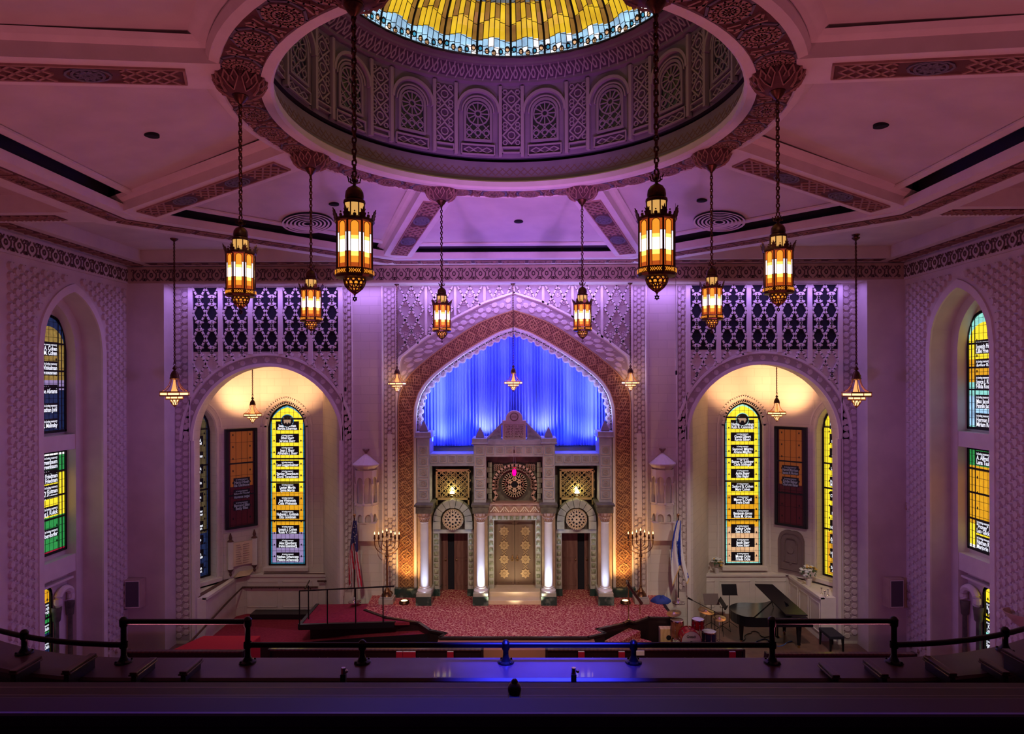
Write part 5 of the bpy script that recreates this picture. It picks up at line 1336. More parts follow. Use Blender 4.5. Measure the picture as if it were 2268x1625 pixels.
# ------------------------------------------------------------------ lights standing on the stage
for s, px in ((-1, 893), (1, 1383)):
    x, y, z = PZ(px, 1336, STAGE)
    t = thing('floor_uplight', 'round brass floor uplight shining up the %s foot of the brown arch' % ('left' if s < 0 else 'right'), 'uplight', (x, y, z), 'uplights on the stage')
    m = MB(); m.lathe([(.001, 0), (.15, 0), (.16, .03), (.13, .10), (.11, .10), (.10, .075), (.001, .075)], (0, 0, 0), 20); m.build('housing', bronze, t, local=True, smooth=True)
    m = MB(); m.lathe([(.001, .085), (.10, .085)], (0, 0, 0), 18); m.build('lens', M('uplight_lens', (1, .8, .5), emit=(1, .62, .25), es=6) if 'uplight_lens' not in bpy.data.materials else bpy.data.materials['uplight_lens'], t, local=True)
    lamp('SPOT', 'uplight_beam', (x, y-.0, z+.13), (1, .50, .16), 260, .05, (s*3.40, DB, z+2.0), 75, 1)
    for hx, p in ((200, 90), (75, 190)): lamp('SPOT', 'column_beam', (s*HX(hx, 19.3), 19.25, STAGE+.08), (.62, .72, 1), p, .04, (s*HX(hx, 19.78), 19.8, STAGE+1.5), 50, 1)
lamp('SPOT', 'door_beam', (0, 19.2, STAGE+.1), (1, .8, .5), 30, .1, (0, 20.7, STAGE+1.2), 90, 1)
for s in (-1, 1): lamp('SPOT', 'jamb_beam', (s*HX(60, 19.3), 19.3, STAGE+.1), (.95, .95, .6), 25, .05, (s*HX(52, 20.3), 20.35, STAGE+1.3), 60, 1)
# eternal light
x, y, z = 0, 19.55, V(1047, 19.55)
t = thing('eternal_light', 'small red hanging eternal light before the star medallion of the ark', 'hanging lamp', (x, y, z))
m = MB(); m.lathe([(.001, -.1), (.05, -.06), (.065, .02), (.05, .10), (.06, .12)], (0, 0, 0), 14); m.build('red_glass', M('eternal_red', (.8, .0, .05), .2, emit=(1, .0, .10), es=5), t, local=True, smooth=True)
m = MB(); m.lathe([(.07, .11), (.075, .14), (.06, .15)], (0, 0, 0), 12); m.lathe([(.001, -.22), (.03, -.17), (.02, -.13), (.05, -.08)], (0, 0, 0), 10); m.build('brass_mount', brass, t, local=True, smooth=True)
m = MB()
for k in range(3): a = 2*pi*k/3; m.tube([(.065*cos(a), .065*sin(a), .13), (.01*cos(a), .01*sin(a), .62)], .005, 4)
m.lathe([(.04, .60), (.03, .68), (.001, .74)], (0, 0, 0), 8); m.tube([(0, 0, .7), (0, .5, .75)], .012, 6); m.build('chain', chrome, t, local=True)
lamp('POINT', 'eternal_glow', (x, y+.1, z), (1, .02, .1), 2.2, .05)
# ------------------------------------------------------------------ seven-branched candlesticks
flame_m = M('flame', (1, .6, .2), emit=(1, .45, .12), es=9)
def menorah(px, lab):
    x, y, z = PZ(px, 1333, STAGE)
    t = thing('menorah', lab, 'menorah', (x, y, z), 'seven-branched candlesticks beside the ark')
    m = MB(); m.box(-.22, .22, -.22, .22, 0, .16); m.box(-.19, .19, -.19, .19, .16, .20); m.build('stone_block', grey_marble, t, local=True, bevel=.01)
    m = MB(); m.lathe([(.15, .20), (.13, .24), (.09, .28), (.10, .33), (.06, .40), (.035, .46), (.05, .49), (.028, .52), (.028, 1.36), (.05, 1.38), (.055, 1.42), (.03, 1.46), (.022, 1.9)], (0, 0, 0), 14)
    for k in range(4): a = pi/4+pi*k/2; m.tube([(.06*cos(a), .06*sin(a), .34), (.16*cos(a), .16*sin(a), .28), (.19*cos(a), .19*sin(a), .21)], .025, 6)
    m.build('stem', aged_brass, t, local=True, smooth=True)
    for k in (1, 2, 3):
        r = .125*k
        m = MB(); m.tube([(r*cos(a), 0, 1.80+r*sin(a)*.9) for a in [pi+pi*i/20 for i in range(21)]], .013, 6)
        for sg in (-1, 1): m.tube([(sg*r, 0, 1.80), (sg*r, 0, 1.90)], .013, 6)
        m.build('branch', aged_brass, t, local=True, smooth=True)
    m = MB(); m.tube([(-.39, 0, 1.86), (.39, 0, 1.86)], .010, 6)
    for k in range(-3, 4): m.ball((.125*k, 0, 1.86), .024, 6)
    m.build('crossbar', aged_brass, t, local=True, smooth=True)
    for k in range(-3, 4):
        up = .1 if k == 0 else .05 if abs(k) == 1 else 0
        m = MB(); m.tube([(.125*k, 0, 1.88), (.125*k, 0, 1.9+up)], .01, 5); m.lathe([(.012, 1.90+up), (.035, 1.94+up), (.03, 1.97+up), (.022, 1.99+up), (.02, 2.06+up)], (.125*k, 0, 0), 8); b = m.build('candle_cup', bronze, t, local=True, smooth=True)
        m = MB(); m.lathe([(.001, 2.06+up), (.018, 2.085+up), (.010, 2.12+up), (.001, 2.15+up)], (.125*k, 0, 0), 8); f = m.build('flame', flame_m, b, local=True, smooth=True)
    return t
menorah(855, 'brass seven-branched candlestick with lit flames left of the ark'); menorah(1417, 'brass seven-branched candlestick with lit flames right of the ark')
# ------------------------------------------------------------------ flags
def flag(px, py, kind, lab):
    x, y, z = PZ(px, py, STAGE); H = 2.62
    t = thing('flag_on_pole', lab, 'flag', (x, y, z))
    m = MB(); m.lathe([(.001, 0), (.20, 0), (.20, .02), (.06, .05), (.04, .14), (.02, .16)], (0, 0, 0), 18); m.build('stand', chrome, t, local=True, smooth=True)
    m = MB(); m.tube([(0, 0, .1), (0, 0, H)], .018, 8); m.build('pole', dark_wood, t, local=True)
    m = MB(); m.ball((0, 0, H+.04), .045, 8); m.lathe([(.02, H-.04), (.03, H-.01), (.01, H)], (0, 0, 0), 8); m.build('finial', brass, t, local=True, smooth=True)
    mats = {'us': [M('flag_red', (.50, .02, .06), .8), M('flag_white', (.55, .50, .54), .8), M('flag_navy', (.03, .03, .14), .8)]}.get(kind) or [M('flag_blue', (.01, .05, .50), .8), M('flag_pale', (.80, .80, .84), .8), M('fringe', (.75, .55, .25), .8)]
    m = MB(); nu, nv = 44, 26; sg = 1 if kind == 'us' else 1
    top, L = H-.12, 2.0
    def pt(a, b):                 # a across the gathered cloth, b down it
        w = .09+.26*b**.8; ph = a*2*pi*2.3
        if kind == 'us': X = -.15*b+(a-.30)*w*1.15+.22*max(0, b-.55)
        else: X = -.30*b*(1-.5*b)+(a-.45)*w*1.5+.20*b*b
        return (X, -.05+.05*sin(ph)*(.3+b), top-L*b*(.86+.14*cos(ph*.5)*1)-(.10*a if kind == 'us' else -.1*a)*b)
    b0 = len(m.v)
    for j in range(nv):
        for i in range(nu):
            a, b = (i+.5)/nu, (j+.5)/nv
            if kind == 'us': m.mi = 2 if b < .46 and a > .05 else int((a*11-b*2.2) % 2)
            else: m.mi = 2 if b > .95 else (0 if (.10 < (a*.8+b*.35) % 1.0 < .26 or .62 < (a*.8+b*.35) % 1.0 < .80) else 1)
            m.poly([pt(i/nu, j/nv), pt((i+1)/nu, j/nv), pt((i+1)/nu, (j+1)/nv), pt(i/nu, (j+1)/nv)])
    f = m.build('cloth', mats, t, local=True, smooth=True)
    if kind == 'us':
        m = MB(); rn = random.Random(3)
        for k in range(22):
            a, b = rn.uniform(.25, .9), rn.uniform(.06, .38); c = pt(a, b); mm = lambda u, v, h: (c[0]+u, c[1]-h, c[2]+v)
            m.prism([((.018 if i % 2 == 0 else .008)*cos(pi*i/5+.3), (.018 if i % 2 == 0 else .008)*sin(pi*i/5+.3)) for i in range(10)], mm, .005, .012)
        m.build('stars', mats[1], f, local=True)
    else:
        c = pt(.62, .42); mm = lambda u, v, h: (c[0]+u, c[1]-h, c[2]+v); m = MB()
        for q in (0, 1): m.stroke([(.06*sin(2*pi*k/3+q*pi), .09*cos(2*pi*k/3+q*pi)) for k in range(3)], .015, mm, .05, .06, True)
        m.build('star', mats[0], f, local=True)
    return t
flag(783, 1333, 'us', 'striped red and white flag with starred navy field on a pole left of the ark')
flag(1500, 1335, 'il', 'white and blue flag with gold fringe on a pole right of the ark')
# ------------------------------------------------------------------ wall turrets
def turret(px, lab):
    x = U(px, DB-.1); zr, zc, zm, zb, zbb = V(1003, DB), V(1027, DB), V(1120, DB), V(1152, DB), V(1192, DB)
    t = thing('wall_turret', lab, 'wall ornament', (x, DB, zbb)); OFF[t.name] = Vector((x, DB, zbb))
    c = (x, DB-.02, 0); q = pi/8
    m = MB(); m.lathe([(.42, zc-.02), (.42, zc+.02), (.06, zr-.03), (.05, zr)], c, 8, pi/2+q-q, 3*pi/2); m.build('roof', plaster_white, t)
    m = MB(); m.lathe([(.03, zr-.01), (.04, zr+.03), (.10, zr+.10)], c, 8)
    for k in range(6): a = 2*pi*k/6; m.ball((c[0]+.08*cos(a), c[1]+.08*sin(a), zr+.12), .03, 5)
    m.build('crown_finial', M('crown_brown', (.25, .15, .12), .5) if 'crown_brown' not in bpy.data.materials else bpy.data.materials['crown_brown'], t, smooth=True)
    m = MB(); m.lathe([(.27, zb), (.27, zc-.18), (.40, zc-.02)], c, 8, pi/2, 3*pi/2); m.build('core', plaster, t)
    rr = .36
    for k in range(4):
        a0, a1 = pi/2+pi*k/4, pi/2+pi*(k+1)/4
        A = (c[0]+rr*sin(a1), c[1]+rr*cos(a1)); B = (c[0]+rr*sin(a0), c[1]+rr*cos(a0))
        A, B = (A, B) if True else (B, A)
        du = (B[0]-A[0], B[1]-A[1], 0); L = math.hypot(*du[:2]); mf = plane((A[0], A[1], 0), du)
        for q_, (z0, z1, zs, hw) in enumerate(((zc-.62, zc-.16, zc-.50, L*.40), (zb, zm+.14, zb+.14, L*.34))):
            m = MB(); n = 10; f = parch(hw, hw*1.15)
            for i in range(n):
                a, b = -hw+2*hw*i/n, -hw+2*hw*(i+1)/n
                m.prism([(L/2+a, zs+f(a*.999)), (L/2+b, zs+f(b*.999)), (L/2+b, z1), (L/2+a, z1)], mf, -.03, .0)
            m.rect(0, L/2-hw, z0, z1, mf, -.03, 0); m.rect(L/2+hw, L, z0, z1, mf, -.03, 0)
            if q_:
                m.rect(0, L, zm-.02, zm+.14, mf, -.05, .01)
                for i in range(6): m.disc(L*(i+.5)/6, zm+.05, .018, mf, .01, .02, 4)
            m.build('lower_arch_panel' if q_ else 'upper_arch_panel', plaster_white, t)
    for k in range(5):
        a = pi/2+pi*k/4; p = (c[0]+rr*sin(a), c[1]+rr*cos(a), 0); m = MB(); m.lathe([(.045, zm+.10), (.028, zm+.16), (.025, zc-.66), (.045, zc-.62), (.045, zc-.56)], p, 8); m.build('colonnette', plaster_white, t, smooth=True)
    m = MB(); m.lathe([(.38, zb-.02), (.38, zb+.02)], c, 8, pi/2, 3*pi/2); m.box(c[0]-.37, c[0]+.37, DB-.36, DB+.0, zbb, zb-.01); m.build('bracket', plaster, t, bevel=.012)
turret(808, 'white plaster turret with pointed arches on the wall above the left candlestick'); turret(1467, 'white plaster turret with pointed arches on the wall above the right candlestick')
# ------------------------------------------------------------------ hanging lanterns
pane_amber = M('pane_amber', (.5, .2, .03), .4, emit=(1, .36, .03), es=.95)
pane_orange = M('pane_orange', (.4, .1, .02), .4, emit=(.85, .14, .02), es=.55)
pane_hot = M('pane_hot', (1, .9, .6), .4, emit=(1, .80, .38), es=4.5)
pane_pale = M('pane_pale', (.8, .7, .8), .4, emit=(.95, .80, .95), es=1.4)
pane_bright = M('pane_bright', (.9, .6, .2), .4, emit=(1, .60, .10), es=2.0)
neck_glass = M('neck_glass', (.4, .25, .1), .4, emit=(1, .52, .14), es=.7)
def chain_links(mb, z0, z1, s=.055, r=.008):
    n = int((z1-z0)/(s*.78))
    for k in range(n):
        c = z0+(z1-z0)*(k+.5)/n; h = (z1-z0)/n*.62; pts = []
        for i in range(8):
            a = 2*pi*i/7.0; u, v = s*.30*cos(a), h*sin(a); pts.append((u, 0, c+v) if k % 2 == 0 else (0, u, c+v))
        mb.tube(pts[:8], r, 4, False)
def make_lantern():
    P = .00484                      # one photo pixel of the nearest lantern, in metres; z = 0 at the finial tip
    z = lambda py: (672-py)*P
    t = thing('hanging_lantern', '', 'lantern', (0, 0, 0), 'large cylindrical lanterns hanging from the ceiling ring')
    m = MB(); n = 8; rb = 39*P
    # glass panels
    for k in range(n):
        a = 2*pi*(k+.5)/n; ap = rb*cos(pi/n); mf = plane((ap*sin(a), ap*cos(a), 0), (-cos(a), sin(a), 0)); hw = rb*sin(pi/n)
        g = MB(); zs = [600, 576, 548, 520, 497]
        W_, Wi = hw*.97, hw*.56
        rows = [(600, 588, 0, 1), (588, 568, 0, 1), (568, 545, 3, 2), (545, 524, 3, 2), (524, 510, 0, 1), (510, 497, 0, 0)]
        g.mi = 0
        bands = [(600, 590, 1, 1), (590, 576, 1, 0), (576, 566, 1, 4), (566, 540, 3, 2), (540, 532, 3, 4), (532, 524, 3, 0), (524, 508, 1, 0), (508, 497, 1, 1)]  # bulb glow painted into the glass as stepped emission bands
        for (y0, y1, mo, mi_) in bands:
            g.mi = mo; g.poly([mf(-W_, z(y0), 0), mf(-Wi, z(y0), 0), mf(-Wi, z(y1), 0), mf(-W_, z(y1), 0)]); g.poly([mf(Wi, z(y0), 0), mf(W_, z(y0), 0), mf(W_, z(y1), 0), mf(Wi, z(y1), 0)])
            g.mi = mi_; g.poly([mf(-Wi, z(y0), 0), mf(Wi, z(y0), 0), mf(Wi, z(y1), 0), mf(-Wi, z(y1), 0)])
        g.mi = 0; g.disc(0, z(508), Wi, mf, .0005, .001, 12)
        g.build('glass_pane', [pane_amber, pane_orange, pane_hot, pane_pale, pane_bright], t, local=True)
        m.stroke([(-Wi, z(598)), (-Wi, z(508))]+[(-Wi*cos(b), z(508)+Wi*sin(b)) for b in [pi*i/8 for i in range(9)]]+[(Wi, z(598))], .006, mf, 0, .005)
        for y in (566, 524): m.stroke([(-W_, z(y)), (-Wi, z(y))], .005, mf, 0, .004); m.stroke([(Wi, z(y)), (W_, z(y))], .005, mf, 0, .004)
        b = pi*2*k/n; m.tube([(rb*1.02*sin(b), rb*1.02*cos(b), z(602)), (rb*1.02*sin(b), rb*1.02*cos(b), z(495))], .011, 6)
    m.build('glazing_bars', bronze, t, local=True)
    m = MB(); r = 41*P
    m.lathe([(r*.96, z(601)), (r*1.03, z(600)), (r*1.0, z(603)), (r*1.0, z(612)), (r*1.06, z(614)), (r*1.0, z(619)), (r*.6, z(622))], (0, 0, 0), 16)
    b = m.build('lower_band', bronze, t, local=True)
    m = MB()
    for k in range(8):
        a = 2*pi*(k+.5)/8
        for j in range(-3, 3):
            aa = a+j*.10+.05; mf = plane((r*1.0*sin(aa), r*1.0*cos(aa), 0), (-cos(aa), sin(aa), 0)); d = .006 if j < 0 else -.006
            m.stroke([(d, z(611)), (-d, z(607.5)), (d, z(604))], .006, mf, .002, .005)
    m.build('chevron_openings', pane_amber, b, local=True)
    m = MB(); m.lathe([(r*1.0, z(500)), (r*1.06, z(497)), (r*1.06, z(493)), (r*.98, z(490)), (r*.5, z(484))], (0, 0, 0), 16)
    for k in range(8):
        a = 2*pi*(k)/8; mf = plane((r*1.0*sin(a), r*1.0*cos(a), 0), (-cos(a), sin(a), 0))
        m.prism([(-.028, z(494)), (.028, z(494)), (.036, z(484)), (.018, z(483)), (.026, z(476)), (.010, z(479)), (0, z(471)), (-.010, z(479)), (-.026, z(476)), (-.018, z(483)), (-.036, z(484))], lambda u, v, h: (mf(u, v, h+(v-z(494))*.35)), -.006, .006)
        a += pi/8; mf2 = plane((r*1.0*sin(a), r*1.0*cos(a), 0), (-cos(a), sin(a), 0)); m.disc(0, z(488), .018, mf2, -.005, .005, 8); m.disc(0, z(481), .009, mf2, -.004, .004, 6)
    m.build('crown_gallery', bronze, t, local=True)
    m = MB(); m.lathe([(22*P, z(492)), (22*P, z(455))], (0, 0, 0), 8); m.build('neck_glass', neck_glass, t, local=True)
    m = MB()
    for k in range(8): a = 2*pi*k/8; m.tube([(22.5*P*sin(a), 22.5*P*cos(a), z(492)), (22.5*P*sin(a), 22.5*P*cos(a), z(452))], .007, 5)
    m.lathe([(23*P, z(457)), (24*P, z(454)), (23*P, z(449)), (18*P, z(447)), (20*P, z(445)), (20.5*P, z(440)), (19*P, z(430)), (14*P, z(422)), (7*P, z(418)), (3.5*P, z(415)), (3*P, z(410)), (7*P, z(404)), (4*P, z(400)), (2.5*P, z(396)), (.001, z(394))], (0, 0, 0), 20)
    for k in range(6): a = 2*pi*k/6; m.tube([(5*P*sin(a), 5*P*cos(a), z(410)), (12*P*sin(a), 12*P*cos(a), z(408)), (13*P*sin(a), 13*P*cos(a), z(401)), (15*P*sin(a), 15*P*cos(a), z(397))], .008, 5)
    m.build('dome_cap', bronze, t, local=True, smooth=True)
    # pierced bowl and star drop
    m = MB(); prof = [(23, 620), (23, 626), (21, 634), (16, 641), (9, 647), (4, 650)]
    m.lathe([(a*P*.9, z(b)+.004) for a, b in prof], (0, 0, 0), 16); bo = m.build('bowl', pane_amber, t, local=True, smooth=True)
    m = MB(); m.lathe([(25*P, z(622)), (26*P, z(619)), (23*P, z(617))], (0, 0, 0), 16)
    for k in range(12):
        for sg in (-1, 1): m.tube([(a*P*sin(2*pi*k/12+sg*j*.16), a*P*cos(2*pi*k/12+sg*j*.16), z(b)) for j, (a, b) in enumerate(prof)], .0095, 4)
    for (a, b) in prof[1:4]: m.tube([(a*P*sin(2*pi*i/20), a*P*cos(2*pi*i/20), z(b)) for i in range(21)], .008, 4)
    m.lathe([(6*P, z(648)), (7*P, z(651)), (3*P, z(654)), (1.5*P, z(657))], (0, 0, 0), 10)
    mf = lambda u, v, h: (u, -h, v)
    for q in (0, 1): m.stroke([(5*P*sin(2*pi*k/3+q*pi), z(664)+5.5*P*cos(2*pi*k/3+q*pi)) for k in range(3)], .008, mf, -.006, .006, True)
    m.tube([(0, 0, z(658)), (0, 0, z(656))], .006, 5); m.build('pierced_metal', bronze, bo, local=True)
    return t
lan = make_lantern(); LR = 4.06
LH = CZ+.85                                  # height of the finial tips
ring_specs = [(22.5, 'right of the ark arch, farthest of the ring lanterns on its side', 0), ]
names = {22.5: 'cylindrical amber lantern hanging just right of the pointed arch top', -22.5: 'cylindrical amber lantern hanging just left of the pointed arch top',
    67.5: 'cylindrical amber lantern hanging before the right lattice screen, the smaller looking one', -67.5: 'cylindrical amber lantern hanging before the left lattice screen, the smaller looking one',
    112.5: 'cylindrical amber lantern hanging below the right edge of the ceiling ring', -112.5: 'cylindrical amber lantern hanging below the left edge of the ceiling ring',
    157.5: 'largest looking amber lantern, hanging right of the dome', -157.5: 'largest looking amber lantern, hanging left of the dome'}
hts = {22.5: .90, 67.5: .92, 112.5: .98, 157.5: .87}
first = True
for a, lab in names.items():
    t = radians(a); x, y = LR*sin(t), CY+LR*cos(t)
    if abs(a) > 150: x *= 1.03; 
    zt = CZ+hts[abs(a)]
    if first: o = lan; o.location = (x, y, zt); o['label'] = lab; first = False
    else: o = clone(lan, (x, y, zt), lab)
    OFF[o.name] = Vector((x, y, zt))
    o.rotation_euler = (0, 0, radians(8)*(1 if a > 0 else -1))
    m = MB(); chain_links(m, 1.335, CZ+4.03-zt, .075, .011); m.build('chain', bronze, o, local=True)
    m = MB(); m.lathe([(.10, CZ+4.065-zt), (.11, CZ+4.04-zt), (.07, CZ+3.98-zt), (.02, CZ+3.93-zt)], (0, 0, 0), 14); m.build('canopy', bronze, o, local=True, smooth=True)
    lamp('POINT', 'lantern_light', (x, y, zt+.62), (1, .56, .22), 13, .2).data.use_shadow = True
    lamp('POINT', 'lantern_neck_light', (x, y-.0, zt+.92), (1, .6, .25), 4, .05)
for o in [o for o in bpy.data.objects if o.type == 'LIGHT' and o.name.startswith('lantern_')]: pass

bell_hot = M('bell_hot', (1, .8, .5), .4, emit=(1, .60, .24), es=2.0)
bell_rib = M('bell_rib', (.35, .14, .06), .35, .8)
def make_bell():
    P = .0112; z = lambda py: (903-py)*P
    t = thing('bell_lantern', '', 'lantern', (0, 0, 0), 'small bell-shaped lanterns')
    m = MB(); m.lathe([(1.5*P, z(808)), (5*P, z(815)), (2*P, z(818)), (6*P, z(822)), (9.5*P, z(830)), (9.5*P, z(834)), (11*P, z(837)), (9*P, z(839)), (3*P, z(840))], (0, 0, 0), 14)
    m.tube([(3*P*cos(a), 0, z(804)+3*P*sin(a)) for a in [2*pi*i/8 for i in range(9)]], .008, 5); m.build('cap', bronze, t, local=True, smooth=True)
    m = MB()
    for k in range(6):
        a = 2*pi*k/6+.3; m.tube([(r*P*sin(a), r*P*cos(a), z(y)) for r, y in ((9, 838), (10, 845), (13, 853), (19, 861), (29, 868))], .010, 5)
    m.build('curved_rib', bell_rib, t, local=True)
    m = MB()
    m.lathe([(2.5*P, z(840)), (4*P, z(850)), (8*P, z(868))], (0, 0, 0), 8); m.build('glass_chimney', M('chimney_glass', (.6, .3, .12), .4, emit=(1, .40, .12), es=1.0), t, local=True)
    for (r, y0, y1, nm) in ((31, 868, 876, 'upper_band'), (18.5, 877, 884, 'lower_band')):
        m = MB(); m.lathe([(r*P, z(y1)), (r*P, z(y0))], (0, 0, 0), 8); g = m.build(nm, bell_hot, t, local=True)
        m = MB()
        for y in (y0, y1): m.tube([(r*1.01*P*sin(2*pi*i/8), r*1.01*P*cos(2*pi*i/8), z(y)) for i in range(9)], .02, 4)
        for i in range(8): a = 2*pi*i/8; m.tube([(r*1.01*P*sin(a), r*1.01*P*cos(a), z(y1)), (r*1.01*P*sin(a), r*1.01*P*cos(a), z(y0))], .012, 4)
        m.build('band_frame', bell_rib, g, local=True)
    m = MB(); m.lathe([(29*P, z(876)), (18*P, z(877))], (0, 0, 0), 8); m.lathe([(9*P, z(885)), (8*P, z(891)), (5*P, z(897))], (0, 0, 0), 10); g = m.build('basket', bell_hot, t, local=True)
    m = MB()
    for k in range(8):
        for sg in (-1, 1): m.tube([(r*P*sin(2*pi*k/8+sg*j*.2), r*P*cos(2*pi*k/8+sg*j*.2), z(y)) for j, (r, y) in enumerate(((10, 885), (9, 890), (5.5, 896), (2, 900)))], .010, 4)
    m.lathe([(2.5*P, z(899)), (1*P, z(903))], (0, 0, 0), 6); m.build('pierced_metal', bell_rib, g, local=True)
    return t
bell = make_bell(); first = True
zceil = CZ+3.70
for px, py, d, sc, ztop, lab in ((383, 899, 17.8, 1.07, CZ+4.02, 'bell-shaped lantern on a long chain before the left octagon-patterned pilaster'),
        (1893, 906, 17.8, 1.07, CZ+4.02, 'bell-shaped lantern on a long chain before the right octagon-patterned pilaster'),
        (879, 868, 20.1, .78, OPZ, 'small bell lantern at the left shoulder of the brown arch'), (1396, 868, 20.1, .78, OPZ, 'small bell lantern at the right shoulder of the brown arch'),
        (1137, 867, 20.1, .78, OPZ, 'small bell lantern hanging before the middle of the blue curtain'),
        (557, 936, 21.6, .84, 9.22, 'small bell lantern hanging inside the left arched alcove'), (1718, 936, 21.6, .84, 9.22, 'small bell lantern hanging inside the right arched alcove')):
    x, zb = U(px, d), V(py, d)
    if first: o = bell; first = False; o.location = (x, d, zb); o['label'] = lab; o.scale = (sc,)*3
    else: o = clone(bell, (x, d, zb), lab, 0, sc)
    OFF[o.name] = Vector((x, d, zb))
    m = MB(); h = (ztop-zb)/sc; chain_links(m, 1.12, h-.03, .06, .010 if d > 18 else .012); m.build('chain', bronze, o, local=True)
    m = MB(); m.lathe([(.10, h), (.09, h-.03), (.02, h-.08)], (0, 0, 0), 12); m.build('canopy', bronze, o, local=True, smooth=True)
    lamp('POINT', 'bell_light', (x, d, zb+.46*sc), (1, .58, .28), 9 if d < 21 else 34, .1)
# alcove wall washers above the arches
for s in (-1, 1):
    for dx, ex in ((-.3, .2), (1.2, 1.9)): lamp('SPOT', 'alcove_washer', (s*(ACX+dx), 21.6, 7.0), (1, .50, .22), 480, .1, (s*(ACX+ex), 23.5, 8.5), 80, 1)
# microphone cables and wires
for px, y0, y1, d, lab in ((764, 240, 862, 15.6, 'thin cable with a small microphone hanging from the left of the ceiling ring'), (1497, 240, 828, 15.6, 'thin cable with a small microphone hanging from the right of the ceiling ring')):
    x = U(px, d); t = thing('hanging_microphone', lab, 'microphone', (x, d, V(y1, d)))
    m = MB(); m.tube([(0, 0, .05), (0, 0, CZ+4.4-V(y1, d))], .004, 4); m.build('cable', black_iron, t, local=True)
    m = MB(); m.lathe([(.001, -.04), (.025, -.03), (.025, .05), (.01, .07)], (0, 0, 0), 8); m.build('microphone', black_iron, t, local=True)
# ------------------------------------------------------------------ instruments at the right of the stage
def at0(px, py): return PZ(px, py, 0)
RZ = .85
def at1(px, py): return PZ(px, py, RZ)
m = MB(); m.box(U(1459, 18.46), U(1628, 18.4), 16.7, 18.44, 0, RZ); m.build('drum_riser', wood_floor, label='low wooden riser carrying the drum kit beside the stage', cat='riser')
def tripod(mb, x, y, z0, h, r, w=.012, n=3, rot=.3):
    mb.tube([(x, y, z0+.06), (x, y, z0+h)], w, 6)
    for k in range(n): a = rot+2*pi*k/n; mb.tube([(x+r*cos(a), y+r*sin(a), z0+.01), (x, y, z0+r*.75)], w*.8, 5)
# grand piano
P0 = [(8.95, 20.0), (7.3, 20.0), (6.98, 20.12), (6.82, 20.45), (6.84, 20.85), (7.05, 21.15), (7.4, 21.3), (7.8, 21.25), (8.15, 21.32), (8.45, 21.5), (8.95, 21.5)]
def smooth_loop(P, n=4):
    out = []; N_ = len(P)
    for i in range(N_):
        p0, p1, p2, p3 = P[i-1], P[i], P[(i+1) % N_], P[(i+2) % N_]
        hard = i in (0, 9, 10)
        for k in range(n if not hard else 1):
            t = k/n; f = lambda a, b, c, d: .5*((2*b)+(-a+c)*t+(2*a-5*b+4*c-d)*t*t+(-a+3*b-3*c+d)*t**3)
            out.append((f(p0[0], p1[0], p2[0], p3[0]), f(p0[1], p1[1], p2[1], p3[1])))
    return out
loop = smooth_loop(P0)
t = thing('grand_piano', 'black grand piano with raised front lid on the wooden floor right of the stage', 'piano', (7.9, 20.7, 0))
up = lambda u, v, h: (u, v, h)
m = MB(); m.prism(loop, up, .70, .99); m.build('case', piano_black, t, bevel=.008)
m = MB(); m.prism([(7.88+(x-7.88)*1.015, 20.7+(y-20.7)*1.02) for x, y in loop if x < 8.5], up, .995, 1.02)
m.build('lid', piano_black, t, smooth=False)
m = MB(); A = [(8.28, 20.02, 1.05), (8.95, 20.02, 1.03), (8.40, 21.35, 1.56), (7.82, 21.35, 1.58)]; m.hexa(A, [(x, y+.01, z+.035) for x, y, z in A]); m.build('raised_lid', piano_black, t)
m = MB(); m.tube([(8.25, 20.9, 1.0), (8.15, 20.95, 1.38)], .012, 5); m.build('lid_prop', piano_black, t)
m = MB(); m.box(8.93, 9.12, 20.03, 21.47, .70, .76); m.box(8.95, 9.10, 20.0, 20.06, .70, .88); m.box(8.95, 9.10, 21.44, 21.5, .70, .88); m.build('key_bed', piano_black, t)
m = MB(); m.box(8.95, 9.10, 20.08, 21.42, .76, .78); kb = m.build('keyboard', plaster_white, t)
m = MB(); [m.box(8.95, 9.04, 20.1+.026*k, 20.112+.026*k, .78, .79) for k in range(50) if k % 7 not in (2, 6)]; m.build('black_keys', piano_black, kb)
m = MB(); m.hexa([(8.62, 20.4, 1.02), (8.62, 21.1, 1.02), (8.66, 21.1, 1.02), (8.66, 20.4, 1.02)], [(8.46, 20.4, 1.30), (8.46, 21.1, 1.30), (8.49, 21.1, 1.30), (8.49, 20.4, 1.30)]); m.build('music_desk', piano_black, t)
for (x, y) in ((7.12, 20.6), (8.75, 20.2), (8.75, 21.3)):
    m = MB(); m.lathe([(.09, .70), (.085, .6), (.065, .3), (.05, .12), (.06, .09), (.03, .07)], (x, y, 0), 8); l = m.build('leg', piano_black, t)
    m = MB(); m.lathe([(.001, .0), (.035, .0), (.04, .035), (.035, .075), (.001, .08)], (x, y, 0), 8); m.build('caster', brass, l)
m = MB(); m.box(8.25, 8.32, 20.62, 20.88, .12, .18); [m.box(8.26, 8.30, 20.65+.16*k, 20.68+.16*k, .18, .70) for k in (0, 1)]
m.build('pedal_lyre', piano_black, t)
m = MB(); [m.box(8.32, 8.42, 20.66+.07*k, 20.69+.07*k, .13, .145) for k in range(3)]; m.build('pedal', brass, t)
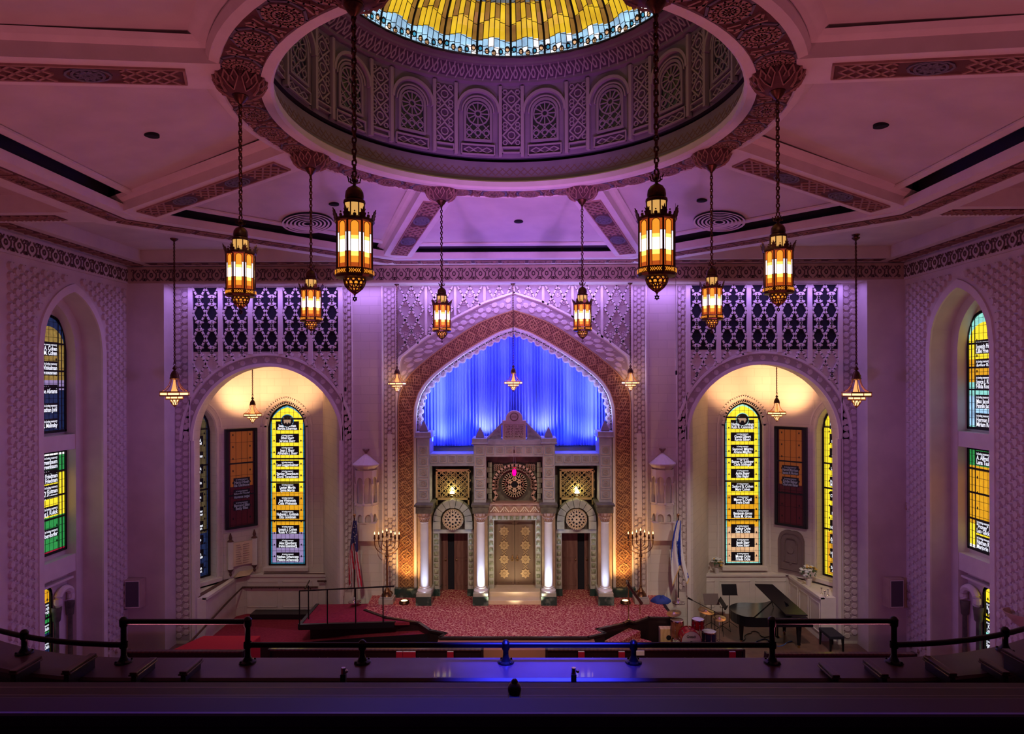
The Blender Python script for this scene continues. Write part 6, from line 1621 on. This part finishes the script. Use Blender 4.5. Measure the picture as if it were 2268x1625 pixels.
# bench
x, y, z = at0(1836, 1436); t = thing('piano_bench', 'padded black piano bench standing near the right wall', 'bench', (x, y, 0))
m = MB(); m.box(-.22, .22, -.38, .38, .42, .52); m.build('seat', cloth_black, t, local=True, bevel=.02)
for sx in (-1, 1):
    for sy in (-1, 1): m = MB(); m.hexa([(sx*.19-.02, sy*.34-.02, 0), (sx*.19+.02, sy*.34-.02, 0), (sx*.19+.02, sy*.34+.02, 0), (sx*.19-.02, sy*.34+.02, 0)], [(sx*.18-.03, sy*.33-.03, .42), (sx*.18+.03, sy*.33-.03, .42), (sx*.18+.03, sy*.33+.03, .42), (sx*.18-.03, sy*.33+.03, .42)]); m.build('leg', piano_black, t, local=True)
# dark bouquet resting by the piano lid
# music stands
def stand(px, py, pdx, pdy, lab, mat, tilt=.35, yaw=0, w=.25):
    x, y, z = at0(px, py); top = V(pdy, y)
    t = thing('music_stand', lab, 'music stand', (x, y, 0), 'music stands near the drum kit')
    m = MB(); tripod(m, 0, 0, 0, top-.12, .32); m.build('tripod', black_iron, t, local=True)
    ca, sa = cos(yaw), sin(yaw)
    def mm(u, v, h): yy = v*sin(tilt)-h*cos(tilt); return (u*ca-yy*sa, u*sa+yy*ca, top+v*cos(tilt)+h*sin(tilt))
    m = MB(); m.rect(-w, w, -.16, .18, mm, 0, .012); m.rect(-w, w, -.18, -.16, mm, 0, .06); m.build('desk', mat, t, local=True)
stand(1612, 1392, 1612, 1306, 'tall black music stand standing nearest to the piano', black_iron)
stand(1572, 1394, 1560, 1327, 'grey music stand with flat desk behind the drum kit', M('desk_grey', (.16, .11, .11), .6), .5)
stand(1597, 1402, 1594, 1336, 'black music stand turned sideways beside the drums', black_iron, .6, 1.1, .2)
# drum kit pieces: every drum is a thing of its own
red_sparkle = M('red_sparkle', (.35, .005, .02), .25, .3, col2=(.6, .02, .04), scale=60, coat=.5); drum_skin = M('drum_skin', (.78, .82, .86), .5)
def drum(nm, lab, c, r, h, mat, axis='z', skin=drum_skin, lugs=8, cat='drum', legs=True):
    t = thing(nm, lab, cat, (c[0], c[1], RZ if legs else c[2]-h/2)); OFF[t.name] = Vector(t.location)
    def T(x, y, z): return (c[0]+x, c[1]+y, c[2]+z) if axis == 'z' else (c[0]+x, c[1]-z, c[2]+y)
    def lath(prof, n=28):
        m = MB(); m.lathe(prof, (0, 0, 0), n); m.v = [T(*v) for v in m.v]; return m
    lath([(r, -h/2), (r, h/2)]).build('shell', mat, t, smooth=True)
    for s in (-1, 1): lath([(r*.98, s*h/2), (r*1.05, s*h/2-.01*s), (r*1.05, s*(h/2+.025)), (r*.99, s*(h/2+.03))]).build('hoop', chrome if axis == 'z' else red_sparkle, t, smooth=True)
    lath([(.0005, h/2+.018), (r*.99, h/2+.018)]).build('head', skin, t)
    for k in range(lugs):
        a = 2*pi*k/lugs; m = MB(); m.tube([T(r*1.04*cos(a), r*1.04*sin(a), -h/2), T(r*1.04*cos(a), r*1.04*sin(a), h/2+.02)], .008, 5); m.ball(T(r*1.05*cos(a), r*1.05*sin(a), 0), .02, 5)
        m.build('lug', chrome, t)
    if legs:
        for k in range(3): a = .5+2*pi*k/3; m = MB(); m.tube([(c[0]+r*1.05*cos(a), c[1]+(r if axis == 'z' else h*.4)*1.02*sin(a), c[2]), (c[0]+r*1.2*cos(a), c[1]+(r if axis == 'z' else h*.5)*1.2*sin(a), RZ+.005)], .009, 5); m.build('leg', chrome, t)
    return t, T
bx, by = U(1524, 17.7), 17.7
bt, T = drum('bass_drum', 'red sparkle bass drum facing the seats with white printed head', (bx, by, V(1413, 17.7)), .26, .34, red_sparkle, 'y')
m = MB(); mfd = lambda u, v, h: (bx+u, by-.19-h, V(1413, 17.7)+v); put_text(m, 'Gretsch', mfd, 0, .08, .10, .003, .8, 0, .26, .02); m.build('lettering', black_wood, bt)
m = MB(); m.disc(0, -.06, .05, mfd, .0, .004, 14); m.build('sound_hole', void, bt)
drum('rack_tom', 'bright red tom drum with white head mounted over the bass drum', (U(1543, 18.05), 18.05, V(1381, 18.05)), .165, .22, red_sparkle)
drum('floor_tom', 'dark blue floor tom standing right of the red drums', (U(1567, 18.0), 18.0, 1.14), .19, .36, M('navy_shell', (.02, .025, .10), .3, coat=.4))
drum('conga', 'brown hand drum with tan skin standing between box drum and bass drum', (U(1497, 18.1), 18.1, 1.37), .17, .44, M('conga_wood', (.22, .07, .03), .4, col2=(.38, .15, .07), scale=10), skin=M('hide', (.42, .30, .26), .6), lugs=6)
def cymbal(px, d, zpy, r, lab, tilt=.1):
    x = U(px, d); z = V(zpy, d)-RZ; t = thing('cymbal', lab, 'cymbal', (x, d, RZ), 'cymbals of the drum kit')
    m = MB(); m.lathe([(.001, .03), (.03, .02), (.05, .005), (r, -.012), (r, -.016), (.04, .0)], (0, 0, z), 28); m.v = [(a, b, c+a*tilt+b*.15) for a, b, c in m.v]; m.build('bronze_disc', M('cymbal_bronze', (.42, .28, .16), .25, .95) if 'cymbal_bronze' not in bpy.data.materials else bpy.data.materials['cymbal_bronze'], t, local=True, smooth=True)
    m = MB(); tripod(m, 0, 0, 0, z+.04, .26, .009, 3, px); m.build('tripod', chrome, t, local=True)
cymbal(1490, 18.25, 1357, .20, 'flat bronze cymbal on a stand over the brown hand drum', .18)
cymbal(1561, 18.3, 1352, .22, 'bronze cymbal on a stand behind the red tom drum', -.1)
cymbal(1590, 18.2, 1368, .18, 'smaller bronze cymbal at the right side of the drum kit', .05)
# box drum
x, y, z = at1(1475, 1431); t = thing('box_drum', 'pale wooden box drum with a round sound hole', 'drum', (x, y, RZ))
m = MB(); m.box(-.19, .16, 0, .24, 0, .48); m.build('box', pale_wood, t, local=True, bevel=.008); m = MB(); m.disc(.04, .24, .07, lambda u, v, h: (u, -h, v), 0, .003, 18); m.build('sound_hole', void, t, local=True)
# boom microphone
x, y, z = at1(1580, 1428); t = thing('microphone_stand', 'black boom microphone stand leaning over the drum kit', 'microphone stand', (x, y, RZ))
m = MB(); tripod(m, 0, 0, 0, V(1353, y)-RZ, .22, .010); zt_ = V(1353, y)-RZ; m.tube([(.12, 0, zt_-.08), (-.62, .1, zt_+.28)], .010, 6); m.build('boom_stand', black_iron, t, local=True)
m = MB(); m.tube([(-.60, .1, zt_+.27), (-.72, .12, zt_+.33)], [.02, .028], 8); m.build('microphone', black_iron, t, local=True)
# seat stacked with black cases
x, y, z = at0(1507, 1384); t = thing('cushioned_chair', 'chair with curved gold arms buried under black instrument cases behind the drums', 'chair', (x, y, 0))
for s in (-1, 1):
    m = MB(); m.tube([(s*.26, -.2, 0), (s*.27, -.22, .42), (s*.36, -.2, .62), (s*.33, .1, .74), (s*.24, .25, .78)], .02, 6); m.build('arm', brass, t, local=True, smooth=True)
    m = MB(); m.tube([(s*.24, .25, 0), (s*.24, .25, .95)], .018, 6); m.build('leg', brass, t, local=True)
m = MB(); m.box(-.26, .26, -.24, .28, .40, .50); m.build('seat', cloth_black, t, local=True, bevel=.03); m = MB(); m.box(-.27, .27, .24, .32, .5, 1.0); m.build('backrest', cloth_black, t, local=True, bevel=.03)
m = MB(); m.box(x-.25, x+.25, y-.26, y+.14, .51, 1.06); m.box(x-.28, x+.28, y-.28, y+.16, .97, 1.01); m.build('instrument_case', cloth_black, label='upright black fabric instrument case standing on the gold-armed chair', cat='case', bevel=.03)
# blue cloth bundle
x, y, z = PZ(1462, 1333, STAGE); m = MB()
def blob(a, b): th = 2*pi*a; r = sin(pi*b*.5+.02); return (x+.30*r*cos(th)*(1+.15*sin(3*th)), y+.22*r*sin(th), STAGE+.17*cos(pi*b*.5)*(1+.2*sin(5*th+3)))
m.grid(20, 8, blob, True); m.build('cloth_bundle', M('blue_cloth', (.02, .05, .30), .7), smooth=True, label='crumpled blue cloth lying at the back edge of the stage', cat='cloth')
# cables on the floor
for k, (pts, lab) in enumerate(((((1640, 1420), (1652, 1404), (1668, 1398), (1690, 1412), (1712, 1402)), 'black cable looping over the wooden floor under the piano'), (((1650, 1430), (1690, 1415), (1720, 1432), (1750, 1420)), 'blue cable lying on the wooden floor under the raised rail'))):
    Q = [Vector(at0(*p))+Vector((0, 0, .012)) for p in pts]; C = []
    for i in range(len(Q)-1):
        for q in range(6): f = q/6; C.append(Q[i].lerp(Q[i+1], f)+Vector((.05*sin(f*pi*2), 0, 0)))
    m = MB(); m.tube(C+[Q[-1]], .012, 5); m.build('cable', black_iron if k == 0 else M('blue_cable', (.05, .15, .6), .4), label=lab, cat='cable')
# flowers and candleholders on the parapet
def bouquet(px, py, d, lab, sc, zb):
    x = U(px, d); t = thing('flower_vase', lab, 'flower arrangement', (x, d, zb))
    m = MB(); m.lathe([(.001, 0), (.07, 0), (.08, .05), (.11, .24), (.10, .25)], (0, 0, 0), 14); m.build('vase', plaster_white, t, local=True, smooth=True)
    rn = random.Random(px); lf = MB(); fl1 = MB(); fl2 = MB()
    for k in range(60):
        a, e = rn.uniform(0, 2*pi), rn.uniform(-.2, 1.4); r = .26*rn.uniform(.8, 1.1); c = Vector((r*cos(a)*cos(e), r*sin(a)*cos(e), .42+r*sin(e)*.9)); n = (c-Vector((0, 0, .4))).normalized(); u = n.cross(Vector((0, 0, 1))).normalized(); w = n.cross(u)
        lf.poly([c-u*.03, c+w*.06+n*.02, c+u*.03, c-w*.05])
    for k in range(26):
        a, e = rn.uniform(0, 2*pi), rn.uniform(-.1, 1.4); r = .27; c = (r*cos(a)*cos(e), r*sin(a)*cos(e), .42+r*sin(e)*.9)
        mb = fl1 if k % 4 else fl2; mb.ball(c, .045, 6, .8)
        for j in range(5): q = 2*pi*j/5; mb.ball((c[0]+.04*cos(q), c[1]+.04*sin(q), c[2]+.0), .028, 5, .6)
    lf.build('leaves', M('leaf_green', (.03, .09, .03), .6) if 'leaf_green' not in bpy.data.materials else bpy.data.materials['leaf_green'], t, local=True)
    fl1.build('white_flowers', drum_skin, t, local=True, smooth=True); fl2.build('yellow_flowers', M('petal_yellow', (.75, .5, .12), .6) if 'petal_yellow' not in bpy.data.materials else bpy.data.materials['petal_yellow'], t, local=True, smooth=True)
    t.scale = (sc,)*3
bouquet(1585, 1266, 23.22, 'white and yellow flower arrangement below the right alcove yellow window', .85, 1.40)
bouquet(1787, 1300, 21.9, 'white and peach flower arrangement on the side shelf of the right alcove', 1.0, 1.38)
for k, (px, py) in enumerate(((1815, 1315), (1822, 1322), (1829, 1318))):
    x, y, z = PZ(px, py, 1.37); m = MB(); m.lathe([(.001, 0), (.05, 0), (.012, .03), (.012, .14), (.04, .17), (.04, .19)], (x, y, 1.37), 10)
    m.build('candle_holder', chrome, smooth=True, label='small glass candle holder on the right alcove shelf', cat='candle holder', group='candle holders on the shelf')
# wall-mounted handrails in the left alcove
t = thing('wall_handrail', 'long dark handrail on brackets following the left alcove parapet', 'handrail', (-9.7, 22, .3)); OFF[t.name] = Vector((-9.7, 22, .3))
m = MB(); m.tube([(-9.76, 18.9, .45), (-9.76, 19.6, .45), (-9.72, 21.9, .82), (-9.68, 23.05, .98), (-7.0, 23.05, .98)], .035, 8); m.build('rail', rail_wood, t, smooth=True)
for p in ((-9.4, 23.05, .98), (-8.4, 23.05, .98), (-7.3, 23.05, .98), (-9.73, 21.6, .77), (-9.75, 20.4, .58)): m = MB(); q = (p[0], 23.18, p[2]-.1) if p[1] > 23 else (-9.85, p[1], p[2]-.1); m.tube([p, q], .015, 5); m.build('bracket', black_iron, t)
t = thing('short_handrail', 'short dark handrail high on the parapet below the left yellow window', 'handrail', (-6.2, 23.0, 1.1)); OFF[t.name] = Vector((-6.2, 23.0, 1.1))
m = MB(); m.tube([(-7.0, 23.0, 1.22), (-5.7, 23.0, 1.22)], .035, 8); m.build('rail', rail_wood, t)
for x in (-6.8, -5.9): m = MB(); m.tube([(x, 23.0, 1.22), (x, 23.18, 1.12)], .015, 5); m.build('bracket', black_iron, t)
# black skirting box on the floor at the alcove
m = MB(); a = PZ(566, 1357, .0); m.box(a[0], -5.6, 22.6, 23.1, 0, .18); m.build('floor_curb', black_wood, label='long low black curb on the carpet along the left alcove parapet', cat='curb')
# loudspeakers on the side piers
def speaker(px, lab):
    x = U(px, DF); z0, z1 = V(1340, DF), V(1275, DF); t = thing('wall_speaker', lab, 'speaker', (x, DF-.16, z0)); s = 1 if px < 1148 else -1
    m = MB(); m.hexa([(-.27, .15, 0), (-.20, -.14, 0), (.24, -.10, 0), (.27, .15, 0)], [(-.27, .15, .86), (-.20, -.14, .86), (.24, -.10, .86), (.27, .15, .86)]); m.build('cabinet', plaster_tan, t, local=True)
    m = MB(); g = plane((-.17, -.145, .0), (.40, .04, 0)); m.rect(.0, .38, .05, .81, g, -.0, .008); m.build('grille', M('speaker_grille', (.11, .09, .12), .9) if 'speaker_grille' not in bpy.data.materials else bpy.data.materials['speaker_grille'], t, local=True)
    m = MB(); m.rect(-.02, .40, .02, .84, g, -.004, .003); m.build('grille_frame', plaster_white, t, local=True)
speaker(297, 'tan boxed loudspeaker on the narrow wall left of the wide opening'); speaker(1967, 'tan boxed loudspeaker on the narrow wall right of the wide opening')
m = MB(); x = U(2005, DF); m.box(x-.09, x+.09, DF-.06, DF, V(1130, DF), V(1114, DF)); m.build('junction_box', plaster_tan, label='small junction box on the corner by the right side wall', cat='box', bevel=.01)
# wall sconce bowl at the right edge
t = thing('wall_sconce', 'shell-shaped wall sconce at the far right edge of the wall', 'sconce', (11.6, 15.3, V(1385, 15.3))); OFF[t.name] = Vector(t.location)
m = MB(); m.lathe([(.02, -.15), (.12, -.08), (.30, .10), (.36, .20), (.34, .20)], (11.78, 15.25, V(1375, 15.25)), 18, pi, 2*pi); m.build('bowl', tan_stone, t, smooth=True)
m = MB(); m.box(11.74, 11.84, 15.15, 15.35, V(1385, 15.25), V(1370, 15.25)); m.build('bracket', tan_stone, t)
# ------------------------------------------------------------------ pews on the hall floor, prayer books
FL = .62
def pew(x0, x1, y, h, lab, ends=True, cushion=False, fl=FL, seatd=.5):
    t = thing('pew', lab, 'pew', ((x0+x1)/2, y, fl)); OFF[t.name] = Vector(t.location)
    m = MB(); m.hexa([(x0, y, fl+.2), (x1, y, fl+.2), (x1, y+.05, fl+.2), (x0, y+.05, fl+.2)], [(x0, y-.08, fl+h-.03), (x1, y-.08, fl+h-.03), (x1, y-.03, fl+h-.03), (x0, y-.03, fl+h-.03)]); m.build('backrest', dark_wood, t)
    m = MB(); m.box(x0, x1, y-.13, y+.0, fl+h-.03, fl+h+.015); m.build('top_rail', rail_wood, t, bevel=.012)
    m = MB(); m.box(x0, x1, y+.03, y+seatd, fl+.40, fl+.45); m.build('seat', dark_wood, t)
    if cushion: m = MB(); m.box(x0+.05, x1-.05, y+.05, y+seatd+.25, fl+.45, fl+.60); m.build('cushion', red_seat, t, bevel=.02)
    if ends:
        for x in (x0, x1):
            m = MB(); g = lambda u, v, hh: (x+hh, y+u, fl+v); m.prism([(-.15, 0), (seatd, 0), (seatd+.02, .55), (.25, .62), (.10, .85), (.03, h+.02), (-.14, h+.02)], g, -.03, .03); m.build('end_panel', dark_wood, t, bevel=.01)
    m = MB(); zr = fl+h-.30
    n = max(1, int((x1-x0)/1.1))
    for k in range(n):
        a, b = x0+.2+k*(x1-x0-.3)/n, x0+(k+1)*(x1-x0-.3)/n
        m.tube([(a, y-.08, zr+.10), (a, y-.19, zr+.10), (b, y-.19, zr+.10), (b, y-.08, zr+.10)], .006, 4); m.tube([(a, y-.06, zr-.06), (a, y-.17, zr-.06), (b, y-.17, zr-.06), (b, y-.06, zr-.06)], .006, 4)
    m.build('book_rack', brass, t)
    return t
PY_ = 16.0
pew(U(596, PY_), U(1066, PY_), PY_, 1.07, 'long dark wooden pew left of the centre aisle, red books in its rack'); pew(U(1208, PY_), U(1640, PY_), PY_, 1.07, 'long dark wooden pew right of the centre aisle with wire book racks')
pew(U(1692, 15.6), U(2014, 15.6), 15.6, 1.13, 'dark wooden pew with glossy top before the piano'); pew(U(278, 15.9), U(536, 15.9), 15.9, 1.06, 'dark wooden pew before the left alcove beside the red bench')
m = MB(); zc = 1.42; a = U(395, 17); b = U(548, 17); m.hexa([(a, 16.55, 0), (b, 16.55, 0), (b+.1, 17.5, 0), (a+.35, 17.5, 0)], [(a, 16.55, zc), (b, 16.55, zc), (b+.1, 17.5, zc), (a+.35, 17.5, zc)])
m.build('upholstered_bench', red_seat, label='bright red upholstered bench behind the left dark pew', cat='bench', bevel=.03)
book_m = M('book_red', (.42, .01, .04), .5); page_m = M('pages', (.8, .76, .74), .8)
first = None
for px, nb in ((882, 'leftmost of three red prayer books standing together in the left pew rack'), (897, 'middle one of three red prayer books standing together in the left pew rack'), (911, 'rightmost of three red prayer books standing together in the left pew rack'),
        (995, 'single red prayer book alone near the aisle end of the left pew'), (1285, 'single red prayer book in the right pew rack, nearer the aisle'), (1374, 'single red prayer book in the right pew rack beside the balcony post'), (1618, 'single red prayer book near the far right end of the right pew')):
    x = U(px, 15.85); z = V(1461, 15.85)
    if first is None:
        t = first = thing('prayer_book', nb, 'book', (x, 15.85, z), 'red prayer books in the pew racks')
        m = MB(); m.box(-.078, .078, -.025, -.020, 0, .20); m.box(-.078, .078, .020, .025, 0, .20); m.box(-.078, -.073, -.02, .02, 0, .20); m.build('cover', book_m, t, local=True)
        m = MB(); m.box(-.073, .075, -.02, .02, .003, .205); m.build('pages', page_m, t, local=True)
    else: clone(first, (x, 15.85, z), nb)
x = U(1412, 15.85); m = MB(); m.box(x-.13, x+.13, 15.82, 15.84, V(1450, 15.85), V(1440, 15.85)); m.build('service_leaflet', page_m, label='pale folded leaflet in the right pew rack by the post', cat='leaflet')
# ------------------------------------------------------------------ balcony
ZL = CZ-2.45; 
def yc(x): return 5.80+(.16*(abs(x)-3.3)**2 if abs(x) > 3.3 else 0)
xs = [-7+14*i/56 for i in range(57)]
m = MB()
def sweep(mb, prof):
    n = len(prof); b = len(mb.v)
    for x in xs:
        for dy, z in prof: mb.v.append((x, yc(x)+dy, z))
    for i in range(len(xs)-1):
        for j in range(n-1): mb.f.append([b+i*n+j, b+(i+1)*n+j, b+(i+1)*n+j+1, b+i*n+j+1]); mb.m.append(mb.mi)
sweep(m, [(.02, ZL-1.6), (.02, ZL-.06)]); sweep(m, [(-.34, ZL-.06), (-.34, ZL-1.3)])
par = m.build('wall_balcony_front', black_wood, kind='structure')
m = MB(); sweep(m, [(-.38, ZL-.06), (-.38, ZL-.02), (-.36, ZL), (.04, ZL), (.06, ZL-.02), (.06, ZL-.06), (-.38, ZL-.06)]); m.build('ledge_cap', M('ledge_wood', (.07, .03, .045), .33, col2=(.10, .05, .06), scale=2.5, coat=.2), par)
m = MB()
for k, (ya, yb, z) in enumerate(((4.55, 6.0, ZL-1.05), (3.65, 4.55, CZ-2.75), (2.75, 3.65, CZ-2.4), (1.7, 2.75, CZ-2.05), (-1, 1.7, CZ-1.7))): m.box(-7, 7, ya, yb, z-.4, z)
m.build('floor_balcony', carpet_plain, kind='structure')
# pipe railing
t = thing('balcony_railing', 'black pipe railing with ball joints along the balcony ledge', 'railing', (0, 5.75, ZL)); OFF[t.name] = Vector((0, 5.75, ZL))
def xr(px): return (px-1148)/1445*5.75+.132
zl, zh = ZL+.155, ZL+.36; o_ = -.06
runs = [([-7+.25*i for i in range(int((xr(268)+7)/.25)+1)]+[xr(268)], zl), ([xr(268), xr(545)], zh), ([xr(545)+(xr(1705)-xr(545))*i/8 for i in range(9)], zl), ([xr(1705), xr(1972)], zh), ([xr(1972)]+[xr(1972)+.25*i for i in range(1, 15)], zl)]
for X, z in runs:
    m = MB(); m.tube([(x, yc(x)+o_, z) for x in X], .024, 10); m.build('rail', black_iron, t, smooth=True)
for px, zt in ((8, zl+.02), (268, zh), (545, zh), (800, zl), (1118, zl), (1400, zl), (1705, zh), (1972, zh), (2262, zl+.02)):
    x = xr(px); y = yc(x)+o_; m = MB(); m.lathe([(.075, 0), (.07, .012), (.045, .02), (.028, .05), (.024, .07), (.024, zt-ZL-.05), (.034, zt-ZL-.035), (.036, zt-ZL+.02), (.02, zt-ZL+.04), (.001, zt-ZL+.045)], (x, y, ZL), 12)
    if zt == zh: m.lathe([(.034, .13), (.036, .155), (.034, .18)], (x, y, ZL), 12)
    for k in range(4): m.ball((x+.062*cos(k*pi/2+.7), y+.062*sin(k*pi/2+.7), ZL+.016), .010, 5)
    m.build('post', black_iron, t, smooth=True)
# seat dividers along the ledge
DV = [(20, 74, 1482, 1453), (143, 197, 1482, 1447), (293, 332, 1486, 1456), (405, 434, 1484, 1457), (1845, 1816, 1491, 1466), (1950, 1913, 1489, 1460), (2096, 2046, 1487, 1452), (2214, 2168, 1484, 1457), (2290, 2218, 1490, 1436)]
for k, (xa, xb, ya, yb) in enumerate(DV):
    zt = V(yb, 5.62); dn = (CZ-zt)*1445/(ya-850); xm = U(xb, 5.62)
    place = ['leftmost', 'second from the left end', 'third from the left end', 'fourth from the left end', 'fourth from the right end', 'third from the right end', 'on the right curve of the rail', 'second from the right edge', 'rightmost and largest'][k]
    t = thing('seat_divider', 'dark wooden bench divider with moulded cap, '+place, 'divider', (xm, dn, ZL-1.05), 'dividers along the balcony ledge'); OFF[t.name] = Vector(t.location)
    m = MB(); m.box(xm-.02, xm+.02, dn-.02, 5.40, ZL-1.05, zt-.02); m.box(xm-.02, xm+.02, 5.40, 5.62, ZL+.002, zt-.02); m.build('panel', dark_wood, t)
    m = MB(); m.box(xm-.03, xm+.03, dn-.03, 5.63, zt-.02, zt); m.box(xm-.04, xm+.04, dn-.03, 5.63, zt-.035, zt-.02); m.build('cap', rail_wood, t, bevel=.005)
# balcony pews: dark rows with blue light along their tops
def bpew(y, py, fl, lab, thick=.06, x0=-6.5, x1=6.5, seat=True):
    z = V(py, y); t = thing('balcony_pew', lab, 'pew', (0, y, fl)); OFF[t.name] = Vector(t.location)
    m = MB(); m.hexa([(x0, y+.06, fl), (x1, y+.06, fl), (x1, y+.10, fl), (x0, y+.10, fl)], [(x0, y-.03, z-.05), (x1, y-.03, z-.05), (x1, y+.01, z-.05), (x0, y+.01, z-.05)]); m.build('backrest', dark_wood, t)
    m = MB(); m.box(x0, x1, y-.04, y+thick, z-.05, z); m.box(x0, x1, y+thick*.3, y+thick+.03, z-.075, z-.05); m.build('top_rail', dark_wood, t, bevel=.012)
    m = MB(); m.box(x0, x1, y-.046, y-.036, z-.004, z+.004); m.build('edge_glint', edge_glint, t)  # thin pale bead painting the bright line of light on the rail
    if seat: m = MB(); m.box(x0, x1, y+.1, y+.55, fl+.40, fl+.45); m.build('seat', dark_wood, t)
    return t
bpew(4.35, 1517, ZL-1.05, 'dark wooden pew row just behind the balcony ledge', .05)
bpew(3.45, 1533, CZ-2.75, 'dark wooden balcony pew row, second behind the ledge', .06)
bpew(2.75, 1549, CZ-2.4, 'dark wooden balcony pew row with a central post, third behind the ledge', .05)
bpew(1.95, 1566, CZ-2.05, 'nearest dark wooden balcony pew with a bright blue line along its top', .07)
x = U(1137, 2.6); t = thing('pew_end_post', 'small carved post standing up in the middle of the balcony pews', 'post', (x, 2.6, CZ-2.4)); OFF[t.name] = Vector(t.location)
m = MB(); zt = V(1532, 2.6); m.box(x-.026, x+.026, 2.55, 2.65, CZ-2.4, zt); m.build('shaft', dark_wood, t, bevel=.006)
m = MB(); m.ball((x, 2.6, zt+.014), .028, 8); m.ball((x, 2.6, zt+.04), .014, 6); m.build('knob', rail_wood, t, smooth=True)
for px, py, lab in ((757, 1500, 'small chrome and black clamp standing on the ledge side left of centre'), (1268, 1500, 'small black clamp with round top right of the centre')):
    x = U(px, 5.1); z1 = V(py-22, 5.1); t = thing('light_clamp', lab, 'clamp', (x, 5.1, ZL-.38), 'small clamps behind the ledge'); OFF[t.name] = Vector(t.location)
    m = MB(); m.box(x-.02, x+.02, 5.08, 5.12, ZL-1.05, z1-.05); m.build('bracket', black_iron, t); m = MB(); m.tube([(x, 5.1, z1-.06), (x, 5.1, z1)], .018, 8); m.ball((x+.03, 5.08, z1-.02), .014, 6); m.build('screw', chrome, t, smooth=True)
